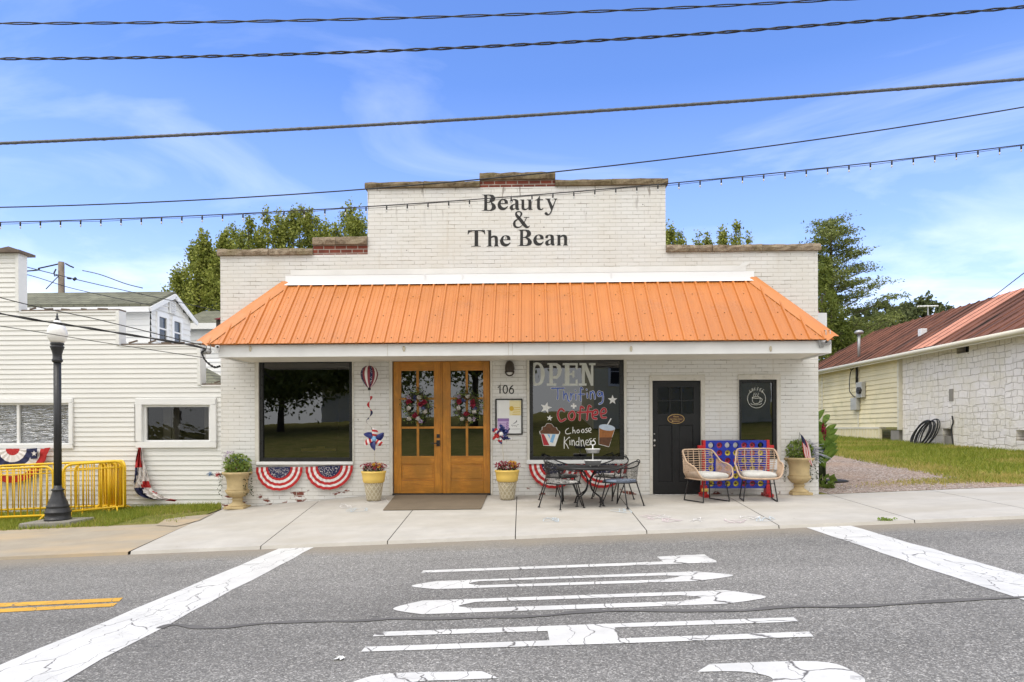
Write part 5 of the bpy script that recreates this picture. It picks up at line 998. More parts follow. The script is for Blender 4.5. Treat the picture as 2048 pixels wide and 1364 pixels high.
def ov(a, b, o): return [(pc.x + a * math.cos(t), pc.z + b * math.sin(t)) for t in np.linspace(0, 2 * PI, 36)[:-1]]
mb = MB(); mb.extr(ov(.156, .09, 0), lambda x, z: Vector((x, .012, z)), (0, .014, 0)); mb.build('rim', M['goldline'], pq)
mb = MB(); mb.extr(ov(.146, .081, 0), lambda x, z: Vector((x, .008, z)), (0, .0039, 0)); mb.build('plate', M['signbrown'], pq)
def text(body, size, loc, m, parent, name, sx=1.0):
    cu = bpy.data.curves.new(name, 'FONT'); cu.body = body; cu.size = size; cu.align_x = 'CENTER'; cu.align_y = 'CENTER'; cu.extrude = .0006
    o = bpy.data.objects.new(name, cu); me = bpy.data.meshes.new_from_object(o); bpy.data.objects.remove(o); me.materials.clear(); me.materials.append(m)
    o = bpy.data.objects.new(name, me); COL.objects.link(o); q = parent; off = Vector()
    while q is not None: off += q.location; q = q.parent
    o.parent = parent; o.location = Vector(loc) - off; o.rotation_euler = (PI / 2, 0, 0); o.scale = (sx, 1, 1); return o
text('Please', .040, (pc.x, .0065, pc.z + .042), M['goldline'], pq, 'plaque_text'); text('Use Other Door', .034, (pc.x, .0065, pc.z - .004), M['goldline'], pq, 'plaque_text')
mb = MB(); mb.ribbon([(pc.x - .06, pc.z - .042), (pc.x + .07, pc.z - .042)], .008, lambda x, z: Vector((x, .0068, z))); mb.poly([(pc.x - .085, .0068, pc.z - .042), (pc.x - .055, .0068, pc.z - .028), (pc.x - .055, .0068, pc.z - .056)]); mb.build('arrow', M['goldline'], pq, recalc=False)
nb = thing('notice_board', 'black framed notice board with flyers on the brick under house number 106', 'notice board', P(1018, 870, -.001))
BZ = lambda x, y, o=-.022: P(985 + x / 8.529, 720 + y / 8.529, o)
o_, i_ = fr(991, 1045, 797.5, 869.5), fr(993.7, 1042.6, 800, 867); mb = MB(); frame4(mb, o_, i_, -.035, -.002); mb.build('frame', M['black'], nb, bev=.004)
mb = MB(); mb.box(i_[0] + .0005, i_[1] - .0005, -.018, -.004, i_[2] + .0005, i_[3] - .0005); mb.build('backing', M['paper'], nb)
def sheet(x0, y0, x1, y1, o): return [BZ(x0, y0, o), BZ(x1, y0, o), BZ(x1, y1, o), BZ(x0, y1, o)]
mb = MB(); mb.poly(sheet(290, 690, 488, 945, -.0195)); mb.build('yellow_flyer', M['paperyellow'], nb, recalc=False)
mb = MB(); mb.tess([[(325 + 40 * math.cos(t), 828 + 42 * math.sin(t)) for t in np.linspace(0, 2 * PI, 20)[:-1]]], lambda x, y: BZ(x, y, -.0205))
for k in range(5): mb.ribbon([(370 - 8 * k, 810 + 30 * k), (470, 815 + 30 * k)], 9, lambda x, y: BZ(x, y, -.0206))
mb.build('flyer_print', M['gold'], nb, recalc=False)
mb = MB(); mb.poly(sheet(85, 995, 282, 1250, -.0195)); mb.build('lilac_flyer', M['paperlilac'], nb, recalc=False)
mb = MB(); mb.poly(sheet(85, 995, 282, 1045, -.0205))
for k in range(3): mb.ribbon([(110, 1085 + 28 * k), (225, 1083 + 28 * k)], 7, lambda x, y: BZ(x, y, -.0206))
for k in range(14): mb.tess([[(250 + 14 * math.sin(k * 2) + 13 * math.cos(t), 1065 + 13 * k + 11 * math.sin(t)) for t in np.linspace(0, 2 * PI, 8)[:-1]]], lambda x, y: BZ(x, y, -.0207 - .00002 * k))
mb.build('flyer_print', M['lilacdark'], nb, recalc=False)
mb = MB(); mb.tess([outline([(340, 1085, 1), (385, 1062), (415, 1020, 1), (418, 1060, 1), (398, 1065), (385, 1082, 1)])], lambda x, y: BZ(x, y, -.0206)); mb.ribbon(smooth([(320, 1120), (335, 1100), (340, 1130), (365, 1105), (375, 1128), (395, 1110), (405, 1140), (425, 1100), (455, 1105)], 5), 5, lambda x, y: BZ(x, y, -.0206)); mb.ribbon([(315, 1178), (470, 1176)], 5, lambda x, y: BZ(x, y, -.0206)); mb.build('flyer_print', M['inkgrey'], nb, recalc=False)

# ------------------------------------------------------------------ wreaths
def leafcloud(n, c, r, flat=0): v = rng.normal(size=(n, 3)); v /= np.linalg.norm(v, axis=1)[:, None]; return np.array(c) + v * np.array(r) * rng.uniform(.35, 1, (n, 1)) ** .6
for px, lab in ((834, 'flower and ribbon wreath on the wooden door leaf with the black handle'), (934.5, 'flower and ribbon wreath on the wooden door leaf nearer the house number')):
    c = P(px, 812, -.02); t = thing('door_wreath', lab, 'wreath', c, group='wreaths on the double door')
    mb = MB(); mb.tube([(c.x + .19 * math.cos(a), .0, c.z + .21 * math.sin(a)) for a in np.linspace(0, 2 * PI, 28)[:-1]], .03, 8, closed=True); mb.build('ring', M['bark'], t)
    an = rng.uniform(0, 2 * PI, 1100); rr = rng.normal(.215, .06, 1100); C = np.stack([c.x + rr * np.cos(an) * .95, rng.uniform(-.10, 0.02, 1100), c.z + rr * np.sin(an) * 1.1], 1)
    cards('foliage', C[:700], .024, M['leaf_dk'], t, aspect=.3); cards('foliage', C[700:], .024, M['leaf_pot'], t, aspect=.3)
    for kind, pos, nn in (('fl_red', [(-.13, .10), (.12, .09), (-.02, -.17), (.10, .02)], 60), ('fl_w', [(.02, .17), (-.15, -.03), (.16, -.10), (-.12, -.22), (.05, -.26)], 50), ('navy_r', [(.13, -.03), (-.05, .12)], 40), ('fl_p', [(-.14, .18), (.10, -.27)], 18)):
        for u_, v_ in pos: s_ = .046 if kind == 'fl_red' else .036; cards({'fl_red': 'red_flower', 'fl_w': 'white_flower', 'navy_r': 'blue_ribbon', 'fl_p': 'ribbon_tail'}[kind], leafcloud(nn, (c.x + u_ + random.uniform(-.03, .03), -.095, c.z + v_ + random.uniform(-.03, .03)), (s_, .025, s_)), .024, M[kind], t)

# ------------------------------------------------------------------ buntings
def fan(name, lab, cat, group, px, py, rx, rz, Y, rings, a0=0.0, stars=None, pleats=22, tilt=0.0):
    c = P(px, py, Y); t = thing(name, lab, cat, c, group=group); mb = MB(); nA = 88; nR = len(rings)
    edges = [0.02] + [r[0] for r in rings]; sub = []
    for (e0, e1), (_, m) in zip(zip(edges, edges[1:]), rings): sub += [(e0 + (e1 - e0) * k / 2, e0 + (e1 - e0) * (k + 1) / 2, m) for k in range(2)]
    def pt(f, a): 
        w_ = math.sin(a * pleats) * .010 * f * rx / .45; x = -math.cos(a) * rx * f; z = -math.sin(a) * rz * f
        return (c.x + x, Y - .035 + w_ - .05 * math.sin(a) * f, c.z + z + tilt * x - .012 * math.cos(a * 2) * f + .003 * math.sin(a * pleats) * f)
    for e0, e1, m in sub:
        for k in range(nA): a, b = PI * k / nA, PI * (k + 1) / nA; mb.add([pt(e0, a), pt(e1, a), pt(e1, b), pt(e0, b)], [(0, 1, 2, 3)], m, True)
    mb.build('fan_cloth', [M['red'], M['cloth_w'], M['navy']], t, recalc=False)
    if stars and stars[0]:
        sb = MB()
        for _ in range(stars[0]):
            f, a = math.sqrt(random.uniform(.02, 1)) * stars[1], random.uniform(.05, PI - .05); p = Vector(pt(f, a)) + Vector((0, -.007, 0)); q = stars[2]; th = random.uniform(0, 1)
            sb.poly([p + Vector((q * math.cos(th + k * PI / 2.5 * 1), 0, q * math.sin(th + k * PI / 2.5))) for k in range(5)])
        sb.build('star_print', M['cloth_w'], t, recalc=False)
    return t
R5 = [(.48, 2), (.58, 0), (.69, 1), (.80, 0), (.89, 1), (1.0, 0)]; g_ = 'pleated flag fans under the shop windows'
fan('pleated_fan', 'pleated flag fan under the left shop window, beside the urn', 'bunting', g_, 560, 933, .445, .46, -.005, R5, stars=(80, .45, .0068))
fan('pleated_fan', 'pleated flag fan under the left shop window, beside the cone pot', 'bunting', g_, 659.5, 931, .45, .46, -.005, R5, stars=(80, .45, .0068), tilt=.03)
fan('pleated_fan', 'pleated flag fan behind the left patio chairs under the lettered window', 'bunting', g_, 1107, 927, .46, .47, -.005, R5, stars=(80, .45, .0068))
fan('pleated_fan', 'pleated flag fan behind the right patio chairs under the lettered window', 'bunting', g_, 1205, 926, .46, .47, -.005, R5, stars=(80, .45, .0068), tilt=.02)
fan('window_bunting', 'large red white and blue fan bunting under the film covered window', 'bunting', None, 28, 897, .72, .70, YL - .07, [(.2, 0), (.4, 1), (.58, 2), (.8, 1), (1.0, 0)], stars=(0, 0, 0), pleats=16)
hb = thing('fallen_bunting', 'starred bunting hanging loose by one corner and trailing on the grass', 'bunting', P(285, 1000, YL - .1)); mb = MB()
path = smooth([(281, 895, 4), (279, 915, 7), (281, 935, 11), (283, 955, 14), (284, 972, 17), (294, 988, 19), (312, 997, 17), (335, 1001, 6), (352, 1003, 3)], 5); cols = 9; rows_ = []
for k, (px, py, hw) in enumerate(path):
    rows_.append([P(px + hw * (2 * j / cols - 1), py - (3.5 * (j / cols) if k > 24 else 0), YL - .08 - .05 * math.sin(j * 2.1 + k * .5) - .003 * k) for j in range(cols + 1)])
def hcol(k, j):
    f = k / len(path)
    if f < .24: return 0 if (j < 6) else 1
    if f > .84: return 0
    s = j + (f * 10) % 5
    return 2 if s < 4.2 else (1 if s < 8.4 else 0 if f < .62 and f > .4 else 1)
for k in range(len(rows_) - 1):
    for j in range(cols): mb.add([rows_[k][j], rows_[k][j + 1], rows_[k + 1][j + 1], rows_[k + 1][j]], [(0, 1, 2, 3)], hcol(k, j), True)
mb.build('cloth', [M['red'], M['cloth_w'], M['navy']], hb, recalc=False); sb = MB()
for px, py, r in ((287, 943, 3.0), (279, 966, 5.0), (289, 984, 4.2), (301, 992, 4.5), (311, 995, 3.5)): sb.tess([star(px, py, r, .2)], lambda x, y: P(x, y, YL - .27))
sb.build('star_print', M['cloth_w'], hb, recalc=False)
sb = MB(); sb.tess([star(68, 907, 6, 0)], lambda x, y: P(x, y, YL - .175)); mb = MB(); mb.poly([P(60, 897, YL - .16), P(74, 896, YL - .16), P(75, 917, YL - .16), P(61, 918, YL - .16)]); w_b = [o for o in bpy.data.objects if o.name.startswith('window_bunting')][0]; mb.build('star_field', M['navy'], w_b, recalc=False); sb.build('star_print', M['cloth_w'], w_b, recalc=False)
mb = MB(); mb.poly([P(89, 896, YL - .165), P(101, 895, YL - .165), P(86, 925, YL - .15), P(82, 925, YL - .15)]); mb.build('red_edge', M['red'], w_b, recalc=False)

# ------------------------------------------------------------------ balloon spinner and pinwheels
c = P(738.5, 752, -.30); t = thing('balloon_spinner', 'striped hot air balloon wind spinner hanging with a twisted ribbon tail', 'wind spinner', c)
mb = MB(); pr = [(.01, .19), (.07, .18), (.125, .14), (.155, .07), (.157, .01), (.14, -.06), (.10, -.13), (.055, -.19), (.03, -.215)]
gc = [0, 1, 0, 2, 2, 2, 0, 1, 0, 2]
mb.lathe(pr, c, 40, mf=lambda i, j: gc[(j // 2 + 3) % 10]); bal = mb.build('balloon', [M['maroon'], M['cloth_w'], M['navy']], t, recalc=False)
sb = MB()
for i in range(170):
    j = random.choice([k for k in range(40) if gc[(k // 2 + 3) % 10] == 2]); a = 2 * PI * (j + random.uniform(.1, .9)) / 40; z = random.uniform(-.15, .16); r = float(np.interp(-z, [-q[1] for q in pr], [q[0] for q in pr])) + .003; u_ = Vector((-math.sin(a), math.cos(a), 0)) * .005; p = c + Vector((r * math.cos(a), r * math.sin(a), z)); sb.poly([p + u_, p + Vector((0, 0, .005)), p - u_, p - Vector((0, 0, .005))])
sb.build('star_print', M['cloth_w'], bal, recalc=False)
mb = MB(); mb.lathe([(.028, -.215), (.026, -.262), (.01, -.262)], c, 12); mb.build('basket', M['black'], t); mb = MB(); mb.tube([c + Vector((0, 0, .19)), c + Vector((0, 0, .45))], .002, 4); mb.tube([c + Vector((0, 0, -.26)), c + Vector((0, 0, -.37))], .002, 4); mb.build('cord', M['cable'], t)
n = 60; tails = [MB(), MB(), MB()]
for k in range(n):
    def rp_(k): a = k / n * 4.2 * PI; z = -.37 - .62 * k / n; r = .055; cc = c + Vector((.012 * math.sin(k / n * 5), 0, z)); return [cc + Vector((math.cos(a), math.sin(a), 0)) * r, cc + Vector((math.cos(a), math.sin(a), 0)) * .012 * (1 if k / n < .7 else 3.8)]
    a, b = rp_(k), rp_(k + 1); tails[0 if k < n * .42 else (1 if k < n * .68 else 2)].add([a[0], a[1], b[1], b[0]], [(0, 1, 2, 3)], 0, True)
for tb_, m_ in zip(tails, ('red', 'navy', 'inkgrey')): tb_.build('ribbon_tail', M[m_], t)
def pinwheel(c, r, lab, tip, tatter=0, base_z=0.0, leanx=0.0):
    t = thing('pinwheel', lab, 'pinwheel', (c.x, c.y, base_z)); nb_ = 6
    mb = MB(); mb.tube([c + Vector((0, .012, 0)), Vector((c.x + leanx, c.y + .03, base_z))], .005, 6); mb.build('stick', M['waffle_hi'], t)
    for k in range(nb_):
        a = k * 2 * PI / nb_ + .35; d = Vector((math.cos(a), 0, math.sin(a))); e = Vector((-math.sin(a), 0, math.cos(a))); mb = MB(); rows = []
        for i in range(11):
            f = i / 10; wd = r * (.10 + .34 * math.sin(PI * min(1, f * .96 + .04)) ** .8) * (1 if f < .97 else .3); cen = c + d * (r * (.08 + .92 * f)) + e * (r * .22 * f * f); dep = -.05 * math.sin(f * PI * .8)
            rows.append([cen + e * wd * (s - .3) + Vector((0, dep * (1 - abs(s - .3)) - .02 * s, 0)) + (Vector((random.uniform(-.02, .02), random.uniform(-.02, .02), random.uniform(-.02, .02))) if tatter else Vector()) for s in (-.5, -.25, 0, .25, .5, .75)])
        for i in range(10):
            for j in range(5): mb.add([rows[i][j], rows[i][j + 1], rows[i + 1][j + 1], rows[i + 1][j]], [(0, 1, 2, 3)], (0 if k % 2 == 0 else (1 if (i // 2) % 2 else 2)) if not tatter else (0 if k in (0, 1, 5) else [1, 0, 2][(i // 2) % 3] if k != 3 else 1), True)
        mb.build('vane', [M['navyfoil'], M['red'], M['cloth_w']], t, recalc=False)
    mb = MB(); mb.lathe_y([(.03, 0), (.045, .02), (.03, .035), (.001, .045)], c + Vector((0, -.005, 0)), 14); mb.build('hub', M['psky'] if not tatter else M['cloth_w'], t); return t
# ------------------------------------------------------------------ cone planters
def cone_pot(px, pyb, lab, flab):
    g0 = G(px, pyb); g0.z = gh(g0.x, g0.y) + .001; t = thing('cone_planter', lab, 'planter', g0, group='ice cream cone planters by the door')
    mb = MB(); mb.lathe([(.118, 0), (.128, .02), (.150, .20), (.168, .335), (.10, .336)], g0, 30); ct = mb.build('cone', M['waffle'], t)
    mb = MB()
    for s in (-1, 1):
        for k in range(12):
            mb.tube([g0 + Vector(((.121 + .046 * f) * math.cos(k * PI / 6 + s * f * 1.5), (.121 + .046 * f) * math.sin(k * PI / 6 + s * f * 1.5), .01 + .31 * f)) for f in np.linspace(0, 1, 9)], .0075, 5)
    mb.build('waffle_ridges', M['waffle_hi'], ct)
    mb = MB(); mb.lathe([(.165, .32), (.190, .335), (.198, .40), (.212, .49), (.222, .50), (.222, .53), (.20, .53), (.19, .48), (.0, .48)], g0, 36); mb.build('rim', M['potyellow'], t)
    mb = MB(); mb.lathe([(.0, .505), (.12, .503), (.192, .49)], g0, 20); mb.build('soil', M['soil'], t)
    top = g0 + Vector((0, 0, .57)); C = leafcloud(240, top, (.20, .19, .075)); pl = cards('foliage', C, .02, M['leaf_dk'], t)
    for mm, nn, sz, cc, rr in (('fl_red', 420, .016, (0, 0, .04), (.25, .2, .085)), ('fl_y', 70, .018, (.09, -.1, .07), (.11, .08, .06)), ('fl_w', 26, .014, (.05, -.1, .0), (.19, .1, .07))): cards('blossoms', leafcloud(nn, top + Vector(cc), rr), sz, M[mm], t)
    return g0
g1 = cone_pot(747.5, 1001, 'yellow rimmed cone planter with wine red flowers, left of the wooden doors', ''); g2 = cone_pot(1014.5, 999, 'yellow rimmed cone planter with wine red flowers, right of the wooden doors', '')
pinwheel(P(748.5, 878, g1.y + .02), .205, 'star spangled pinwheel with blue and striped vanes left of the wooden doors', 0, 0, g1.z + .5)
pinwheel(P(1002.5, 868, g2.y + .02), .17, 'crumpled red and blue foil pinwheel in front of the notice board', 0, 1, g2.z + .5, .06)
# ------------------------------------------------------------------ urns
def urn(px, pyb, lab, flag):
    g0 = G(px, pyb); g0.z = gh(g0.x, g0.y) + .001; t = thing('stone_urn', lab, 'urn', g0, group='cast stone urns at the shop corners')
    mb = MB(); mb.box(g0.x - .185, g0.x + .185, g0.y - .185, g0.y + .185, g0.z, g0.z + .05); mb.build('plinth', M['urn'], t, bev=.008)
    mb = MB(); mb.lathe([(.165, .051), (.165, .07), (.10, .11), (.085, .15), (.105, .165), (.105, .18), (.085, .19), (.095, .215), (.13, .225), (.185, .29), (.205, .345)], g0, 40, fn=lambda a, z: 1 + (.085 * abs(math.cos(a * 9)) if z > .22 else 0))
    mb.build('gadrooned_bowl', M['urn'], t)
    mb = MB(); mb.lathe([(.20, .34), (.185, .37), (.18, .42), (.19, .54), (.215, .61), (.262, .64), (.27, .665), (.262, .685), (.235, .68), (.20, .63), (0, .63)], g0, 40); mb.build('body', M['urn'], t)
    mb = MB(); mb.lathe([(0, .655), (.12, .65), (.205, .635)], g0, 20); mb.build('soil', M['soil'], t)
    top = g0 + Vector((0, 0, .80)); cards('foliage', leafcloud(800, top + Vector((0, 0, .03)), (.26, .22, .21)), .028, M['leaf_pot'], t); cards('foliage', leafcloud(300, top + Vector((0, 0, -.06)), (.27, .22, .12)), .024, M['leaf_pot'], t)
    C = []
    for sgn, x in ((-1, -.27), (1, .27), (1, .18)):
        for k in range(70): f = random.random(); C.append((g0.x + x * (1 + .1 * f) + random.uniform(-.03, .03), g0.y - .08 + random.uniform(-.05, .05), g0.z + .66 - .42 * f + random.uniform(-.01, .01)))
    cards('trailing_vine', C, .015, M['leaf_dk'], t); return g0, top, t
u1, top, t = urn(475, 1017, 'cast stone urn with mixed flowers at the clapboard side of the shop', 0)
cards('blossoms', leafcloud(150, top + Vector((-.14, -.02, .16)), (.12, .1, .13)), .016, M['fl_p'], t); cards('blossoms', leafcloud(40, top + Vector((.08, -.1, .05)), (.18, .1, .13)), .014, M['tinsel_b'], t); cards('blossoms', leafcloud(40, top + Vector((-.02, -.1, .0)), (.2, .1, .13)), .013, M['fl_red'], t)
for px, py, m_, lab in ((420.5, 948, 'tinsel_b', 'blue tinsel firework pick'), (436, 950, 'tinsel_r', 'red tinsel firework pick')):
    c = P(px, py, u1.y); t = thing('tinsel_pick', lab + ' leaning out of the left urn', 'decoration', c); mb = MB()
    for k in range(36): v = Vector(rng.normal(size=3)).normalized(); mb.beam(c, c + v * random.uniform(.04, .075), .003, .006)
    mb.build('tinsel_burst', M[m_], t); mb = MB(); mb.tube([c, (u1.x - .16, u1.y, u1.z + .66)], .003, 5); mb.build('wire', M['cable'], t)
u2, top, t = urn(1598, 989, 'cast stone urn with green leaves beside the narrow window', 1)
c = P(1603, 902, u2.y - .24); t = thing('small_flag', 'small stars and stripes flag stuck in the right urn', 'flag', c); mb = MB(); mb.tube([c + Vector((-.02, .2, -.22)), c + Vector((-.03, 0, .34))], .004, 6); mb.build('stick', M['bark'], t); mb = MB()
for i in range(8):
    for j in range(10):
        q = lambda i, j: c + Vector((-.03 + .015 * j + .01 * math.sin(i * .7) + .012 * i, .012 * math.sin(j * 1.3 + i * .4), .33 - .055 * i * 1.0 - .018 * j))
        mb.add([q(i, j), q(i + 1, j), q(i + 1, j + 1), q(i, j + 1)], [(0, 1, 2, 3)], 2 if i < 3 and j < 6 else (j % 2), True)
mb.build('flag_cloth', [M['red'], M['cloth_w'], M['navy']], t, recalc=False)
c = P(1622, 895, u2.y - .02); t = thing('tinsel_spray', 'silver and navy tinsel spray drooping from the right urn', 'decoration', c); mb = MB()
for k in range(110):
    a = random.uniform(-.6, 2.4); l = random.uniform(.12, .30); b0 = Vector((u2.x + .12, u2.y - .04, u2.z + .68)); d = Vector((math.cos(a) * .6 + .25, random.uniform(-.5, .4), math.sin(a) + .3)).normalized(); mb.tube([b0 + d * .1, b0 + d * l * .8 + Vector((0, 0, .05)), b0 + d * l * 1.3 + Vector((.05, 0, -.04))], .0028, 4, random.choice([0, 0, 1]))
mb.build('tinsel', [M['tinsel_w'], M['navyfoil']], t, recalc=False)

# ------------------------------------------------------------------ door mat, litter, drain lid
mq = [G(791, 991), G(975, 990.5), G(962, 1019), G(766, 1021.5)]; mb = MB(); N_ = 6
for p in mq: pass
mb.add([p + Vector((0, 0, .005)) for p in mq] + [p + Vector((0, 0, .016)) for p in mq], [(0, 1, 2, 3), (4, 5, 6, 7), (0, 1, 5, 4), (1, 2, 6, 5), (2, 3, 7, 6), (3, 0, 4, 7)]); tag(mb.build('door_mat', M['mat']), 'large brown ribbed mat before the double wooden doors', 'door mat')
p = G(677, 1319); mb = MB()
for k in range(5): a = k * 1.3; mb.add([p + Vector((.045 * math.cos(a), .035 * math.sin(a), .008)), p + Vector((.04 * math.cos(a + .9), .03 * math.sin(a + .9), .016)), p + Vector((.02 * math.cos(a + 2), .012, .02)), p + Vector((0, 0, .01))], [(0, 1, 2), (0, 2, 3)])
tag(mb.build('paper_scrap', M['paper'], recalc=False), 'scrap of crumpled white paper lying on the asphalt', 'litter')
p = G(1672, 964); mb = MB(); mb.lathe([(.24, 0), (.25, .03), (.20, .05), (.05, .06), (0, .06)], p, 24); tag(mb.build('drain_lid', M['rubber']), 'black round drain lid on the gravel', 'lid')

# ------------------------------------------------------------------ bistro set
tg = Vector((P(1178, 930, -1.22).x, -1.22, 0)); tg.z = gh(tg.x, tg.y)
t = thing('patio_table', 'round black iron patio table in front of the lettered window', 'table', tg); mb = MB()
mb.lathe([(0, .645), (.52, .645), (.552, .638), (.56, .62), (.545, .605), (.52, .625), (0, .63)], tg, 48); mb.build('tabletop', M['iron'], t)
mb = MB()
for k in range(4):
    a = PI / 4 + k * PI / 2; d = Vector((math.cos(a), math.sin(a), 0)); mb.tube([tg + d * r + Vector((0, 0, z)) for r, z in smooth([(.24, .628), (.14, .55), (.045, .44), (.03, .36), (.08, .24), (.20, .16), (.27, .12), (.30, .06), (.31, .012)], 5)], .0125, 8); mb.lathe([(.03, 0), (.03, .008), (.012, .02)], tg + d * .31 + Vector((0, 0, gh((tg + d * .31).x, (tg + d * .31).y) - tg.z)), 10)
mb.tube([tg + Vector((.05 * math.cos(a), .05 * math.sin(a), .40)) for a in np.linspace(0, 2 * PI, 14)[:-1]], .008, 6, closed=True); mb.build('curved_base', M['iron'], t)
tt = tg + Vector((.05, -.16, .648)); t = thing('tiered_tray', 'two tier grey tray stand on the black patio table', 'tray stand', tt)
for z, r, h in ((.03, .145, .07), (.225, .118, .06)):
    mb = MB(); mb.lathe([(0, z), (r * .85, z), (r, z + h), (r * 1.04, z + h + .004), (r * .97, z + h + .004), (r * .82, z + .008), (0, z + .008)], tt, 28); tr = mb.build('tray', M['tray'], t)
    mb = MB(); mb.lathe([(r * 1.045, z + h), (r * 1.06, z + h + .006), (r * 1.02, z + h + .012)], tt, 28); mb.build('rolled_rim', M['white'], tr)
mb = MB(); mb.tube([tt + Vector((0, 0, .03)), tt + Vector((0, 0, .36))], .008, 8); mb.tube([tt + Vector((.045 * math.cos(a), 0, .392 + .035 * math.sin(a))) for a in np.linspace(-PI / 2, 1.5 * PI, 14)], .006, 6)
for k in range(3): a = k * 2.1; mb.tube([tt + Vector((.09 * math.cos(a), .09 * math.sin(a), 0)), tt + Vector((.09 * math.cos(a), .09 * math.sin(a), .032))], .008, 6)
mb.build('stem', M['white'], t)
def patio_chair(lab, loc, rz, cm):
    """faces +X; curved mesh back, arms, splayed legs"""
    t = thing('patio_chair', lab, 'chair', loc, rz, 'iron chairs round the patio table'); v = Vector
    mb = MB(); ring = smooth([(.24, -.16), (.25, .16), (.15, .24), (-.16, .21), (-.23, 0), (-.16, -.21), (.15, -.24)], 5, True); mb.tube([v((x, y, .40)) for x, y in ring], .011, 6, closed=True); mb.build('seat_frame', M['iron'], t, local=True)
    mb = MB(); mb.tess([ring], lambda x, y: v((x, y, .398 - .02 * (1 - (x * x + y * y) / .07)))); mb.build('seat', M['meshm'], t, local=True, recalc=False)
    for sx, sy in ((1, 1), (1, -1), (-1, 1), (-1, -1)):
        mb = MB(); f = v((.24 if sx > 0 else -.27, sy * .27, 0)); mb.tube([v((.17 * sx, sy * .2, .39)), f + v((0, 0, .006))], .0105, 6); mb.tube([v((.06 * sx, sy * .23, .39)), f * .92 + v((0, 0, .03))], .009, 6) if sx > 0 else None; mb.lathe([(.024, 0), (.024, .006), (.01, .016)], f, 10); mb.build('leg', M['iron'], t, local=True)
    mb = MB(); top = smooth([(.24, .28, .57), (.19, .295, .60), (0, .285, .61), (-.18, .22, .665), (-.27, .10, .73), (-.285, 0, .745), (-.27, -.10, .73), (-.18, -.22, .665), (0, -.285, .61), (.19, -.295, .60), (.24, -.28, .57)], 5)
    mb.tube([v(p) for p in top], .011, 6)
    for s in (-1, 1): mb.tube([v((.255 + .035 * math.cos(a) - .03, s * .285, .555 + .035 * math.sin(a))) for a in np.linspace(PI / 2, -PI * 1.1, 12)], .009, 6); mb.tube([v((.16, s * .24, .40)), v((.17, s * .29, .60))], .009, 6)
    mb.tube([v((-.285 - .03 + .03 * math.cos(a), 0, .745 + .03 * math.sin(a))) for a in np.linspace(0, PI * 1.5, 12)], .008, 6); mb.build('arm_rail', M['iron'], t, local=True)
    mb = MB(); bt = smooth([(-.05, .24, .42), (-.16, .215, .42), (-.23, .1, .42), (-.24, 0, .42), (-.23, -.1, .42), (-.16, -.215, .42), (-.05, -.24, .42)], 4); tp_ = smooth([(-.02, .285, .605), (-.18, .22, .66), (-.27, .10, .725), (-.283, 0, .74), (-.27, -.10, .725), (-.18, -.22, .66), (-.02, -.285, .605)], 4)
    for k in range(len(bt) - 1): mb.add([bt[k], bt[k + 1], tp_[k + 1], tp_[k]], [(0, 1, 2, 3)], 0, True)
    mb.build('mesh_back', M['meshm'], t, local=True, recalc=False)
    mb = MB(); mb.tess([[(x * .9, y * .9) for x, y in ring]], lambda x, y: v((x, y, .445))); n = len(ring); mb.add([v((x * .93, y * .93, .405)) for x, y in ring] + [v((x * .98, y * .98, .425)) for x, y in ring] + [v((x * .9, y * .9, .445)) for x, y in ring], [(a * n + i, a * n + (i + 1) % n, (a + 1) * n + (i + 1) % n, (a + 1) * n + i) for a in range(2) for i in range(n)], 0, True); mb.build('seat_cushion', cm, t, local=True); return t
def at_ground(x, y): return (x, y, gh(x, y) + .003)
patio_chair('iron patio chair with black and white print cushion, roadside, nearer the wooden doors', at_ground(tg.x - .47, tg.y - .30), math.radians(38), M['cush_floral'])
patio_chair('iron patio chair with blue grey cushion on the road side of the table', at_ground(tg.x + .50, tg.y - .30), math.radians(142), M['cush_blue'])
patio_chair('iron patio chair with grey cushion behind the table, nearer the wooden doors', at_ground(tg.x - .46, tg.y + .62), math.radians(-35), M['cush_grey'])
patio_chair('iron patio chair with speckled cushion behind the table, nearer the black door', at_ground(tg.x + .46, tg.y + .62), math.radians(-145), M['cush_floral'])

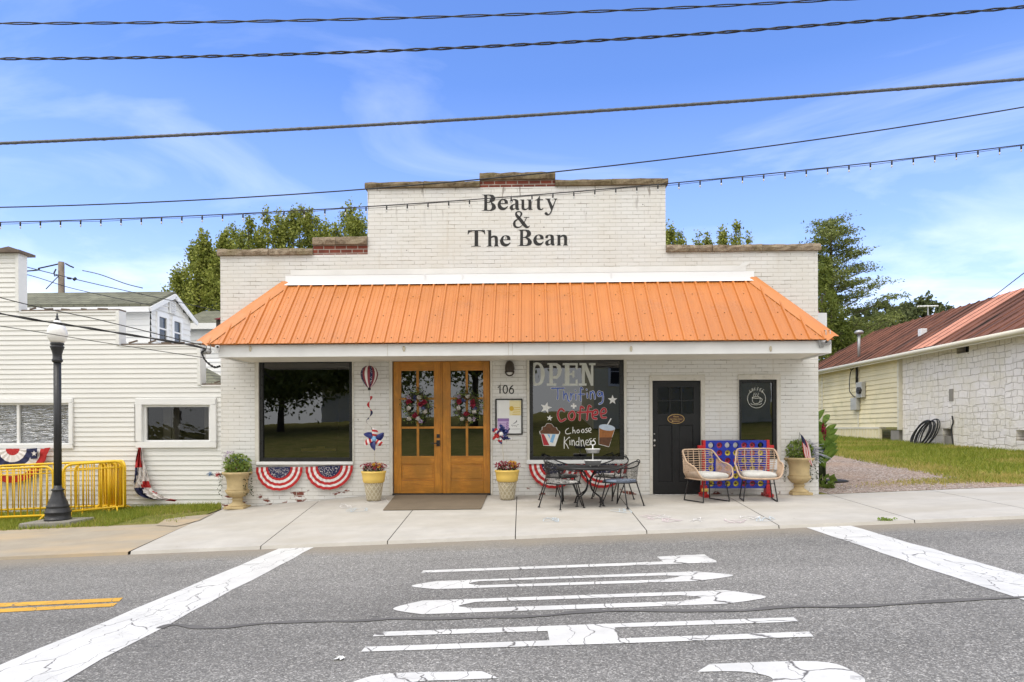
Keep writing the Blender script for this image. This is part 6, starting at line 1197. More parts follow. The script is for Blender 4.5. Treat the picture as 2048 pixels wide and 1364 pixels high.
# ------------------------------------------------------------------ wicker chairs
def wicker_chair(lab, loc, rz):
    """faces -Y"""
    t = thing('wicker_chair', lab, 'chair', loc, rz, 'tan wicker chairs before the game board'); V = Vector
    front = [(-.27, -.30, .40), (0, -.32, .385), (.27, -.30, .40)]
    rim = smooth(front + [(.345, -.26, .47), (.375, -.20, .575), (.385, -.08, .63), (.36, .05, .665), (.345, .14, .75), (.32, .22, .84), (.26, .26, .872), (0, .28, .875), (-.26, .26, .872), (-.32, .22, .84), (-.345, .14, .75), (-.36, .05, .665), (-.385, -.08, .63), (-.375, -.20, .575), (-.345, -.26, .47)], 5, True)
    low = smooth([(-.26, -.28, .385), (0, -.30, .375), (.26, -.28, .385), (.29, -.1, .385), (.28, .15, .39), (.2, .24, .39), (0, .25, .39), (-.2, .24, .39), (-.28, .15, .39), (-.29, -.1, .385)], 5, True)
    mb = MB(); mb.tube([V(p) for p in rim], .0145, 8, closed=True); mb.tube([V(p) for p in low], .012, 8, closed=True); mb.build('rim', M['wicker'], t, local=True)
    # back: uprights and cross canes
    mb = MB()
    def bk(u_, f):      # u -1..1 across, f 0..1 up
        x = u_ * (.24 + .06 * f + .03 * math.sin(f * PI)); y = .25 + .03 * f - .07 * u_ * u_ * (1 - .6 * f); z = .40 + .47 * f; return V((x, y, z))
    for u_ in (-1, -.6, -.2, .2, .6, 1): mb.tube([bk(u_, f) for f in np.linspace(0, 1, 6)], .0075, 6)
    for f in np.linspace(.08, .93, 11): mb.tube([bk(u_, f) for u_ in np.linspace(-1.08, 1.08, 9)], .0062, 5)
    mb.build('back_canes', M['wicker'], t, local=True)
    for s in (-1, 1):
        mb = MB(); a_ = [p for p in rim if p[0] * s > .3 and p[1] < .12]; a_.sort(key=lambda p: p[1])
        for k in range(17):
            f = k / 16; yy = -.25 + .42 * f; tp_ = (float(np.interp(yy, [p[1] for p in a_], [p[0] for p in a_])), float(np.interp(yy, [p[1] for p in a_], [p[2] for p in a_]))); mb.tube([V((tp_[0], yy, tp_[1])), V((s * .345, yy, .50)) if tp_[1] > .52 else V((s * .335, yy, .44)), V((s * .288, yy * .95, .388))], .0062, 5)
        mb.build('side_canes', M['wicker'], t, local=True)
    mb = MB()
    for k in range(12): y = -.26 + .045 * k; mb.tube([V((-.27, y, .383)), V((.27, y, .383))], .006, 5)
    mb.build('seat_canes', M['wicker'], t, local=True)
    mb = MB(); ring = smooth([(-.255, -.27), (0, -.285), (.255, -.27), (.27, 0), (.25, .2), (0, .225), (-.25, .2), (-.27, 0)], 4, True); n = len(ring); lv = [(.94, .398), (1.0, .43), (.98, .465), (.86, .49), (.5, .502), (.05, .505)]
    mb.add([V((x * k, y * k, z + .008 * math.sin(x * 17) * (z > .46))) for k, z in lv for x, y in ring], [(a * n + i, a * n + (i + 1) % n, (a + 1) * n + (i + 1) % n, (a + 1) * n + i) for a in range(5) for i in range(n)], 0, True); mb.build('seat_cushion', M['cushion'], t, local=True)
    for s in (-1, 1):
        mb = MB(); mb.tube([V(p) for p in smooth([(s * .22, -.22, .375), (s * .265, -.255, .06), (s * .268, -.255, .015), (s * .268, -.225, .010), (s * .268, .22, .010), (s * .268, .25, .015), (s * .265, .25, .06), (s * .22, .2, .375)], 4)], .0105, 8); mb.tube([V((s * .235, -.23, .30)), V((0, -.23, .30))], .007, 6); mb.build('sled_leg', M['iron'], t, local=True)
    return t
wicker_chair('tan wicker chair with pale cushion next to the black door, turned towards its pair', (*at_ground(P(1412, 990, -.95).x, -.98)[:2], gh(3.0, -.98) + .002), math.radians(24))
wicker_chair('tan wicker chair with pale cushion next to the right urn, facing the road', (*at_ground(P(1516, 990, -.95).x, -.95)[:2], gh(3.9, -.95) + .002), math.radians(-10))

# ------------------------------------------------------------------ giant four-in-a-row game
GYY = -.34; gx0, gx1, gz0, gz1 = P(1410, 930, GYY).x, P(1531.5, 930, GYY).x, P(1470, 976, GYY).z, P(1470, 881, GYY).z
gt_ = thing('game_board', 'giant blue and red four in a row game standing behind the wicker chairs', 'game', ((gx0 + gx1) / 2, GYY, gh(3.5, GYY)))
cw, ch_ = (gx1 - gx0 - .06) / 7, (gz1 - gz0 - .03) / 6
holes = [(gx0 + .03 + cw * (k + .5), gz1 - .015 - ch_ * (j + .5)) for j in range(6) for k in range(7)]; hr = min(cw, ch_) * .385
mb = MB()
circ = lambda x, z, r, n=22: [(x + r * math.cos(2 * PI * k / n), z + r * math.sin(2 * PI * k / n)) for k in range(n)]
for yy in (GYY - .045, GYY + .045):
    for (x, z) in holes:       # one square tile with a round hole each, tiled edge to edge
        n = 24; sq = []
        for k in range(n):
            a = 2 * PI * k / n; c_, s_ = math.cos(a), math.sin(a); f = 1 / max(abs(c_), abs(s_)); sq.append((x + c_ * f * cw / 2, z + s_ * f * ch_ / 2))
        cc = circ(x, z, hr, n); vs = [(p[0], yy, p[1]) for p in sq] + [(p[0], yy, p[1]) for p in cc]; mb.add(vs, [(k, (k + 1) % n, n + (k + 1) % n, n + k) for k in range(n)])
for (x, z) in holes: cc = circ(x, z, hr, 24); mb.add([(p[0], GYY - .045, p[1]) for p in cc] + [(p[0], GYY - .018, p[1]) for p in cc], [(k, (k + 1) % 24, 24 + (k + 1) % 24, 24 + k) for k in range(24)], 0, True)
mb.box(gx0, gx0 + .03, GYY - .045, GYY + .045, gz0, gz1); mb.box(gx1 - .03, gx1, GYY - .045, GYY + .045, gz0, gz1); mb.box(gx0 + .031, gx1 - .031, GYY - .045, GYY + .045, gz0, gz0 + .015); mb.box(gx0 + .031, gx1 - .031, GYY - .047, GYY + .047, gz1 - .014, gz1 + .004)
for k in range(1, 7): x = gx0 + .03 + cw * k; mb.box(x - .004, x + .004, GYY - .049, GYY - .0455, gz0 + .02, gz1 - .02)
bd = mb.build('grid_panel', M['blueplastic'], gt_)
for s, x in ((-1, gx0), (1, gx1)):
    z0 = gh(x, GYY); mb = MB(); a, b = (x - .05, x - .002) if s < 0 else (x + .002, x + .05); mb.box(a, b, GYY - .06, GYY + .06, z0 + .02, gz1 + .01); mb.box(x - .06, x + .06, GYY - .07, GYY + .07, z0 + .001, z0 + .14) if False else mb.box(a - .02, b + .02, GYY - .20, GYY + .20, z0 + .001, z0 + .06); mb.box(a - .02, b + .02, GYY - .08, GYY + .08, z0 + .061, gz0 + .05); mb.box(a - .08 if s < 0 else b + .001, a - .001 if s < 0 else b + .08, GYY - .05, GYY + .05, gz1 - .155, gz1 - .085)
    for k in range(5): mb.box(a - .024, b + .024, GYY - .084, GYY - .0805, z0 + .09 + k * .016, z0 + .098 + k * .016)
    lg = mb.build('leg_post', M['redplastic'], gt_, bev=.006)
    if s < 0: mb = MB(); mb.box(a - .035, b + .035, GYY - .095, GYY - .0845, z0 + .10, z0 + .155); mb.build('latch', M['potyellow'], lg, bev=.004)
rowsC = ['WRWWRRK', 'WRYYRRY', 'YRRRYYW', 'YRRYRYR', 'RYRYRRR', 'YRYYRRY']
ordn = ['top', 'second', 'third', 'fourth', 'fifth', 'bottom']; coln = ['first', 'second', 'third', 'middle', 'fifth', 'sixth', 'last']
for j in range(6):
    for k in range(7):
        ch = rowsC[j][k]
        if ch in 'WK': continue
        x, z = holes[j * 7 + k]; red = ch == 'R'
        t = thing('game_disc', '%s ring disc, %s row, %s slot from left, of the blue game board' % ('red' if red else 'yellow', ordn[j], coln[k]), 'game disc', (x, GYY, z - hr), group='discs in the giant game board')
        mb = MB(); mb.lathe_y([(.022, -.006), (hr * 1.12, -.006), (hr * 1.12, .006), (hr * .95, .008), (hr * .5, .008), (hr * .42, .004), (.022, .004)], (x, GYY, z), 26); mb.build('disc', M['discred' if red else 'discyellow'], t)
        mb = MB(); mb.lathe_y([(.001, -.004), (hr * .40, -.003), (hr * .40, .007), (hr * .3, .009), (.001, .009)], (x, GYY, z), 18); mb.build('hub', M['hubred' if red else 'hubbrown'], t)
# ------------------------------------------------------------------ street lamp
lg0 = G(116, 1048); lg0.z = gh(lg0.x, lg0.y)
mb = MB(); mb.add([(lg0.x - .46, lg0.y - .36, lg0.z - .05), (lg0.x + .42, lg0.y - .30, lg0.z - .05), (lg0.x + .46, lg0.y + .34, lg0.z - .05), (lg0.x - .42, lg0.y + .34, lg0.z - .05), (lg0.x - .44, lg0.y - .34, lg0.z + .055), (lg0.x + .40, lg0.y - .28, lg0.z + .085), (lg0.x + .44, lg0.y + .32, lg0.z + .085), (lg0.x - .40, lg0.y + .32, lg0.z + .06)], [(0, 1, 2, 3), (4, 5, 6, 7), (0, 1, 5, 4), (1, 2, 6, 5), (2, 3, 7, 6), (3, 0, 4, 7)])
tag(mb.build('lamp_footing', M['greyconc'], bev=.015), kind='structure')
b0 = lg0 + Vector((0, 0, .075)); t = thing('street_lamp', 'black fluted street lamp with a white acorn globe', 'street lamp', b0)
mb = MB(); mb.lathe([(.208, 0), (.208, .028), (.197, .03), (.195, .12), (.203, .125), (.203, .15), (.188, .155), (.183, .20), (.168, .215), (.176, .222), (.176, .25), (.158, .262), (.148, .31), (.116, .38), (.095, .45), (.086, .50), (.086, .508), (.101, .512), (.101, .533), (.086, .54), (.066, .555), (.060, .60)], b0, 32, fn=lambda a, z: 1 + (.012 * math.cos(a * 16) if .31 < z < .51 else 0)); mb.build('base', M['lampiron'], t)
mb = MB(); mb.lathe([(.060, .60), (.0575, 2.75)], b0, 48, fn=lambda a, z: 1 + .02 * math.cos(a * 12)); mb.lathe([(.060, 2.74), (.082, 2.76), (.084, 2.79), (.070, 2.81), (.070, 2.88), (.086, 2.95), (.105, 3.0), (.112, 3.02), (.10, 3.03), (.085, 3.04), (.105, 3.055), (.105, 3.08), (.06, 3.085)], b0, 32); mb.build('post', M['lampiron'], t)
mb = MB(); mb.lathe([(.09, 3.082), (.125, 3.12), (.150, 3.18), (.158, 3.25), (.150, 3.31), (.122, 3.37), (.085, 3.41), (.075, 3.42), (.076, 3.445), (.055, 3.455), (.052, 3.475), (.03, 3.48)], b0, 36); mb.build('globe', M['globe'], t)
mb = MB(); mb.lathe([(.034, 3.479), (.034, 3.50), (.018, 3.52), (.020, 3.55), (.010, 3.57), (.012, 3.585), (.002, 3.62)], b0, 14); mb.build('finial', M['lampiron'], t)

# ------------------------------------------------------------------ yellow crowd barriers
def barrier(lab, A, B, h=.98):
    """steel crowd barrier from ground point A to B"""
    A, B = Vector(A), Vector(B); d = (B - A); L = math.hypot(d.x, d.y); u_ = d / L; t = thing('crowd_barrier', lab, 'barrier', (A + B) / 2, group='yellow barriers by the lamp'); up = Vector((0, 0, 1)); n = Vector((-u_.y, u_.x, 0)).normalized()
    q = lambda s, z: A + u_ * s + up * z
    r = .15; pts = [q(0, .10)] + [q(0, h - r)] + [q(r - r * math.cos(a), h - r + r * math.sin(a)) for a in np.linspace(.3, PI / 2, 5)] + [q(L - r + r * math.sin(a), h - r + r * math.cos(a)) for a in np.linspace(0, PI / 2 - .3, 5)] + [q(L, h - r), q(L, .10)]
    mb = MB(); mb.tube(pts, .022, 8, closed=True); fr_ = mb.build('frame', M['yellow'], t)
    mb = MB(); k = max(5, int(L / .115)); 
    for j in range(1, k): s = L * j / k; e = max(0, r - min(s, L - s)); mb.tube([q(s, .11), q(s, h - .02 - (r - math.sqrt(max(0, r * r - e * e))))], .011, 6)
    mb.tube([q(.03, h - .12), q(L - .03, h - .12)], .012, 6); mb.build('bars', M['yellow'], t)
    for s in (.12, L - .12): mb = MB(); mb.tube([q(s, .10) + n * .02, *[q(s, .10 + .02 - .10 * abs(k / 4) ** 1.5) + n * (.06 * k) for k in (-4, -3, -2, -1, 0, 1, 2, 3, 4)]], .013, 6) if False else mb.tube([q(s, .11 - .095 * (k / 4) ** 2) + n * .055 * k for k in range(-4, 5)], .015, 6); mb.build('foot', M['yellow'], t)
    return t
def gp2(px, Y): p = P(px, 900, Y); return Vector((p.x, Y, gh(p.x, Y)))
barrier('yellow crowd barrier nearest the road, running off behind the lamp', gp2(-165, -.62), gp2(106, -.62))
barrier('yellow crowd barrier running from the lamp back towards the wall', gp2(126, -.30), gp2(247, .26))
barrier('yellow crowd barrier standing edge on beside the fallen bunting, outermost of three', gp2(250, .30), gp2(214, .72))
barrier('yellow crowd barrier standing edge on, middle one of the three beside the fallen bunting', gp2(241, .33), gp2(206, .74))
barrier('yellow crowd barrier standing edge on, innermost of three beside the fallen bunting', gp2(233, .34), gp2(198, .75))
barrier('yellow crowd barrier doubled up just behind the one that runs from the lamp', gp2(150, -.05), gp2(232, .30))
barrier('yellow crowd barrier closest to the clapboard wall, right under the bunting', gp2(-10, .62), gp2(212, .62))
barrier('yellow crowd barrier closest to the clapboard wall, cut off by the picture edge', gp2(-230, .62), gp2(-14, .62))

# ------------------------------------------------------------------ hose coil and canna plants on the right
q0 = PX(1845, 893, RX - .35); t = thing('hose_coil', 'coil of black hose leaning on the rubble wall', 'hose coil', (RX - .4, q0.y, gh(RX, q0.y))); mb = MB()
for k in range(12):
    pts = []; ph = random.uniform(0, 6); c0 = [(1842, 868), (1858, 866), (1850, 867)][k % 3]; rx, ry = random.uniform(17, 25), random.uniform(25, 30)
    for a in np.linspace(0, 2 * PI, 26)[:-1]:
        ca, sa = math.cos(a), math.sin(a); px = c0[0] + rx * ca * .8 - ry * sa * .35 + random.uniform(-.4, .4); py = c0[1] + ry * sa * .92 - rx * ca * .28; p = PX(px, min(py, 894), RX - .10 - .022 * k - .004 * max(0, py - 840)); pts.append(p)
    mb.tube(pts, .017, 6, closed=True)
mb.build('hose_loops', M['rubber'], t)
t = thing('canna_plant', 'tall broad leaved canna plant beside the shop corner', 'plant', (5.75, 1.2, gh(5.75, 1.2))); mb = MB(); lv = []
for k in range(6):
    b = Vector((5.78 + random.uniform(-.1, .25), 1.2 + random.uniform(-.3, .3), gh(5.8, 1.2))); tp_ = b + Vector((random.uniform(-.05, .12), 0, random.uniform(.9, 1.3))); mb.tube([b, tp_], [.02, .01], 6); lv.append((b, tp_))
mb.build('stems', M['leaf_dk'], t); mb = MB()
for b, tp_ in lv:
    for k in range(6):
        f = .42 + .11 * k; p = b + (tp_ - b) * f; a = random.uniform(-1.0, 1.0) if k % 2 else random.uniform(PI - 1, PI + 1); d = Vector((math.cos(a) * .75, math.sin(a) * .5, 1.25)).normalized(); L = random.uniform(.36, .58); s_ = d.cross(Vector((0, 1, .2))).normalized(); rows = []
        for i in range(8): g = i / 7; w_ = .068 * math.sin(PI * min(1, g * .95 + .05)) ** .8; cpt = p + d * L * g + Vector((0, 0, -.16 * g * g)); rows.append([cpt - s_ * w_, cpt + Vector((0, -.015, -.01)), cpt + s_ * w_])
        for i in range(7): mb.add([rows[i][0], rows[i][1], rows[i + 1][1], rows[i + 1][0]], [(0, 1, 2, 3)], 0, True); mb.add([rows[i][1], rows[i][2], rows[i + 1][2], rows[i + 1][1]], [(0, 1, 2, 3)], 0, True)
mb.build('leaves', M['canna'], t, recalc=False)
for b, tp_ in lv[:3]: cards('flower_spike', leafcloud(34, tp_ + Vector((0, 0, .12)), (.035, .035, .16)), .03, M['fl_red'], t)

cards('ground_foliage', np.concatenate([leafcloud(200, (6.55, 4.0, gh(6.5, 4.0) + .18), (.55, .6, .25)), leafcloud(50, (5.85, 1.0, .15), (.2, .3, .14))]), .07, M['leaf_b'], t)

# ------------------------------------------------------------------ overhead cables
def sag(pts, Y):
    """a hanging line through photo points, carried on well beyond the picture"""
    Q = [P(px, py, Y) for px, py in pts]; co = np.polyfit([q.x for q in Q], [q.z for q in Q], 2 if len(pts) > 2 else 1); return lambda x: Vector((x, Y, float(np.polyval(co, x))))
def cable(name, lab, pts, Y, r, strands=1, pitch=.55, x0=-22, x1=22, m='cable', n=None, amp=1.05):
    f = sag(pts, Y); n = n or (440 if strands > 1 else 60); mb = MB(); xs_ = np.linspace(x0, x1, n)
    for s in range(strands):
        ph = 2 * PI * s / strands; amp_ = r * amp if strands > 1 else 0; loose = (lambda x: 1 + .9 * max(0, math.sin(x * 1.7 + s * 2.0)) ** 3) if strands == 3 else (lambda x: 1)
        mb.tube([f(x) + Vector((0, math.cos(2 * PI * x / pitch + ph), math.sin(2 * PI * x / pitch + ph))) * amp_ * loose(x) for x in xs_], r, 6 if strands > 1 else 8)
    o = mb.build(name, M[m]); tag(o, lab, 'cable', 'overhead cables across the road'); return f
cable('overhead_cable', 'loosely twisted overhead cable, highest of the lines across the sky', [(0, 47), (420, 43), (900, 34), (1300, 18), (1640, 1)], -4.6, .0074, 2, 1.0, amp=1.5)
cable('overhead_cable', 'tightly twisted overhead cable, second highest of the lines', [(0, 118), (400, 113), (1024, 87), (1500, 65), (2048, 12)], -4.6, .0090, 2, .62, amp=1.3)
cable('overhead_cable', 'thick grey spiral wrapped overhead cable, alone in mid sky', [(0, 285), (500, 267), (1024, 231), (1500, 199), (2048, 159)], -4.6, .0165, 3, .26, m='cablegrey', amp=.22)
cable('overhead_cable', 'thin single wire crossing in front of the topmost coping stone', [(0, 415), (400, 400), (735, 377), (1110, 343), (1600, 286), (2048, 213)], -3.4, .009)
f = sag([(0, 444), (400, 433), (735, 411), (1335, 368), (1700, 330), (2048, 289)], -3.0); sl0 = thing('string_lights', 'string of small bulbs on a black wire in front of the shop sign', 'string lights', f(0)); mb = MB(); mb.tube([f(x) for x in np.linspace(-20, 20, 80)], .0075, 6); mb.tube([f(x) + Vector((0, -.01, -.012 - .02 * abs(math.sin(x * 2.3)))) for x in np.linspace(-20, 20, 200)], .0035, 5); mb.build('wire', M['cable'], sl0)
x = -8.6
while x < 8.6:
    p = f(x); mb = MB(); mb.tube([p + Vector((0, -.01, -.005)), p + Vector((0, -.01, -.065))], .011, 6); s_ = mb.build('socket', M['cable'], sl0); mb = MB(); mb.ell(p + Vector((0, -.01, -.085)), .012, .012, .022, 8); mb.build('bulb', M['bulb'], s_); x += .298
# service lines on the left that run to the awning corner
def line(lab, pts3, r, strands=1):
    mb = MB(); pp = smooth([tuple(p) for p in pts3], 10)
    for s in range(strands): mb.tube([Vector(p) + Vector((0, math.cos(i * .9 + s * PI), math.sin(i * .9 + s * PI))) * (r if strands > 1 else 0) for i, p in enumerate(pp)], r, 6)
    tag(mb.build('service_line', M['cable']), lab, 'cable', 'service lines to the shop')
line('thin wire running from the left down to the awning tip, above the twisted bundle', [P(-420, 470, -3.5), P(0, 595, -2.3), P(200, 640, -1.7), P(402, 690, -1.25)], .008)
line('thick twisted bundle of black wires ending at the awning corner', [P(-420, 540, -3.5), P(0, 627, -2.3), P(200, 660, -1.7), P(395, 693, -1.3), P(403, 706, -1.28), P(412, 722, -1.26), P(428, 734, -1.25), P(440, 732, -1.2)], .011, 2)
line('thin wire running under the twisted bundle to the fascia end', [P(-420, 590, -3.5), P(0, 652, -2.3), P(200, 684, -1.7), P(405, 715, -1.25)], .006)
line('thin wire crossing the chimney like parapet towards the grey roof', [P(-420, 420, 1.0), P(0, 521, 2.5), P(200, 570, 4), P(440, 622, 7)], .010)
line('faint wire passing below the utility pole top', [P(-420, 470, 1.0), P(0, 537, 3.0), P(150, 578, 4.5), P(300, 610, 5.0)], .009)
line('curved wire dropping from the utility pole to the gable ridge', [P(165, 541, 12), P(200, 549, 11), P(250, 567, 10), P(285, 576, 8)], .016)
line('wire strung from the far left to the utility pole top', [P(-300, 560, 17), P(40, 543, 17), P(80, 536, 17), P(121, 527, 17)], .03)
line('slanting service wire at the top of the rusty roof', [P(2200, 430, 6), P(2048, 546, 9), P(1990, 590, 12), P(1960, 607, 14)], .014)
pb_ = P(123, 620, 17); tpz = P(123, 524, 17).z; t = thing('utility_pole', 'weathered wooden utility pole behind the grey shingle roof', 'utility pole', (pb_.x, 17, gh(pb_.x, 17))); mb = MB(); mb.tube([(pb_.x, 17, gh(pb_.x, 17)), (pb_.x, 17, tpz)], [.19, .12], 12); mb.build('pole', M['pole'], t)
mb = MB(); mb.tube([P(112, 538, 16.8), P(108, 546, 16.8), P(109, 552, 16.8), P(116, 550, 16.9)], .03, 6); mb.tube([P(131, 527, 17), P(140, 532, 17), P(147, 535, 17)], .035, 6); mb.tube([P(118, 551, 17), P(92, 578, 15)], .02, 6); mb.tube([P(135, 556, 17), P(142, 557, 17)], .05, 6); mb.tube([P(147, 560, 17), P(152, 556, 17)], .06, 6); mb.tube([P(127, 555, 17), P(128, 590, 17)], .025, 6); mb.build('line_hardware', M['cable'], t)

# ------------------------------------------------------------------ trees
def tree(name, lab, plumes, Y, n, size, m, trunk, group=None, aspect=.6, flat=0.0, dome=False):
    """plumes: (px base, py base, px tip, py tip, radius in metres) make upright, ragged branch masses round limbs"""
    t = thing(name, lab, 'tree', trunk, group=group); C = []; mb = MB(); tot = sum(p[4] for p in plumes); base_ = Vector(trunk); hub = base_ + Vector((0, 0, 2.5)); mb.tube([base_, hub], [.28, .2], 10)
    for (bx, by, tx, ty, r) in plumes:
        yy = Y + random.uniform(-1.4, 1.4); a, b = P(bx, by, yy), P(tx, ty, yy); mb.tube([hub, hub + (a - hub) * .6 + Vector((0, 0, -.3)), a, a + (b - a) * .55, b], [.14, .10, .07, .045, .012], 6); k = int(n * r / tot); d = (b - a); tl = 0
        # clumps along side twigs
        for q in range(max(10, k // 42)):
            f = random.random() ** .8; rad = r * 1.35 * (1 - f) ** .8 * (0.7 + .5 * math.sin(f * 11 + bx)) + .08; rad *= 1.7 if random.random() < .07 else 1; rad = 1.15 * r * math.sqrt(max(.04, 1 - f * f)) if dome else rad; an = random.uniform(0, 2 * PI); rr = rad * math.sqrt(random.random()); cc = a + d * f + Vector((rr * math.cos(an), rr * math.sin(an), random.uniform(-.2, .3))); s_ = r * random.uniform(.07, .24) * (1.15 - f * .85)
            s_ = max(s_, .10); C.append(np.array(cc) + rng.normal(size=(42, 3)) * np.array([s_, s_, s_ * 1.25]))
        for q in range(12): f = random.random(); C.append(np.array(hub + (a - hub) * f) + rng.normal(size=3) * .55 + rng.normal(size=(60, 3)) * np.array([.34, .34, .3]))   # lower leaves round the limbs
    mb.build('trunk', M['bark'], t); cards('crown', np.concatenate(C), size, m, t, aspect=aspect, flat=flat); return t
def tb(px, Y): p = P(px, 860, Y); return (p.x, Y, gh(p.x, Y))
g_ = 'leafy trees behind the buildings'
tree('leafy_tree', 'leafy tree at the left shop corner behind the gable', [(392, 720, 408, 478, 1.5), (425, 720, 432, 510, 1.2), (365, 680, 352, 548, .8), (380, 640, 372, 560, .7), (440, 640, 452, 470, 1.3), (415, 800, 420, 560, 1.8), (395, 700, 390, 500, 1.2), (422, 700, 418, 495, 1.2)], 17, 30000, .062, M['leaf_a'], tb(415, 17), g_)
tree('leafy_tree', 'slender leafy tree just above the left coping stones', [(475, 640, 466, 466, .75), (500, 640, 497, 448, .95), (520, 640, 512, 470, .7), (485, 640, 482, 470, .9), (510, 640, 524, 480, .8), (455, 600, 449, 492, .5)], 19, 16000, .060, M['leaf_a'], tb(490, 19), g_)
tree('leafy_tree', 'widest leafy tree above the left coping stones', [(540, 640, 534, 432, 1.0), (556, 640, 557, 424, 1.1), (585, 640, 586, 430, 1.2), (612, 640, 618, 426, 1.0), (640, 640, 645, 455, .9), (598, 600, 600, 425, .6), (570, 640, 571, 440, 1.0), (627, 640, 632, 445, .9)], 19.5, 24000, .060, M['leaf_a'], tb(590, 19.5), g_)
tree('leafy_tree', 'leafy tree touching the left side of the tall parapet', [(690, 640, 688, 430, .8), (706, 640, 703, 416, .9), (725, 640, 722, 448, 1.2), (660, 640, 652, 452, .7), (760, 640, 755, 430, 1.0), (675, 640, 672, 455, .8), (714, 640, 714, 435, .9)], 18.5, 18000, .060, M['leaf_a'], tb(705, 18.5), g_)
tree('leafy_tree', 'leafy tree peeping past the right side of the tall parapet', [(1320, 640, 1320, 430, 1.0), (1345, 640, 1340, 455, .95), (1362, 640, 1360, 474, .5)], 21, 10000, .065, M['leaf_a'], tb(1330, 21), g_)
tree('leafy_tree', 'leafy tree tips above the right coping stones', [(1400, 640, 1397, 478, .5), (1440, 640, 1446, 462, .9), (1470, 640, 1473, 458, .65), (1497, 640, 1496, 475, .4), (1420, 640, 1415, 478, .6)], 22, 12000, .062, M['leaf_a'], tb(1445, 22), g_)
# layered cedar
cx_, cY = 1672, 26.0; b = Vector(tb(cx_, cY)); tp_ = P(1660, 438, cY); t = thing('cedar_tree', 'tall open cedar with layered branches behind the shop corner', 'tree', b); mb = MB(); mb.tube([b, b + (tp_ - b) * .5, tp_], [.32, .18, .03], 8); C = []
H = (tp_ - b).length
for k in range(88):
    f = .14 + .84 * (k / 87); z = f * H; L = (1 - f) ** .62 * 3.6 * random.uniform(.55, 1.25) + .4; an = k * 2.4 + random.uniform(-.4, .4); d = Vector((math.cos(an), math.sin(an), random.uniform(.1, .45))); s0 = b + (tp_ - b) * f; e = s0 + d * L + Vector((0, 0, .12 * L * random.uniform(-.3, 1))); mb.tube([s0, s0 + d * L * .5 + Vector((0, 0, -.05 * L)), e], [.05, .03, .01], 5)
    for j in range(int(6 + L * 5)):
        g = random.uniform(.25, 1.02); c = s0 + (e - s0) * g + Vector((random.uniform(-.35, .35), random.uniform(-.35, .35), random.uniform(-.02, .10))) * min(1.2, .35 + .3 * L); C.append(np.array(c) + rng.normal(size=(26, 3)) * np.array([.26, .26, .07]))
mb.build('trunk', M['bark'], t); cards('crown', np.concatenate(C), .085, M['leaf_c'], t, aspect=.35, flat=.4)
tree('pine_tree', 'bright yellow green pine in front of the tall cedar', [(1640, 800, 1645, 545, 1.4), (1665, 800, 1662, 585, 1.3), (1690, 800, 1680, 640, 1.2), (1652, 740, 1650, 520, 1.0)], 23, 11000, .10, M['leaf_p'], tb(1655, 23), aspect=.3)
tree('round_bush', 'light green bush at the far end of the rusty roof', [(1690, 760, 1690, 668, 1.0), (1705, 740, 1702, 662, .9), (1675, 760, 1672, 690, .9)], 27, 3500, .11, M['leaf_b'], tb(1690, 27))
for lab, pl, Y, sd_ in (('distant broad tree beside the cedar foot', [(1745, 760, 1728, 622, 2.6), (1785, 760, 1790, 618, 3.0), (1760, 760, 1760, 610, 2.4)], 62, 1), ('distant broad tree with the antenna before it', [(1815, 740, 1812, 612, 3.0), (1850, 740, 1850, 598, 3.2), (1885, 740, 1884, 608, 2.4)], 64, 2), ('distant low tree hidden mostly by the rusty roof', [(1950, 720, 1945, 640, 3.0), (2000, 720, 2010, 640, 3.5)], 66, 3)):
    tree('distant_tree', lab, pl, Y, 9000, .20, M['leaf_f'], tb(pl[0][0], Y), 'trees beyond the rusty roof', dome=True)
q = P(1856, 613, 42); t = thing('roof_antenna', 'thin white antenna boom showing above the rusty roof', 'antenna', (q.x, 42, gh(q.x, 42))); mb = MB(); mb.tube([(q.x, 42, gh(q.x, 42)), (q.x, 42, q.z)], .05, 6); mb.build('mast', M['galv'], t); mb = MB(); mb.tube([P(1835, 613, 42), P(1876, 612, 42)], .07, 6)
for k in range(6): px = 1838 + 7 * k; mb.tube([P(px, 611.5, 41.2), P(px + 3, 614, 42.8)], .03, 5)
mb.build('boom', M['white_flash'], t)

# ------------------------------------------------------------------ grass
def blades(name, pts, h, w_, m):
    pts = np.asarray(pts, float); n = len(pts); a = rng.uniform(0, 2 * PI, n); hh = h * rng.uniform(.4, 1.25, n); le = rng.normal(0, .4, (n, 2)) * hh[:, None]; ww = w_ * rng.uniform(.6, 1.4, n); V = np.zeros((n, 3, 3)); dx = np.stack([np.cos(a) * ww, np.sin(a) * ww], 1)
    V[:, 0] = pts; V[:, 0, :2] -= dx; V[:, 1] = pts; V[:, 1, :2] += dx; V[:, 2] = pts; V[:, 2, :2] += le; V[:, 2, 2] += hh; V = V.reshape(-1, 3); me = bpy.data.meshes.new(name); me.vertices.add(3 * n); me.vertices.foreach_set('co', V.ravel()); me.loops.add(3 * n); me.loops.foreach_set('vertex_index', np.arange(3 * n)); me.polygons.add(n); me.polygons.foreach_set('loop_start', np.arange(0, 3 * n, 3)); me.polygons.foreach_set('loop_total', np.full(n, 3)); me.materials.append(m); me.update(calc_edges=True); o = bpy.data.objects.new(name, me); COL.objects.link(o); return tag(o, kind='stuff')
def patchy(x, y): return math.sin(x * 2.1 + 1.3 * math.sin(y * 1.7)) * math.sin(y * 2.7 + x) 
pts = []
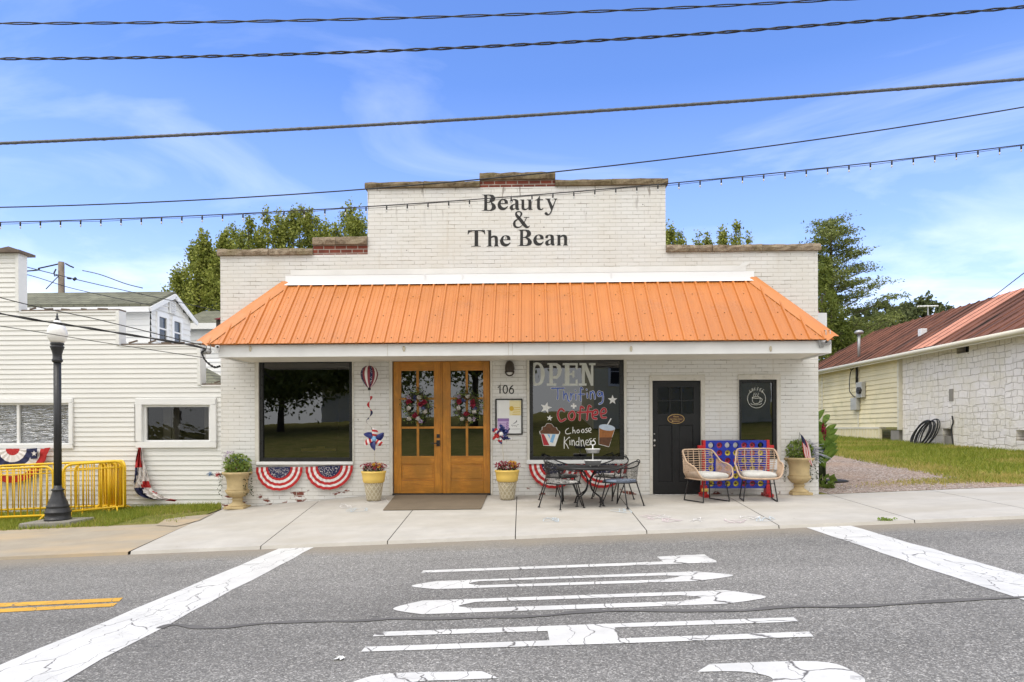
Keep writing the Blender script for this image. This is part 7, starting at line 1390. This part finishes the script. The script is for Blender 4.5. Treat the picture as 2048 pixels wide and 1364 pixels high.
while len(pts) < 52000:
    x = random.uniform(-15, -5.72); y = random.uniform(-1.56, .86); lim = -5.72 - .16 * (y < -.4) * (-y)
    if x > -5.85 and y < 0: continue
    if y < -1.45 and random.random() < .6: continue
    if -7.0 < x < -5.7 and y < -.55 + .35 * (x + 7.0) * .8 and random.random() < .93: continue
    pts.append((x, y, gh(x, y) - .004))
A = [p for p in pts if patchy(p[0], p[1]) < .25 or random.random() < .45]; B = [p for p in pts if patchy(p[0], p[1]) >= .1 and random.random() < .35]
blades('grass', A, .085, .0055, M['grass']); blades('dry_grass', B, .06, .005, M['grass_dry'])
pts = []; pts2 = []
while len(pts) < 46000:
    y = random.uniform(0.2, 24); x0 = gravel_edge(y) if y > ey[0] else 22; x1 = RX - .05
    if x0 > 19: continue
    x = random.uniform(x0 - .25, x1) if x0 < x1 else 99
    if x > x1: continue
    edge_ = (x - x0); (pts2 if (edge_ < .9 and random.random() < .7) or patchy(x * .6, y * .6) > .45 else pts).append((x, y, gh(x, y) - .01))
    if edge_ < .1 and random.random() < .3: pts2.pop() if pts2 else None
blades('grass', pts, .11, .010, M['grass']); blades('dry_grass', pts2, .09, .010, M['grass_dry'])
pts = []
for _ in range(2600): x = random.gauss(10.7, .75); y = random.gauss(1.25, .28); pts.append((x, y, gh(x, y)))
c = G(1915, 962); pts = [(c.x + random.gauss(0, .8), c.y + random.gauss(0, .28), 0) for _ in range(2600)]; blades('dry_grass', [(x, y, gh(x, y)) for x, y, _ in pts], .05, .008, M['grass_dry'])
cards('kerb_weeds', [tuple(G(1770 + random.gauss(0, 8), 1041 + random.uniform(-1, 1)) + Vector((0, 0, random.uniform(0, .03)))) for _ in range(60)], .02, M['leaf_pot']); tag(bpy.data.objects['kerb_weeds'], kind='stuff')
st = MB()
for _ in range(2600):
    x = random.uniform(5.6, 12.5); y = abs(random.gauss(0, 2.2)) + .05
    if x > gravel_edge(y) and y > ey[0]: continue
    r = random.uniform(.008, .022); z = gh(x, y); a = random.uniform(0, 3); st.add([(x + r * math.cos(a), y + r * math.sin(a), z), (x - r * math.sin(a), y + r * math.cos(a), z), (x - r * math.cos(a), y - r * math.sin(a), z), (x + r * math.sin(a), y - r * math.cos(a), z), (x, y, z + r * 1.1)], [(0, 1, 4), (1, 2, 4), (2, 3, 4), (3, 0, 4)])
tag(st.build('loose_gravel', M['gravel'], recalc=False), kind='stuff')

# ------------------------------------------------------------------ the far side of the road, seen only as reflections in the panes
grid_sheet('grassy_bank', [-60, -40, -20, -10, 0, 10, 20, 40, 60], [-60, -50, -40, -30, -22, -16.0], .0, M['lawn_dry'])
def big_tree(lab, x, y, h, r, n=7000):
    z = gh(x, y); b = Vector((x, y, z)); t = thing('shade_tree', lab, 'tree', b, group='shade trees across the road'); mb = MB(); mb.tube([b, b + Vector((.1, 0, h * .4)), b + Vector((.3, 0, h * .8))], [.3, .2, .06], 8); C = []
    for k in range(70): v_ = rng.normal(size=3); v_ /= np.linalg.norm(v_); c = b + Vector((v_[0] * r, v_[1] * r, h * .72 + v_[2] * h * .27)); C.append(np.array(c) + rng.normal(size=(n // 70, 3)) * r * .17)
    for k in range(6): a = k; mb.tube([b + Vector((.1, 0, h * .4)), b + Vector((r * .7 * math.cos(a), r * .7 * math.sin(a), h * .7))], [.12, .04], 6)
    mb.build('trunk', M['bark'], t); cards('crown', np.concatenate(C), .16, M['leaf_c'], t)
big_tree('shade tree reflected in the left shop window', -19.5, -40, 7.5, 4.6, 16000); big_tree('shade tree filling the upper corner of the left window reflection', -25.5, -44, 9, 5, 14000); big_tree('shade tree near the small white house across the road', -13.2, -43, 8, 4.2, 16000); big_tree('shade tree on the bank opposite the wooden doors', -4, -36, 9, 4.5); big_tree('shade tree on the bank opposite the clapboard building', -24, -40, 10, 6); big_tree('shade tree on the bank opposite the narrow window', 17, -30, 10, 5)
sh = thing('small_house', 'small white house on the bank opposite, reflected in the left shop window', 'house', (-18, -54, gh(-18, -54))); z0 = gh(-18, -54) - .2; mb = MB(); mb.box(-20.5, -14, -60, -54, z0, z0 + 3.4); mb.build('wall', M['vinyl'], sh); mb = MB(); mb.add([(-21, -53.6, z0 + 3.41), (-13.5, -53.6, z0 + 3.41), (-13.5, -57, z0 + 5.2), (-21, -57, z0 + 5.2), (-21, -60.4, z0 + 3.41), (-13.5, -60.4, z0 + 3.41)], [(0, 1, 2, 3), (3, 2, 5, 4)]); mb.build('roof', M['shingle'], sh)
hs = thing('clapboard_house', 'white clapboard house across the road reflected in the shop windows', 'house', (9, -32, gh(9, -32))); z0 = gh(9, -32) - .3; mb = MB(); mb.box(4, 15, -40, -30.05, z0, z0 + 5.6); siding(mb, 4, 15, z0, z0 + 5.6, [], lambda u_, z, o: (u_, -30.04 + o, z), .2, .03); mb.build('wall', M['siding_y'], hs, recalc=False)
mb = MB(); mb.add([(3.6, -29.6, z0 + 5.5), (15.4, -29.6, z0 + 5.5), (15.4, -35, z0 + 8), (3.6, -35, z0 + 8), (3.6, -40.4, z0 + 5.5), (15.4, -40.4, z0 + 5.5)], [(0, 1, 2, 3), (3, 2, 5, 4), (0, 3, 4), (1, 2, 5)]); mb.build('roof', M['shingle'], hs, recalc=False)
for x in (5.6, 9.0, 12.4):
    mb = MB(); frame4(mb, (x - .7, x + .7, z0 + 2.6, z0 + 4.6), (x - .55, x + .55, z0 + 2.75, z0 + 4.45), -30.0, -29.94); mb.box(x - .54, x + .54, -29.99, -29.95, z0 + 3.57, z0 + 3.63); w2 = mb.build('window', M['vinyl'], hs); mb = MB(); mb.box(x - .54, x + .54, -30.0, -29.995, z0 + 2.76, z0 + 4.44); mb.build('pane', M['roomdark'], w2)
